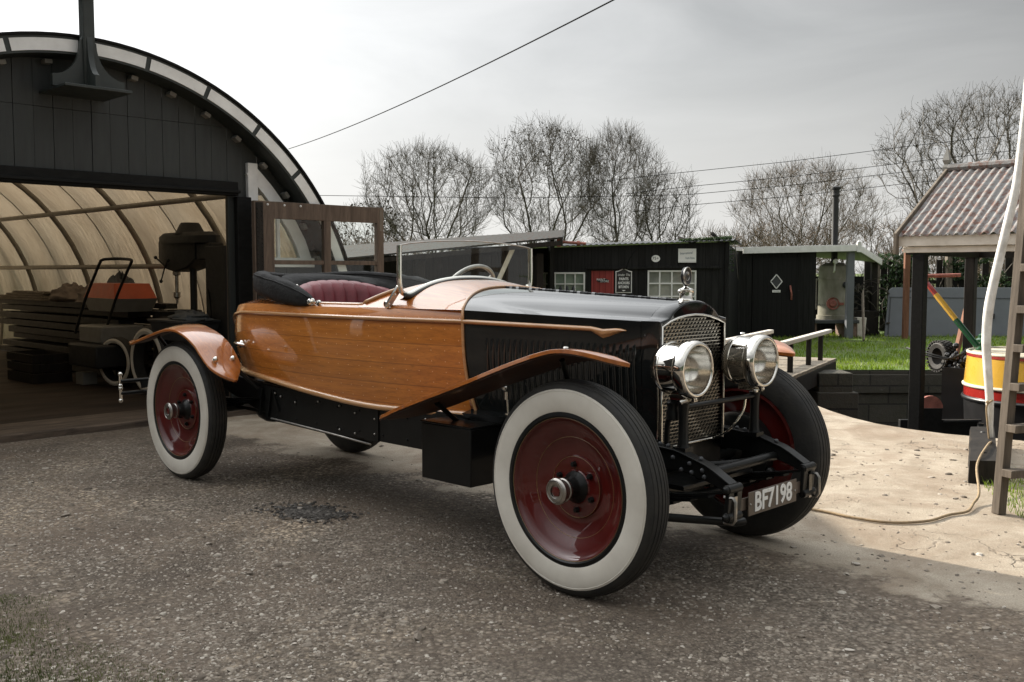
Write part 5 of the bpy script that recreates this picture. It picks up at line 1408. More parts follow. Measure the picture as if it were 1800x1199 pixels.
for s in (1, -1):
    m = MB()
    for k in range(5):
        le = 1.0 - .16 * k; pts = []
        for i in range(13):
            t = -1 + 2 * i / 12; u = WB - .02 + .52 * t * le; pts.append(L3(u, s * .295, .375 - .012 * k + .065 * (t * le) ** 2))
        for a, b in zip(pts, pts[1:]): m.beam(a, b, .05, .009)
    m.box(WB - .05, WB + .05, -s * .295 - .035, -s * .295 + .035, .30, .40)
    cb(m, 'front_spring', 'chassis', smooth=40)
    m = MB()
    for k in range(5):
        le = 1.0 - .16 * k; pts = [L3(.6 * (-1 + i / 6) * le, s * .44, .50 - .013 * k + .05 * ((-1 + i / 6) * le) ** 2) for i in range(13)]
        for a, b in zip(pts, pts[1:]): m.beam(a, b, .055, .010)
    cb(m, 'rear_spring', 'chassis', smooth=40)
    m = MB(); m.beam(L3(3.755, s * .325, .465), L3(3.745, s * .325, .335), .018, .036, up=(0, 1, 0)); m.beam(L3(3.755, s * .265, .465), L3(3.745, s * .265, .335), .018, .036, up=(0, 1, 0))
    for w in (.455, .345): m.tube([L3(3.75, s * .25, w), L3(3.75, s * .345, w)], .019, 12); m.ball(L3(3.75, s * .347, w), .016, 8)
    cb(m, 'spring_shackle', 'chassis', smooth=45, bevel=.003)
    # lamp post
    m = MB(); rows = []
    for w, r_ in ((.575, .030), (.60, .022), (.70, .020), (.745, .022), (.765, .026)): rows.append((r_, w - .575))
    m.lathe([(0, 0)] + rows + [(0, .19)], L3(3.50, s * .275, .575), (0, 0, 1), 12); m.box(3.47, 3.53, -s * .275 - .03, -s * .275 + .03, .565, .585)
    lp = cb(m, 'lamp_post', 'chassis', smooth=40)
    m = MB(); m.tube([L3(3.50, s * .30, .768), L3(3.52, s * .28, .782)], .012, 8); m.ball(L3(3.52, s * .245, .774), .014, 8); m.ball(L3(3.545, s * .262, .785), .011, 8); m.box(3.43, 3.55, -s * .262 - .012, -s * .262 + .012, .772, .797); cb(m, 'lamp_clamp', 'chrome', lp, smooth=50, bevel=.002)
    # headlamp
    c0 = Vector(L3(3.558, s * .262, .903)); ax = L3(1, s * .0, 0)
    m = MB(); m.lathe([(0, -.205), (.03, -.203), (.062, -.192), (.090, -.170), (.105, -.145), (.1095, -.132), (.1095, -.126), (.106, -.124), (.106, -.050), (.108, -.046)], c0, ax, 56)
    hl = cb(m, 'headlamp', 'chrome', smooth=40)
    m = MB(); m.lathe([(.1065, -.054), (.114, -.050), (.1185, -.041), (.1195, -.028), (.1175, -.010), (.112, .002), (.104, .006), (.098, .003), (.097, -.006)], c0, ax, 56); cb(m, 'lamp_rim', 'chrome', hl, smooth=60)
    m = MB(); m.lathe([(.097, -.008), (.092, -.04), (.075, -.075), (.047, -.098), (.0, -.108)], c0, ax, 48); cb(m, 'reflector', 'reflector', hl, smooth=60)
    m = MB(); m.lathe([(.008, -.108), (.008, -.08), (.016, -.068), (.018, -.055), (.011, -.042), (0, -.04)], c0, ax, 14); cb(m, 'bulb', 'lampglass', hl, smooth=60)
    m = MB(); rows = []
    for i in range(49):
        y = -1 + 2 * i / 48; hh = .098 * math.sqrt(max(0, 1 - y * y)); fl = .0016 * (1 if i % 2 else -1)
        rows.append([Vector(c0) + Vector((-.004 + fl + .006 * (1 - y * y), .098 * y, hh * z)) for z in (-1, -.5, 0, .5, 1)])
    m.grid(rows); cb(m, 'lens', 'lampglass', hl, smooth=0)
m = MB(); m.tube([L3(3.50, .275, .748), L3(3.50, -.275, .748)], .0115, 10); cb(m, 'lamp_bar', 'chassis', smooth=60)
m = MB(); cp = curve3([L3(3.50, -.20, .745), L3(3.49, -.19, .68), L3(3.44, -.165, .60), L3(3.36, -.15, .55)], 10); m.tube([p for p in cp], [.0062 if i % 2 else .0048 for i in range(len(cp))], 8); cb(m, 'lamp_conduit', 'chrome', smooth=30)
m = MB(); cp = curve3([L3(3.47, .262, .77), L3(3.42, .262, .70), L3(3.40, .25, .60), L3(3.40, .24, .5)], 8); m.tube(cp, .012, 8); m.lathe([(.03, 0), (.03, .03), (.024, .05), (.03, .07), (.02, .08)], L3(3.44, .262, .69), (0, 0, 1), 12); cb(m, 'lamp_cable', 'chassis', smooth=50)
# number plate on its bar
m = MB(); m.box(3.738, 3.744, -.29, .29, .35, .40); pbr = cb(m, 'plate_bar', 'plate', bevel=.002)
m = MB(); m.box(3.752, 3.757, -.192, .192, .325, .422); pl_ = cb(m, 'number_plate', 'plate', bevel=.002)
m = MB(); put_text(m, 'BF7198', .108, .0012, L3(3.7585, 0, .3735), right=L3(0, -1, 0), up=(0, 0, 1), sx=.92, bold=.0026); cb(m, 'plate_lettering', 'signwhite', pl_, smooth=0)
m = MB()
for v in (.178, -.178): m.ball(L3(3.757, v, .372), .005, 8)
cb(m, 'plate_screw', 'steel', pl_, smooth=50)
for s in (1, -1):
    m = MB(); pts = [L3(3.735, s * .335, .425), L3(3.775, s * .335, .425), L3(3.785, s * .335, .41), L3(3.785, s * .335, .34), L3(3.775, s * .335, .325), L3(3.735, s * .335, .325)]
    m.tube(pts, .007, 6); m.box(3.745, 3.765, -s * .30 - .012, -s * .30 + .012, .325, .425); cb(m, 'plate_bracket', 'steel', pbr, smooth=50)
# battery box between wing and wheel
m = MB(); pass
for s in (1, -1):
    m = MB(); m.box(2.245, 2.585, -s * .605, -s * .42, .325, .590); bb = cb(m, 'side_box', 'chassis', bevel=.005)
    m = MB(); m.box(2.24, 2.59, -s * .513 - .098, -s * .513 + .098, .591, .600); cb(m, 'box_lid', 'chassis', bb, bevel=.003)
# rear bars
m = MB()
for w in (.45, .535): m.tube([L3(-.98, -.62, w), L3(-1.0, 0, w), L3(-.98, .62, w)], .014, 8)
for s in (1, -1): m.beam(L3(-.72, s * .40, .56), L3(-.98, s * .46, .50), .03, .05)
rb = cb(m, 'rear_bar', 'chassis', smooth=50)
m = MB()
for s in (1, -1):
    m.tube([L3(-.98, s * .62, .40), L3(-.98, s * .62, .585)], .011, 10)
    for w in (.40, .485, .505, .585): m.ball(L3(-.98, s * .62, w), .017, 8)
cb(m, 'bar_end', 'chrome', rb, smooth=50)
# ------------------------------------------------------------------ footbridge over the creek
BR0 = Vector((3.40, 11.9, 0)); BD = Vector((0.47, 0.883, 0)).normalized(); BN = Vector((-BD.y, BD.x, 0))
FBm = Matrix.Translation(BR0) @ Matrix.Rotation(math.atan2(BD.y, BD.x), 4, 'Z')      # local x along the bridge, y to its left
fb = thing('footbridge', 'grey plank footbridge with pale handrails over the creek behind the car', 'bridge', BR0, math.atan2(BD.y, BD.x))
m = MB(); q = random.Random(4); x = -1.6
while x < 2.62: m.box(x, x + .145, -.03, .95, .02 + .004 * q.random(), .062 + .005 * q.random()); x += .152
m.build('deck_boards', 'greywood_h', fb, FBm, bevel=.004)
m = MB(); m.box(-1.7, 2.66, -.03, .10, -.20, .018); m.box(-1.7, 2.66, .82, .95, -.20, .018); m.box(2.52, 2.68, .10, .82, -.2, .018); m.build('bearer', 'darkwood', fb, FBm, bevel=.008)
for y, x0, x1 in ((.10, -.2, 2.75), (.82, -.6, 2.25)):
    m = MB(); m.box(x0, x1, y - .045, y + .045, .42, .475); m.build('handrail', 'whitewood', fb, FBm, bevel=.01)
    for px in (.25, 1.35, 2.15):
        m = MB(); m.box(px - .03, px + .03, y - .03, y + .03, .06, .42); m.build('post', 'darkwood', fb, FBm, bevel=.004)

# ------------------------------------------------------------------ far buildings
bs = thing('black_shed', 'long low black boarded shed with pale windows and a red door', 'shed', (2.0, 20, -.25))
m = MB(); 
def wallbox(x0, x1, z0, z1, y0=20.0, y1=20.06): m.box(x0, x1, y0, y1, z0, z1)
wt = lambda x: 1.78 + (x - .34) * .0327
ops = [(.47, 1.47, .60, 1.30), (1.60, 2.05, -.25, 1.33), (2.73, 3.71, .55, 1.34)]
xs = [-1.2, .47, 1.47, 1.60, 2.05, 2.73, 3.71, 4.32]
for a, b in zip(xs, xs[1:]):
    op = [o for o in ops if abs(o[0] - a) < .01]
    if op:
        o = op[0]
        if o[2] > -.2: m.prism([(a, -.25), (b, -.25), (b, o[2]), (a, o[2])], lambda x, z, d: (x, d, z), 20.0, 20.06)
        m.prism([(a, o[3]), (b, o[3]), (b, wt(b)), (a, wt(a))], lambda x, z, d: (x, d, z), 20.0, 20.06)
    else: m.prism([(a, -.25), (b, -.25), (b, wt(b)), (a, wt(a))], lambda x, z, d: (x, d, z), 20.0, 20.06)
m.prism([(20.06, -.25), (23.2, -.25), (23.2, 1.75), (20.06, wt(4.32))], lambda y, z, d: (d + (y - 20.06) * .31, y, z), 4.26, 4.32)
m.build('wall', 'shedblack', bs)
m = MB(); rows = []; nx = 150
for i in range(nx + 1):
    x = -1.35 + 5.78 * i / nx; rip = .012 * math.sin(i * math.pi / 1.5)
    rows.append([(x, 19.86, wt(x) + .03 + rip), (x + .4, 21.6, wt(x) + .12 + rip), (x + .95, 23.3, wt(x) + .05 + rip)])
m.slab(rows, (0, 0, -.012)); m.build('roof', 'darkgrey', bs, smooth=80)
m = MB(); m.box(1.5, 2.7, 19.93, 19.997, 1.365, 1.41); m.box(2.70, 4.2, 19.94, 19.997, 1.375, 1.43); m.build('drip_board', 'shedblack', bs, bevel=.004)
m = MB(); m.box(4.28, 4.36, 19.96, 20.0, -.25, wt(4.32)); m.build('corner_board', 'shedblack', bs)
def sash(x0, x1, z0, z1, nx, nz, pane, y=20.0, bar=.022):
    f = MB(); t = .032
    f.box(x0, x1, y - .02, y + .04, z0, z0 + t); f.box(x0, x1, y - .02, y + .04, z1 - t, z1); f.box(x0, x0 + t, y - .02, y + .04, z0 + t, z1 - t); f.box(x1 - t, x1, y - .02, y + .04, z0 + t, z1 - t)
    for i in range(1, nx): c = x0 + (x1 - x0) * i / nx; f.box(c - bar / 2, c + bar / 2, y - .012, y + .03, z0 + t, z1 - t)
    for j in range(1, nz): c = z0 + (z1 - z0) * j / nz; f.box(x0 + t, x1 - t, y - .0095, y + .027, c - bar / 2, c + bar / 2)
    w = f.build('window', 'white', bs)
    p = MB(); p.add([(x0, y + .018, z0), (x1, y + .018, z0), (x1, y + .018, z1), (x0, y + .018, z1)], [(0, 1, 2, 3)]); p.build('pane', pane, w, smooth=0)
    return w
w1_ = sash(.47, 1.47, .60, 1.30, 5, 3, 'pane_green'); w2_ = sash(2.73, 3.71, .55, 1.34, 4, 3, 'pane_pale', bar=.028)
m = MB(); q = random.Random(8)
for k in range(5): m.lathe([(0, 0), (.03 + .02 * q.random(), 0), (.035, .09 + .08 * q.random()), (.015, .16), (0, .17)], (.72 + .13 * k, 20.012, .86), (0, 0, 1), 10)
m.build('window_jars', 'darkgrey', w1_)
m = MB(); m.box(1.60, 2.05, 20.0, 20.04, -.22, 1.33); dr = m.build('door', 'reddoor', bs)
m = MB(); m.prism(blob(0, 0, .115, .042, 0, 20, 3, .06), lambda x, z, d: (1.83 + x, d, 1.135 + z), 19.985, 19.998); sg = m.build('name_board', 'signblack', dr)
m = MB(); put_text(m, 'PAINT', .062, .001, (1.79, 19.982, 1.152)); put_text(m, 'STORE', .058, .001, (1.865, 19.982, 1.118)); m.build('lettering', 'signwhite', sg, smooth=0)
# signs on the shed (each a thing)
st = thing('paint_sign', 'black hanging sign with white border and lettering beside the red door', 'sign', (2.245, 19.95, 1.1))
def sgo(o): return [(-.15 - o, -.22 - o), (.15 + o, -.22 - o), (.15 + o, .17), (.155 + o, .185 + o), (.10, .20 + o), (.03, .235 + o), (0, .25 + o), (-.03, .235 + o), (-.10, .20 + o), (-.155 - o, .185 + o), (-.15 - o, .17)]
m = MB(); m.prism(sgo(.014), lambda x, z, d: (2.245 + x, d, 1.12 + z), 19.955, 19.975); m.lathe([(.0, .03), (.012, .015), (.010, 0)], (2.245, 19.965, 1.38), (0, 0, 1), 8); m.build('border', 'signwhite', st)
m = MB(); m.prism(sgo(-.004), lambda x, z, d: (2.245 + x, d, 1.12 + z), 19.945, 19.96); bd = m.build('board', 'signblack', st)
m = MB(); put_text(m, 'Under The', .066, .001, (2.245, 19.943, 1.247), shear=.3, sx=.85)
for t_, z in (('PAINTS', 1.165), ('ANCHORS', 1.085), ('BITUMEN', 1.005)): put_text(m, t_, .074, .001, (2.245, 19.943, z), sx=.78 if len(t_) < 7 else .66, bold=.002)
m.add([(2.205, 19.943, .945), (2.285, 19.943, .945), (2.245, 19.943, .915)], [(0, 2, 1)]); m.build('lettering', 'signwhite', bd, smooth=0)
m = MB(); m.tube(curve3([(2.29, 19.9, 1.37), (2.33, 19.86, 1.52), (2.42, 19.85, 1.68), (2.55, 19.9, 1.82)], 5), .009, 5); m.build('hanger', 'wire', st, smooth=60)
ov = thing('oval_sign', 'small white oval sign with black figures high on the black shed', 'sign', (2.89, 19.99, 1.575))
m = MB(); m.prism([(.085 * math.cos(2 * math.pi * i / 28), .07 * math.sin(2 * math.pi * i / 28)) for i in range(28)], lambda x, z, d: (2.89 + x, d, 1.575 + z), 19.978, 19.998); m.build('plate', 'signwhite', ov)
m = MB(); put_text(m, '75+', .085, .001, (2.885, 19.976, 1.577)); m.build('lettering', 'signblack', ov, smooth=0)
yp = thing('board_sign', 'white rectangular sign with blue grey lettering at the right end of the black shed', 'sign', (3.52, 19.99, 1.63))
m = MB(); m.box(3.34, 3.70, 19.978, 19.998, 1.52, 1.775); m.box(3.34, 3.70, 19.97, 19.99, 1.497, 1.517); m.build('plate', 'signwhite', yp)
m = MB(); put_text(m, 'International', .068, .001, (3.50, 19.976, 1.685), right=(1, 0, .08), shear=.25, sx=.72); put_text(m, 'Yacht Paints', .062, .001, (3.575, 19.976, 1.585), sx=.62); m.build('lettering', 'bluegrey', yp, smooth=0)
# spars and creeper on the shed roof
for nm, a, b, lab in (('roof_spar', (3.45, 20.6, 2.02), (3.72, 20.2, 1.90), 'shorter dark spar lying on the black shed roof'), ('roof_spar', (4.10, 20.4, 2.10), (4.45, 20.9, 1.88), 'longer dark spar leaning at the right corner of the black shed roof')):
    m = MB(); m.beam(a, b, .05, .05); m.beam(Vector(a) + Vector((.02, .1, -.02)), Vector(b) + Vector((0, .1, -.02)), .03, .03); solo(m, nm, 'darkwood', lab, 'spar', a)
def leaves(fn, count, size, seed):
    q = random.Random(seed); V = []; F = []
    for _ in range(count):
        p = fn(q)
        if p is None: continue
        s = size * (.6 + .8 * q.random()); d = Vector((q.gauss(0, 1), q.gauss(0, 1), q.gauss(0, 1))).normalized(); e = d.orthogonal().normalized(); f = d.cross(e); n0 = len(V); c = Vector(p)
        V += [c - e * s, c + f * s * .7, c + e * s * 1.1, c - f * s * .7]; F.append((n0, n0 + 1, n0 + 2, n0 + 3))
    m = MB(); m.v = [tuple(v) for v in V]; m.f = F; return m
def creep(q):
    t = q.random(); x = 3.4 + 1.0 * t; return (x + .03 * q.gauss(0, 1), 19.9 + .25 * q.random(), wt(x) + .05 + .03 * q.random() * (1 + t))
cp = thing('roof_creeper', 'green creeper trailing along the right end of the black shed roof', 'creeper', (4.3, 20, 1.9))
leaves(creep, 900, .022, 3).build('foliage', 'ivy', cp, smooth=0)
m = MB()
for x, le in ((4.40, .42), (4.47, .75), (4.44, .25)):
    m.tube([(x, 19.95, 1.92), (x + .03, 19.93, 1.92 - le * .5), (x + .01 + .08 * le, 19.94, 1.92 - le)], .006, 5)
m.build('stem', 'twig', cp)
tail = leaves(lambda q: (4.40 + .03 * q.gauss(0, 1), 19.93, 1.92 - .6 * q.random()), 70, .02, 5); tail.build('hanging_leaves', 'ivy', cp, smooth=0)

# older shed with the lifted grey roof behind the windscreen
gs = thing('lean_to_shed', 'dark shed with a tilted grey and rusty roof rising to the right', 'shed', (-.8, 19, -.25))
m = MB(); rows = []
FLr, FRr, BLr, BRr = Vector((-3.6, 17.8, 1.50)), Vector((.86, 16.9, 1.90)), Vector((-4.2, 22, 1.86)), Vector((1.08, 20.6, 2.18))
for i in range(91):
    t = i / 90; a = FLr.lerp(FRr, t); b = BLr.lerp(BRr, t); rip = Vector((0, 0, .010 * math.sin(i * math.pi / 1.0 * .999)))
    rows.append([a + rip, a.lerp(b, .5) + rip, b + rip])
m.slab(rows, (0, 0, -.03)); m.build('roof', 'greyroof', gs, smooth=80)
m = MB(); m.box(-3.5, .55, 18.7, 18.8, -.25, 1.62); m.prism([(18.75, -.25), (20.3, -.25), (20.3, 2.08), (18.75, 1.98)], lambda y, z, d: (d, y, z), .72, .8); m.build('wall', 'shedblack', gs)
m = MB(); m.beam(FLr + Vector((0, .03, -.10)), FRr + Vector((0, .03, -.10)), .04, .08); m.beam(FRr + Vector((-.03, 0, -.09)), BRr + Vector((-.03, 0, -.09)), .04, .10); m.build('fascia', 'darkwood', gs)
for x in (-3.2, -1.6, .5): 
    m = MB(); m.box(x - .06, x + .06, 17.6, 17.72, -.02, 1.55 + .06 * x + .05); m.build('post', 'darkwood', gs)
m = MB(); m.beam((-.6, 17.4, .35), (.02, 17.2, 1.72), .03, .075); solo(m, 'leaning_plank', 'whitewood', 'pale plank leaning under the tilted roof, seen through the windscreen', 'plank', (-.6, 17.4, 0))
rf = thing('roof_winch', 'small flaking red and white fitting on the shed roof edge', 'fitting', (.98, 19.6, 1.82))
m = MB(); m.box(.88, .96, 19.55, 19.65, 1.80, 1.98); m.box(.80, .9, 19.56, 19.64, 1.82, 1.86); m.build('bracket', 'rustred', rf)
m = MB(); m.tube([(.93, 19.6, 1.90), (1.45, 19.5, 1.86)], .028, 8); m.lathe([(0, -.03), (.05, -.03), (.05, .03), (0, .03)], (1.30, 19.53, 1.87), (1, 0, 0), 12); m.build('roller', 'rustred', rf)

# boiler shelter
sh_ = thing('boiler_shelter', 'open shelter with a white edged flat roof and black plank door', 'shelter', (7.0, 24, -.25))
Ap, Bp, Cp_, Dp, Ep = (5.40, 23.2, 1.86), (8.06, 23.2, 1.92), (9.12, 24.6, 1.60), (9.2, 26.2, 1.66), (5.4, 26.2, 1.95)
m = MB(); m.add([Ap, Bp, Cp_, Dp, Ep] + [(x, y, z - .06) for x, y, z in (Ap, Bp, Cp_, Dp, Ep)], [(0, 1, 2, 3, 4), (9, 8, 7, 6, 5)] + [(i, (i + 1) % 5, 5 + (i + 1) % 5, 5 + i) for i in range(5)]); m.build('roof', 'darkgrey', sh_, smooth=0)
m = MB(); m.beam((5.38, 23.17, 1.81), (8.06, 23.17, 1.87), .03, .15); m.build('fascia', 'white', sh_, bevel=.004)
m = MB(); m.beam((8.08, 23.17, 1.87), (9.14, 24.58, 1.55), .03, .15); m.box(8.03, 8.12, 23.13, 23.19, 1.77, 2.0); m.lathe([(.05, 0), (.03, .03), (0, .05)], (8.075, 23.16, 2.0), (0, 0, 1), 8); m.build('side_fascia', 'white', sh_, bevel=.004)
m = MB(); m.box(4.9, 5.66, 23.36, 23.42, -.25, 1.80); m.box(6.71, 7.15, 23.36, 23.42, -.25, 1.84); m.box(5.66, 6.71, 23.38, 23.42, 1.66, 1.82); m.box(7.15, 9.0, 25.4, 25.46, -.25, 1.2)
for c_ in comps(m): c_.build('wall', 'shedblack', sh_)
m = MB(); m.box(5.66, 6.71, 23.33, 23.38, -.24, 1.66); d_ = m.build('door', 'doorblack', sh_)
m = MB(); 
for a, b in ((0, 1), (1, 2), (2, 3), (3, 0)):
    pt = [(6.21, 1.25), (6.345, 1.085), (6.21, .92), (6.075, 1.085)]; m.beam((pt[a][0], 23.325, pt[a][1]), (pt[b][0], 23.325, pt[b][1]), .02, .038, up=(0, 1, 0))
fr_ = m.build('diamond_window', 'white', d_)
m = MB(); m.add([(6.21, 23.322, 1.225), (6.325, 23.322, 1.085), (6.21, 23.322, .945), (6.095, 23.322, 1.085)], [(0, 1, 2, 3)]); m.build('pane', 'darkgrey', fr_, smooth=0)
m = MB(); m.box(6.12, 6.31, 23.318, 23.33, .83, .885); npl = m.build('name_plate', 'signwhite', d_)
m = MB(); m.box(6.14, 6.29, 23.316, 23.318, .853, .862); m.build('lettering_line', 'greypaint', npl)
m = MB(); m.tube(curve3([(6.54, 23.32, .98), (6.53, 23.26, .92), (6.55, 23.25, .8), (6.57, 23.32, .66)], 4), .022, 8); m.build('handle', 'rustred', d_)
m = MB(); m.box(7.86, 8.02, 23.25, 23.40, -.25, 1.80); m.build('post', 'greypaint', sh_, bevel=.006)
m = MB(); m.box(8.92, 9.06, 24.6, 24.75, -.25, 1.55); m.build('rear_post', 'darkwood', sh_, bevel=.006)
bl_ = thing('boiler', 'upright rusty pale boiler with a red oxide hatch under the shelter', 'boiler', (7.78, 24, .16))
m = MB(); m.lathe([(0, .0), (.39, .0), (.39, .10), (.36, .105), (.36, .95), (.37, .955), (.37, .99), (.36, 1.0), (.36, 1.20), (.33, 1.28), (.2, 1.36), (0, 1.38)], (7.78, 24.0, .17), (0, 0, 1), 36); m.build('shell', 'boiler', bl_, smooth=35)
m = MB()
for k in range(36): a = 2 * math.pi * k / 36; m.ball((7.78 + .362 * math.cos(a), 24 + .362 * math.sin(a), .52), .011, 6)
m.build('rivets', 'darkgrey', bl_)
m = MB(); m.lathe([(0, .05), (.07, .05), (.07, .02), (.10, .0), (.14, .01), (.145, .03), (.145, -.06)], (7.66, 23.66, .56), (-.15, -1, 0), 20); m.box(7.80, 7.91, 23.62, 23.68, .52, .58); m.build('hatch', 'rustred', bl_)
m = MB(); m.lathe([(0, .08), (.06, .08), (.075, .05), (.075, -.02)], (7.95, 23.68, 1.0), (.3, -1, 0), 16); m.build('plug', 'darkgrey', bl_)
m = MB(); m.lathe([(0, .05), (.055, .05), (.06, .03), (.06, 0)], (7.66, 23.55, 1.56), (0, -1, 0), 18); m.tube([(7.66, 23.58, 1.5), (7.66, 23.60, 1.34), (7.66, 23.66, 1.30)], .022, 8); m.build('gauge', 'white', bl_)
m = MB(); m.tube([(7.25, 23.7, .45), (7.25, 23.7, 1.12)], .03, 8); m.ball((7.25, 23.7, .45), .045, 8); m.ball((7.25, 23.7, 1.12), .045, 8); m.build('water_gauge', 'tube', bl_)
m = MB(); m.lathe([(.11, 0), (.075, .1), (.075, 1.62), (.10, 1.63), (.10, 1.66), (.085, 1.68), (.085, 1.78), (.12, 1.80), (.12, 1.84), (0, 1.88)], (7.78, 24.0, 1.5), (0, 0, 1), 18); m.build('flue', 'castiron', bl_)
bt_ = thing('boiler_stand', 'iron topped brick stand carrying the rusty boiler', 'stand', (7.4, 24, -.25))
m = MB(); m.box(6.98, 8.25, 23.5, 24.5, .09, .168); m.build('slab', 'darkgrey', bt_, bevel=.006)
for x in (7.02, 7.97):
    m = MB(); m.box(x, x + .24, 23.56, 24.4, -.25, .09); m.build('brick_pier', 'brick', bt_, bevel=.008)
m = MB(); m.beam((8.13, 23.0, .84), (7.90, 22.2, -.25), .17, .03, up=(1, 0, .2)); solo(m, 'leaning_plank', 'greywood', 'grey plank leaning on the shelter post beside the boiler', 'plank', (7.9, 22.2, -.25))
jk = thing('log_pile', 'tangled pile of brushwood and logs beside the boiler shelter', 'log pile', (8.6, 24.4, -.25))
m = MB(); q = random.Random(31)
for k in range(70):
    p = Vector((8.25 + .75 * q.random(), 24.2 + .6 * q.random(), -.22 + 1.35 * q.random() ** 1.3)); d = Vector((q.gauss(0, 1), q.gauss(0, .5), q.gauss(0, .6))).normalized() * (.2 + .35 * q.random()); m.tube([p, p + d * .5 + Vector((0, 0, .05)), p + d], .006 + .03 * q.random() ** 3, 6)
m.build('branches', 'bark', jk)
m = MB(); m.box(8.25, 9.0, 24.3, 24.9, -.25, .35); m.build('box_base', 'darkwood', jk)
bkt = thing('upturned_block', 'pale block standing on the grass beside the log pile', 'block', (8.35, 23.7, -.25))
m = MB(); m.prism([(-.09, -.25), (.10, -.25), (.13, .22), (-.10, .22)], lambda x, z, d: (8.36 + x, d, z), 23.7, 23.95); m.build('block', 'whitewood', bkt, bevel=.01)

# grey cover panels leaning at the back of the lawn
gp_ = thing('grey_panel', 'long blue grey painted panel leaning at the back of the lawn', 'panel', (10.8, 24, -.25))
def gpt(x, z, d): return (9.0 + x + .14 * (z + .25), 23.9 + .25 * (z + .25) + d, z)
m = MB(); m.prism([(0, -.25), (4.6, -.25), (4.6, .93), (.12, .93), (.03, .86)], gpt, 0, .04); m.build('sheet', 'greypaint', gp_, bevel=.008)
m = MB(); m.prism([(0.05, .69), (4.6, .64), (4.6, .66), (.05, .71)], gpt, -.012, -.001); m.prism([(.07, -.24), (.095, -.24), (.095, .69), (.07, .69)], gpt, -.012, -.001); m.prism([(.42, .82), (.58, .82), (.58, .865), (.42, .865)], gpt, -.014, -.001); m.build('batten', 'darkgrey', gp_)
m = MB(); m.prism([(2.48, .18), (2.62, .18), (2.62, .2), (2.48, .2)], gpt, -.05, -.001); m.prism([(2.60, .18), (2.62, .18), (2.62, .30), (2.60, .30)], gpt, -.05, -.001); m.build('hook', 'signblack', gp_)
# ivy fence
fe = thing('ivy_fence', 'dark uneven plank fence overgrown with ivy behind the lawn', 'fence', (13, 26.2, -.25))
m = MB(); q = random.Random(17); x = 9.3
while x < 24: h_ = 1.5 + .35 * q.random(); w_ = .15 + .06 * q.random(); m.box(x, x + w_, 26.2 + .02 * q.random(), 26.23 + .02 * q.random(), -.25, h_) if q.random() > .12 else None; x += w_ + .02
m.box(9.3, 24, 26.25, 26.31, .2, .3); m.box(9.3, 24, 26.25, 26.31, 1.0, 1.1); m.build('palings', 'darkwood', fe)
for x in (9.5, 11.4, 13.3, 15.2, 17.1, 19.0): 
    m = MB(); m.box(x, x + .14, 26.02, 26.18, -.25, 1.7 + .1 * math.sin(x * 3)); m.build('post', 'greywood', fe)
iv = thing('ivy', 'mass of dark green ivy climbing over the plank fence', 'ivy', (13, 26.1, -.25))
def ivf(q):
    x = 9.6 + 14 * q.random(); z = 1.9 * q.random() ** .7 - .1; n_ = mnoise.noise(Vector((x * 1.1, z * 1.6, 4))) + .4 * mnoise.noise(Vector((x * 4, z * 4, 9)))
    if n_ < .02 - .1 * z: return None
    return (x, 26.12 - .16 * q.random() * (1 + n_), z)
leaves(ivf, 15000, .045, 9).build('leaves', 'ivy', iv, smooth=0)
m = MB(); q = random.Random(18)
for k in range(26):
    x = 9.8 + 13 * q.random(); m.tube(curve3([(x, 26.12, -.25), (x + .2 * q.gauss(0, 1), 26.14, .5), (x + .3 * q.gauss(0, 1), 26.12, 1.2), (x + .5 * q.gauss(0, 1), 26.08, 2.0 + .3 * q.random())], 3), .012, 5)
m.build('stems', 'twig', iv)
m = MB(); m.beam((7.12, 15.95, -.26), (7.46, 16.1, 1.06), .13, .05, up=(1, 0, 0)); solo(m, 'leaning_board', 'redplank', 'narrow reddish board standing on the lawn edge behind the boat stern', 'plank', (7.1, 15.9, -.26))

# ------------------------------------------------------------------ boathouse with corrugated roof (aligned with the yard)
BH = Vector((3.72, 9.40, 0)); BHm = Matrix.Translation(BH) @ Matrix.Rotation(ROT, 4, 'Z')     # x along the ridge (towards the right front), y across
bh = thing('boathouse', 'open boat shelter with rusty corrugated iron roof and white eaves boards', 'boathouse', BH, ROT)
eh, rh, dep = 1.665, 2.31, 1.12
m = MB(); rows = []; N_ = 300; Lr = 4.2
for i in range(N_ + 1):
    x = -.04 + Lr * i / N_; z = .013 * math.sin(2 * math.pi * x / .0785)
    rows.append([(x, -.07 + (dep + .07) * j / 5, eh + .02 + (rh - eh) * ((-.07 + (dep + .07) * j / 5) / dep) + z + (.010 if j > 2 else 0)) for j in range(6)])
m.slab(rows, (0, 0, -.004)); m.build('roof_sheet', 'corrugated', bh, BHm, smooth=80)
m = MB(); rows = []
for i in range(N_ + 1):
    x = -.04 + Lr * i / N_; z = .013 * math.sin(2 * math.pi * x / .0785)
    rows.append([(x, dep + 1.75 * j / 2, rh + .02 - (rh - eh) * j / 2 * 1.03 + z) for j in range(3)])
m.slab(rows, (0, 0, -.004)); m.build('back_roof_sheet', 'corrugated', bh, BHm, smooth=80)
m = MB(); m.tube([(-.05, dep, rh + .05), (Lr, dep, rh + .05)], .045, 8); m.build('ridge_cap', 'corrugated', bh, BHm)
m = MB(); m.box(-.06, Lr, -.045, -.02, eh - .125, eh - .03); m.box(-.02, Lr, -.018, .01, eh - .185, eh - .128); m.build('eaves_board', 'whitewood', bh, BHm, bevel=.004)
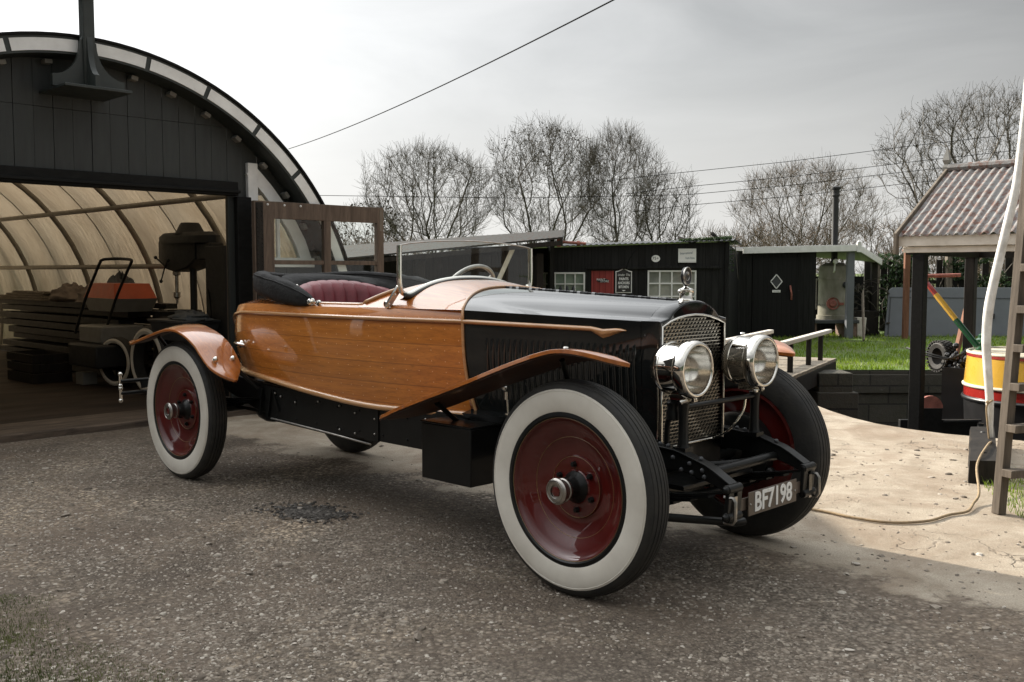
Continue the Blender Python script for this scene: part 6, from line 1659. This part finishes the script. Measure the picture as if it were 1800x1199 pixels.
m = MB(); m.beam((-.065, -.07, eh - .045), (-.065, dep, rh + .0), .025, .10, up=(0, 0, 1)); m.beam((-.065, dep + 1.75, eh - .045), (-.065, dep, rh + .0), .025, .10); m.box(-.08, -.05, -.10, -.03, eh - .20, eh + .0); m.build('barge_board', 'greywood', bh, BHm, bevel=.003)
m = MB(); m.lathe([(.045, 0), (.045, .03), (.03, .06), (.05, .10), (.0, .24)], (-.07, dep, rh + .03), (0, 0, 1), 4); m.build('finial', 'palegrey', bh, BHm, smooth=0)
for x, y in ((.12, .05), (3.9, .05), (-.37, 2.72), (3.9, 2.72)):
    m = MB(); m.box(x - .055, x + .055, y - .055, y + .055, -1.9, eh - .2); m.build('post', 'darkwood' if y > 1 else 'beam', bh, BHm, bevel=.006)
m = MB(); m.box(-.45, 4.0, 2.66, 2.78, eh - .2, eh - .06); m.beam((.02, .05, eh - .15), (-.3, 2.66, eh - .15), .08, .1); m.box(.3, 4.0, .3, 2.6, eh + .02, eh + .05); m.build('tie_beam', 'darkwood', bh, BHm)
m = MB(); m.box(9.10, 9.22, 23.0, 23.1, -.25, 1.83); m.box(9.06, 9.26, 22.98, 23.12, 1.79, 1.83); solo(m, 'timber_post', 'redplank', 'thin brown timber post standing just left of the boathouse front post', 'post', (9.16, 23.05, -.25))

# ------------------------------------------------------------------ canal boat (stern end)
BT = Vector((5.75, 10.72, 0)); BTm = Matrix.Translation(BT) @ Matrix.Rotation(ROT, 4, 'Z')
bo_ = thing('canal_boat', 'canal boat with yellow and red rounded stern moored under the shelter', 'boat', BT, ROT)
def hull_out(r, off=0.0, n=20, Lh=9.0):
    p = [(Lh, -r - off)]
    for i in range(n + 1): a = -math.pi / 2 - math.pi * i / n; p.append(((r + off) * .95 * math.cos(a), (r + off) * math.sin(a)))
    return p + [(Lh, r + off)]
def band(name, mat, z0, z1, r0, r1):
    m = MB(); a, b = hull_out(r0), hull_out(r1); m.grid([[(x, y, z0) for x, y in a], [((x + X) / 2, (y + Y) / 2, (z0 + z1) / 2) for (x, y), (X, Y) in zip(a, b)], [(x, y, z1) for x, y in b]]); return m.build(name, mat, bo_, BTm, smooth=60)
band('yellow_band', 'yellow', .085, .385, .80, .775); band('red_band', 'boatred', -.055, .06, .80, .80)
band('red_top_line', 'boatred', .385, .415, .78, .78)
band('hull_side', 'boatblack', -1.5, -.055, .72, .80)
m = MB(); m.tube([(x, y, .072) for x, y in hull_out(.80)], .020, 8); m.build('white_strake', 'cream', bo_, BTm, smooth=60)
m = MB(); m.tube([(x, y, -.07) for x, y in hull_out(.80)], .026, 8); m.build('rubbing_strake', 'boatblack', bo_, BTm, smooth=60)
m = MB(); m.tube([(x, y, .425) for x, y in hull_out(.765)], .018, 8); m.build('gunwale', 'cream', bo_, BTm, smooth=60)
m = MB(); hp = hull_out(.78); m.add([(x, y, .425) for x, y in hp], [tuple(range(len(hp)))]); m.build('stern_deck', 'cream', bo_, BTm, smooth=0)
m = MB(); m.box(.35, 1.3, -.45, .45, .426, .47); m.build('deck_hatch', 'redplank', bo_, BTm, bevel=.01)
m = MB(); m.box(1.6, 9, -.62, .62, .426, 1.05); cb2 = m.build('cabin', 'boatgreen', bo_, BTm, bevel=.03)
m = MB(); m.box(.55, 9, -.805, -.80, .09, .38); m.build('green_panel', 'boatgreen', bo_, BTm)
m = MB(); m.lathe([(.075, 0), (.075, .02), (.05, .035), (.045, .07), (.075, .09), (.078, .12), (.05, .14), (.05, .17), (.02, .19), (0, .195)], (-.60, -.05, .425), (0, 0, 1), 18); m.build('stern_bollard', 'boatgreen', bo_, BTm)
m = MB(); m.lathe([(.03, 0), (.03, .10), (.05, .105), (.05, .13), (0, .14)], (-.48, -.33, .425), (0, 0, 1), 12); m.build('stern_bollard', 'boatgreen', bo_, BTm)
tl = MB(); ta, tb = Vector((-.60, -.20, .47)), Vector((-1.20, -.15, 1.17))
tl.tube([ta, ta.lerp(tb, .42)], .034, 10); tl.build('tiller_shaft', 'boatgreen', bo_, BTm)
m = MB(); m.tube([ta.lerp(tb, .42), ta.lerp(tb, .82)], .032, 10); m.build('tiller_band', 'yellow', bo_, BTm)
m = MB(); m.tube([ta.lerp(tb, .82), tb], .030, 10); m.build('tiller_end', 'boatred', bo_, BTm)
m = MB(); m.tube([Vector((-1.24, -.17, 1.255)), Vector((-.90, .05, 1.265))], .022, 8); m.tube([tb, tb + Vector((0, 0, .09))], .014, 6); m.build('tiller_handle', 'rustred', bo_, BTm)
m = MB()
for y in (.15, .30): m.tube(curve3([(-.80, y, .40), (-1.0, y - .15, .30), (-1.25, y - .2, .34), (-1.5, y - .1, .40)], 6), .011, 6)
m.build('mooring_chain', 'castiron', bo_, BTm, smooth=30)
# rudder and lower stern
m = MB(); m.box(-1.05, -.72, -.02, .02, -1.4, .2); m.build('rudder', 'boatblack', bo_, BTm)
fd = thing('tyre_fender', 'old ribbed black tyre hung as a fender behind the boat stern', 'fender', BTm @ Vector((-1.15, .25, .3)), ROT)
fm = BTm @ Matrix.Translation((-1.18, .32, .30)) @ Matrix.Rotation(R(-32), 4, 'Z')
m = MB(); m.lathe([(.10, -.075), (.15, -.085), (.175, -.07), (.178, .07), (.15, .085), (.10, .075), (.10, -.075)], (0, 0, 0), (0, 1, 0), 32); m.build('carcass', 'rubber', fd, fm)
m = MB()
for k in range(26):
    a = 2 * math.pi * k / 26
    for j in range(4): aa = a + (.12 if j % 2 else 0); m.beam((.172 * math.cos(aa), -.06 + .04 * j - .016, .172 * math.sin(aa)), (.190 * math.cos(aa), -.06 + .04 * j - .016, .190 * math.sin(aa)), .028, .03, up=(0, 1, 0))
m.build('tread_blocks', 'rubber', fd, fm)
rfd = thing('rope_fender', 'black knotted rope fender beside the tyre fender', 'fender', BTm @ Vector((-.92, .1, .3)), ROT)
m = MB(); q = random.Random(6)
for k in range(60): 
    p = BTm @ Vector((-.90 + .09 * q.gauss(0, .6), .12 + .08 * q.gauss(0, .6), .28 + .10 * q.gauss(0, .6))); m.ball(p, .02 + .02 * q.random(), 7)
m.build('knots', 'boatblack', rfd)
m = MB(); m.tube([BTm @ Vector((-.9, .12, .36)), BTm @ Vector((-.8, .15, .43))], .012, 6); m.build('lanyard', 'boatblack', rfd)
# dark gate and rail in the creek
gt = thing('lock_board', 'dark timber gate board with a rounded pinkish top in the creek', 'gate', (4.2, 9.9, -1.35))
m = MB(); m.box(3.95, 4.75, 10.0, 10.06, -1.4, -.20); m.build('board', 'beam', gt, bevel=.006)
m = MB(); m.box(4.03, 4.36, 9.97, 10.0, -.5, -.08); m.build('stile', 'beam', gt)
m = MB(); m.prism([(.125 * math.cos(math.pi * i / 14), .125 * math.sin(math.pi * i / 14)) for i in range(15)], lambda x, z, d: (4.24 + x, d, .0 - .075 + z), 9.965, 10.0); m.build('rounded_top', 'rustred', gt)
m = MB(); m.tube([(4.0, 9.9, -.62), (4.75, 9.9, -.62)], .03, 8); m.tube([(4.72, 9.9, -.22), (4.72, 9.9, -1.4)], .03, 8); m.tube([(4.36, 9.93, -.205), (4.74, 9.93, -.195)], .013, 6); m.build('rail', 'castiron', gt)

# ------------------------------------------------------------------ near right: pole, steps, block, hose
pp = [(3.345, 6.82, .06), (3.32, 6.82, .20), (3.30, 6.8, .40), (3.275, 6.8, .66), (3.262, 6.8, .85), (3.272, 6.8, 1.05), (3.305, 6.8, 1.25), (3.375, 6.8, 1.6), (3.435, 6.8, 1.92), (3.475, 6.8, 2.4), (3.52, 6.8, 3.2)]
po = thing('white_pole', 'bent white painted pole standing by the wooden steps', 'pole', (3.345, 6.82, 0))
m = MB(); P_ = curve3(pp, 6); m.tube(P_, [interp(i / (len(P_) - 1), [(0, .012), (.1, .019), (.2, .027), (.5, .033), (1, .024)]) for i in range(len(P_))], 14); m.build('shaft', 'polewhite', po, smooth=60)
m = MB(); m.tube(curve3([(3.30, 6.76, .42), (3.26, 6.74, .40), (3.25, 6.74, .36), (3.27, 6.75, .22), (3.29, 6.76, .12)], 4), .007, 6); m.ball((3.255, 6.74, .41), .012, 6); m.ball((3.30, 6.76, .14), .016, 6); m.build('cord', 'rope', po)
m = MB(); m.tube([(3.345, 6.82, .07), (3.345, 6.82, -.1)], .010, 6); m.build('spike', 'castiron', po)
sx = thing('wooden_steps', 'weathered grey open wooden steps at the right edge', 'steps', (2.62, 5.25, 0))
sdir = Vector((.95, .3, 0)).normalized(); bk_ = Vector((.065, .02, 0))     # tread direction; lean per metre of height
def st_pt(a, h): p = Vector((2.615, 5.25, 0)) + sdir * a + bk_ * h; return Vector((p.x, p.y, h))
for a in (0, .85):
    m = MB(); m.beam(st_pt(a, 0), st_pt(a, 2.2), .050, .055, up=(.3, -.95, 0)); m.build('stile', 'stepwood', sx, bevel=.004)
for h_ in (.23, .47, .69, .895, 1.10, 1.32, 1.54):
    m = MB(); nn_ = Vector((.3, -.95, 0)) * .06; m.beam(st_pt(-.03, h_) + nn_, st_pt(.90, h_) + nn_, .07, .042, up=(0, 0, 1)); m.build('tread', 'stepwood', sx, bevel=.004)
kb = thing('timber_baulk', 'cracked dark baulk lying at the edge of the yard behind the steps', 'baulk', (3.15, 6.7, 0))
m = MB(); rows = []
for i in range(20):
    t = i / 19; p = Vector((2.87, 6.0, 0)).lerp(Vector((3.50, 7.35, 0)), t); j0 = .02 * mnoise.noise(Vector((t * 6, 1, 1)))
    rows.append([(p.x - .06 + j0, p.y + .03, 0), (p.x - .055 + j0, p.y + .03, .14 + .012 * mnoise.noise(Vector((t * 9, 2, 5)))), (p.x + .09, p.y - .03, .15 + j0), (p.x + .10, p.y - .03, 0)])
m.grid(rows, closev=True); m.add(rows[0], [(0, 1, 2, 3)]); m.add(rows[-1], [(3, 2, 1, 0)]); m.build('baulk', 'darkwood', kb, smooth=30)
m = MB()
for t in (.2, .8): p = Vector((2.89, 6.0, 0)).lerp(Vector((3.52, 7.35, 0)), t); m.lathe([(.02, 0), (.014, .01), (0, .012)], (p.x, p.y, .143), (0, 0, 1), 8)
m.build('spike', 'castiron', kb)
m = MB(); m.tube(curve3([(.9, 5.9, .010), (1.35, 5.55, .010), (1.66, 5.29, .010), (1.80, 5.12, .011), (1.95, 5.03, .010), (2.15, 5.06, .010), (2.32, 5.19, .010), (2.45, 5.26, .012), (2.56, 5.42, .02), (2.65, 5.55, .05), (2.80, 5.9, .14), (3.1, 6.4, .17), (3.33, 6.80, .13)], 10), .0075, 8)
solo(m, 'hose', 'rope', 'thin tan hose snaking over the concrete from behind the front wheel', 'hose', (1.95, 5.03, 0), smooth=60)
q = random.Random(41)
st_items = [(2.2 + 1.1 * q.random(), 5.3 + 2.0 * q.random(), 0, .006 + .016 * q.random() ** 3, 1.4, q) for _ in range(70)]
tag(pebble_mesh(st_items).build('rubble', 'pebble', smooth=50), 'broken stones scattered along the creek edge by the steps', 'rubble', kind='stuff')

# ------------------------------------------------------------------ trees
def branch_tree(seed, H, Wd, n=1100, stems=1, low=.22, rad=.15, tw=3, tlen=.55, tmin=.0078, lift=.16, skew=0.0, taper=.85):
    """branches grown towards points scattered through a domed crown; each point joins the branch node that is cheapest to reach"""
    q = np.random.RandomState(seed); a = Wd / 2
    T = []
    while len(T) < n:
        p = q.uniform(-1, 1, 3); r = np.linalg.norm(p)
        if r > 1 or r < 1e-3: continue
        p = p / r * r ** .55
        z = low * H + (p[2] * .5 + .5) ** taper * (1 - low) * H
        wob = 1 + .42 * mnoise.noise(Vector((p[0] * 1.9 + seed * 3.7, p[1] * 1.9, p[2] * 1.9)))
        T.append((p[0] * a * wob + skew * (z / H - .5) * a, p[1] * a * wob, min(H, z * (.9 + .1 * wob))))
    T = np.array(T); T = T[np.argsort(np.hypot(T[:, 0], T[:, 1]) * .5 + T[:, 2] + q.normal(0, .30 * H, n))]
    far = [i for i in range(n)]; seeds = [int(k) for k in np.linspace(n * .35, n - 1, 14)]
    order = [T[k] for k in seeds] + [T[k] for k in far if k not in set(seeds)]
    P = []; par = []; cost = []
    for s in range(stems):
        an = 6.283 * s / stems + q.uniform(0, 1); rr = .035 * H if stems > 1 else 0
        P.append(np.array((rr * math.cos(an), rr * math.sin(an), 0.0))); par.append(-1); cost.append(0.0); prev = len(P) - 1
        hgt = low * H * (.8 + .35 * q.uniform()); k = 5; lx, ly = (math.cos(an) * .22, math.sin(an) * .22) if stems > 1 else (q.normal(0, .05), q.normal(0, .05))
        for i in range(1, k + 1):
            P.append(np.array((P[prev][0] + lx * hgt / k + q.normal(0, .02) * hgt, P[prev][1] + ly * hgt / k + q.normal(0, .02) * hgt, hgt * i / k))); par.append(prev); cost.append(0.0); prev = len(P) - 1
    cap = 16 * n + 200; A = np.zeros((cap, 3)); Cc = np.zeros(cap); m = len(P); A[:m] = P; Cc[:m] = 0
    Ok = np.zeros(cap, bool); Ok[[i for i in range(m) if A[i, 2] > low * H * .55]] = True
    seg = H * .035
    for t in order:
        d = np.linalg.norm(A[:m] - t, axis=1); drop = np.maximum(0, A[:m, 2] + .15 * d - t[2])
        c = d + .55 * Cc[:m] + 1.3 * drop; c[~Ok[:m]] = 1e9; j = int(np.argmin(c)); o = A[j]; D_ = d[j]
        k = max(1, int(D_ / seg)); bend = np.array((0, 0, -1.0)) * D_ * lift * .35; prev = j
        side = q.normal(0, .07, 3) * D_
        for i in range(1, k + 1):
            f = i / k; p = o + (t - o) * f + (bend + side) * 4 * f * (1 - f) * .6 + q.normal(0, .012, 3) * seg * 4 * (f < 1)
            if m >= cap: break
            A[m] = p; Cc[m] = Cc[prev] + D_ / k; par.append(prev); Ok[m] = True; prev = m; m += 1
    N = m; kids_ = [[] for _ in range(N)]
    for i in range(N):
        if par[i] >= 0: kids_[par[i]].append(i)
    cnt = np.zeros(N)
    for i in range(N - 1, -1, -1):
        if not kids_[i]: cnt[i] = 1
        if par[i] >= 0: cnt[par[i]] += cnt[i]
    R_ = np.maximum(tmin, rad * (cnt / n * stems) ** .46)
    Am, Bm = MB(), MB(); tips = []
    starts = [i for i in range(N) if par[i] < 0]
    stack = list(starts)
    while stack:
        i = stack.pop(); ch = [i] if par[i] < 0 else [par[i], i]
        while kids_[i]:
            ks = sorted(kids_[i], key=lambda k: -cnt[k]); stack.extend(ks[1:]); i = ks[0]; ch.append(i)
        tips.append(Vector(A[i])); thick = R_[ch[-min(2, len(ch))]] if False else R_[ch[min(1, len(ch) - 1)]]
        rs = [float(R_[k]) for k in ch]; rs[0] = rs[1] if len(rs) > 1 else rs[0]
        (Am if thick > rad * .28 else Bm).tube([A[k] for k in ch], rs, 6 if thick > rad * .28 else 3, cap=False)
        d = A[ch[-1]] - A[ch[max(0, len(ch) - 3)]]; d = d / max(1e-6, np.linalg.norm(d))
        for _ in range(tw):
            k = ch[-1 - int(q.randint(0, min(4, len(ch))))]; e = d * .7 + q.normal(0, .55, 3) + np.array((0, 0, .45)); e = e / np.linalg.norm(e) * tlen * q.uniform(.5, 1.25)
            p = A[k]; Bm.tube([p, p + e * .55 + q.normal(0, .03, 3), p + e + np.array((0, 0, .06 * tlen))], [tmin, tmin * .9, tmin * .7], 3, cap=False)
    return Am, Bm, tips
def tree(name, label, cat, base, group=None, rz=0.0, leaf=0, twig='twig', lsize=.09, **k):
    A, B, tips = branch_tree(**k); t = thing(name, label, cat, base, rz, group); F = WM[t.name]
    A.build('trunk', 'bark', t, F, smooth=60); B.build('crown', twig, t, F, smooth=0)
    if leaf:
        q = random.Random(k['seed'] + 5); top = [p for p in tips if p.z > leaf * k['H'] * (.8 + .4 * q.random())] 
        def lf(qq):
            p = top[qq.randrange(len(top))]; return p + Vector((qq.gauss(0, .12), qq.gauss(0, .12), qq.gauss(0, .12) - .05))
        tag(leaves(lf, min(2600, len(top) * 2), lsize, 3).build('seed_clusters', 'deadleaf', t, F, smooth=0), kind='stuff')
    return t
G_ = 'bare winter trees beyond the sheds'
D = 1.75
def tb_(x, Y=70): return (x * D, Y, -.25)
tree('bare_tree', 'leftmost broad bare tree with several slender trunks behind the glazed door', 'tree', tb_(-3.25), G_, seed=101, H=10.4, Wd=9.0, n=2100, stems=3, low=.20, rad=.15, tw=4, tlen=.85, taper=.8)
tree('bare_tree', 'small leaning bare tree at the far left beside the door frame', 'tree', tb_(-5.4, 66), G_, seed=108, H=6.4, Wd=4.6, n=600, stems=2, low=.2, rad=.11, leaf=.35)
tree('bare_tree', 'tallest bare tree of the middle group, its top dotted with dark seed clusters', 'tree', tb_(1.35), G_, seed=103, H=12.0, Wd=8.4, n=2100, stems=2, low=.20, rad=.16, tw=4, tlen=.85, leaf=.66, lsize=.06)
tree('bare_tree', 'upright narrow bare tree right of the seed dotted tree', 'tree', tb_(4.25), G_, seed=104, H=11.6, Wd=6.4, n=1800, stems=1, low=.20, rad=.17, tw=4, tlen=.9, lift=.1)
tree('bare_tree', 'lower slim bare tree sloping down to the right of the middle group', 'tree', tb_(6.1), G_, seed=105, H=8.6, Wd=4.8, n=650, stems=3, low=.28, rad=.10, tw=4, tlen=.8, lift=.1)
tree('bare_tree', 'pale rounded bare tree behind the boiler flue', 'tree', tb_(11.7), G_, seed=106, H=9.3, Wd=10.0, n=2000, stems=2, low=.18, rad=.13, tw=4, tlen=.8, tmin=.0075, twig='scrub')
tree('bare_tree', 'large spreading bare tree rising over the corrugated roof', 'tree', (21.4, 46, -.25), G_, seed=107, H=10.0, Wd=8.2, n=2200, stems=2, low=.22, rad=.17, tw=4, tlen=.5, leaf=.3, lsize=.026, tmin=.0065)
GS = 'brown scrub bushes behind the sheds'
lab = ['low brown scrub bush behind the left end of the grey roofed shed', 'brown scrub bush just left of the black shed ridge', 'sparse scrub bush over the middle of the black shed roof', 'dry scrub bush over the right corner of the black shed', 'tawny scrub bush left of the boiler flue', 'tawny scrub bush right of the boiler flue', 'dense tawny bush behind the white fascia corner', 'tangled scrub bush left of the boathouse gable', 'dark scrub bush seen under the boathouse roof', 'scrub bush behind the white pole']
for k, (x, Y, h_, w_) in enumerate([(-6.0, 46, 3.2, 5), (-1.2, 50, 3.0, 6), (4.6, 48, 2.9, 6), (9.4, 44, 3.4, 5.5), (13.2, 50, 4.1, 6), (17.0, 48, 4.0, 6), (17.6, 42, 3.9, 5), (16.9, 36, 3.6, 4.2), (17.4, 34, 3.0, 4.5), (19.6, 38, 3.2, 6)]):
    tree('scrub_bush', lab[k], 'bush', (x, Y, -.25), GS, seed=200 + k, H=h_, Wd=w_, n=420, stems=5, low=.10, rad=.045, tw=6, tlen=.5, twig='scrub', tmin=.008)

# ------------------------------------------------------------------ unseen neighbours, added to darken the reflections in the paintwork
ns = thing('unseen_store', 'dark boarded boat store with a low pitched roof out of view, added to darken the car reflections', 'building', (-13, -4, 0))
m = MB(); m.box(-17, -12.5, -14, 4.5, 0, 3.6); m.build('wall', 'unseen_barn', ns)
m = MB(); m.slab([[(-12.2, -14.3, 3.5), (-12.2, 4.8, 3.5)], [(-14.75, -14.3, 5.0), (-14.75, 4.8, 5.0)], [(-17.3, -14.3, 3.5), (-17.3, 4.8, 3.5)]], (0, 0, .1)); m.build('roof', 'greyroof', ns)
m = MB(); m.box(-12.49, -12.44, -2.5, 1.5, 0, 2.8); m.build('sliding_door', 'oldwood', ns)
hg = thing('unseen_hedge', 'tall dark leafy row out of view, added to darken the car reflections', 'unseen_hedge', (0, -13, 0))
leaves(lambda q: (-11 + 34 * q.random(), -13 + 1.6 * q.gauss(0, .5), 4.2 * q.random() ** .8 + .5 * q.random()), 9000, .22, 61).build('foliage', 'ivy', hg, smooth=0)
# ------------------------------------------------------------------ wires
def wire(a, b, sag, r, label, n=24):
    a, b = Vector(a), Vector(b); m = MB(); m.tube([a.lerp(b, i / n) + Vector((0, 0, -4 * sag * (i / n) * (1 - i / n))) for i in range(n + 1)] + [b + (b - a) * .9 + Vector((0, 0, .9))], r, 5)
    solo(m, 'overhead_wire', 'wire', label, 'wire', a, 'overhead wires', smooth=60)
wire((-3.9, 17.5, 3.45), (1.65, 5.2, 3.28), .12, .006, 'thick near overhead wire slanting up from the workshop roof')
for (p, q_, lb) in (((5.47, 35, 4.74), (13.71, 35, 5.68), 'uppermost of the four distant wires running behind the large right tree'), ((6.18, 35, 4.30), (13.73, 35, 5.13), 'second highest of the four distant wires'), ((6.18, 35, 4.02), (13.73, 35, 4.81), 'third of the four distant wires'), ((6.38, 35, 3.67), (13.75, 35, 4.40), 'lowest of the four distant wires')):
    p, q_ = Vector(p), Vector(q_); d = (q_ - p); a, b = p - d * 1.9, q_ + d * .8
    a.z = max(a.z, 3.2); m = MB(); m.tube(([p - Vector((13.5, 0, .02)), p - Vector((6, 0, .12))] if 3.9 < p.z < 4.1 else [p - Vector((2.2, 0, .25))]) + [p, p.lerp(q_, .5) - Vector((0, 0, .05)), q_, b], .010, 5)
    solo(m, 'overhead_wire', 'wire', lb, 'wire', p, 'overhead wires', smooth=60)
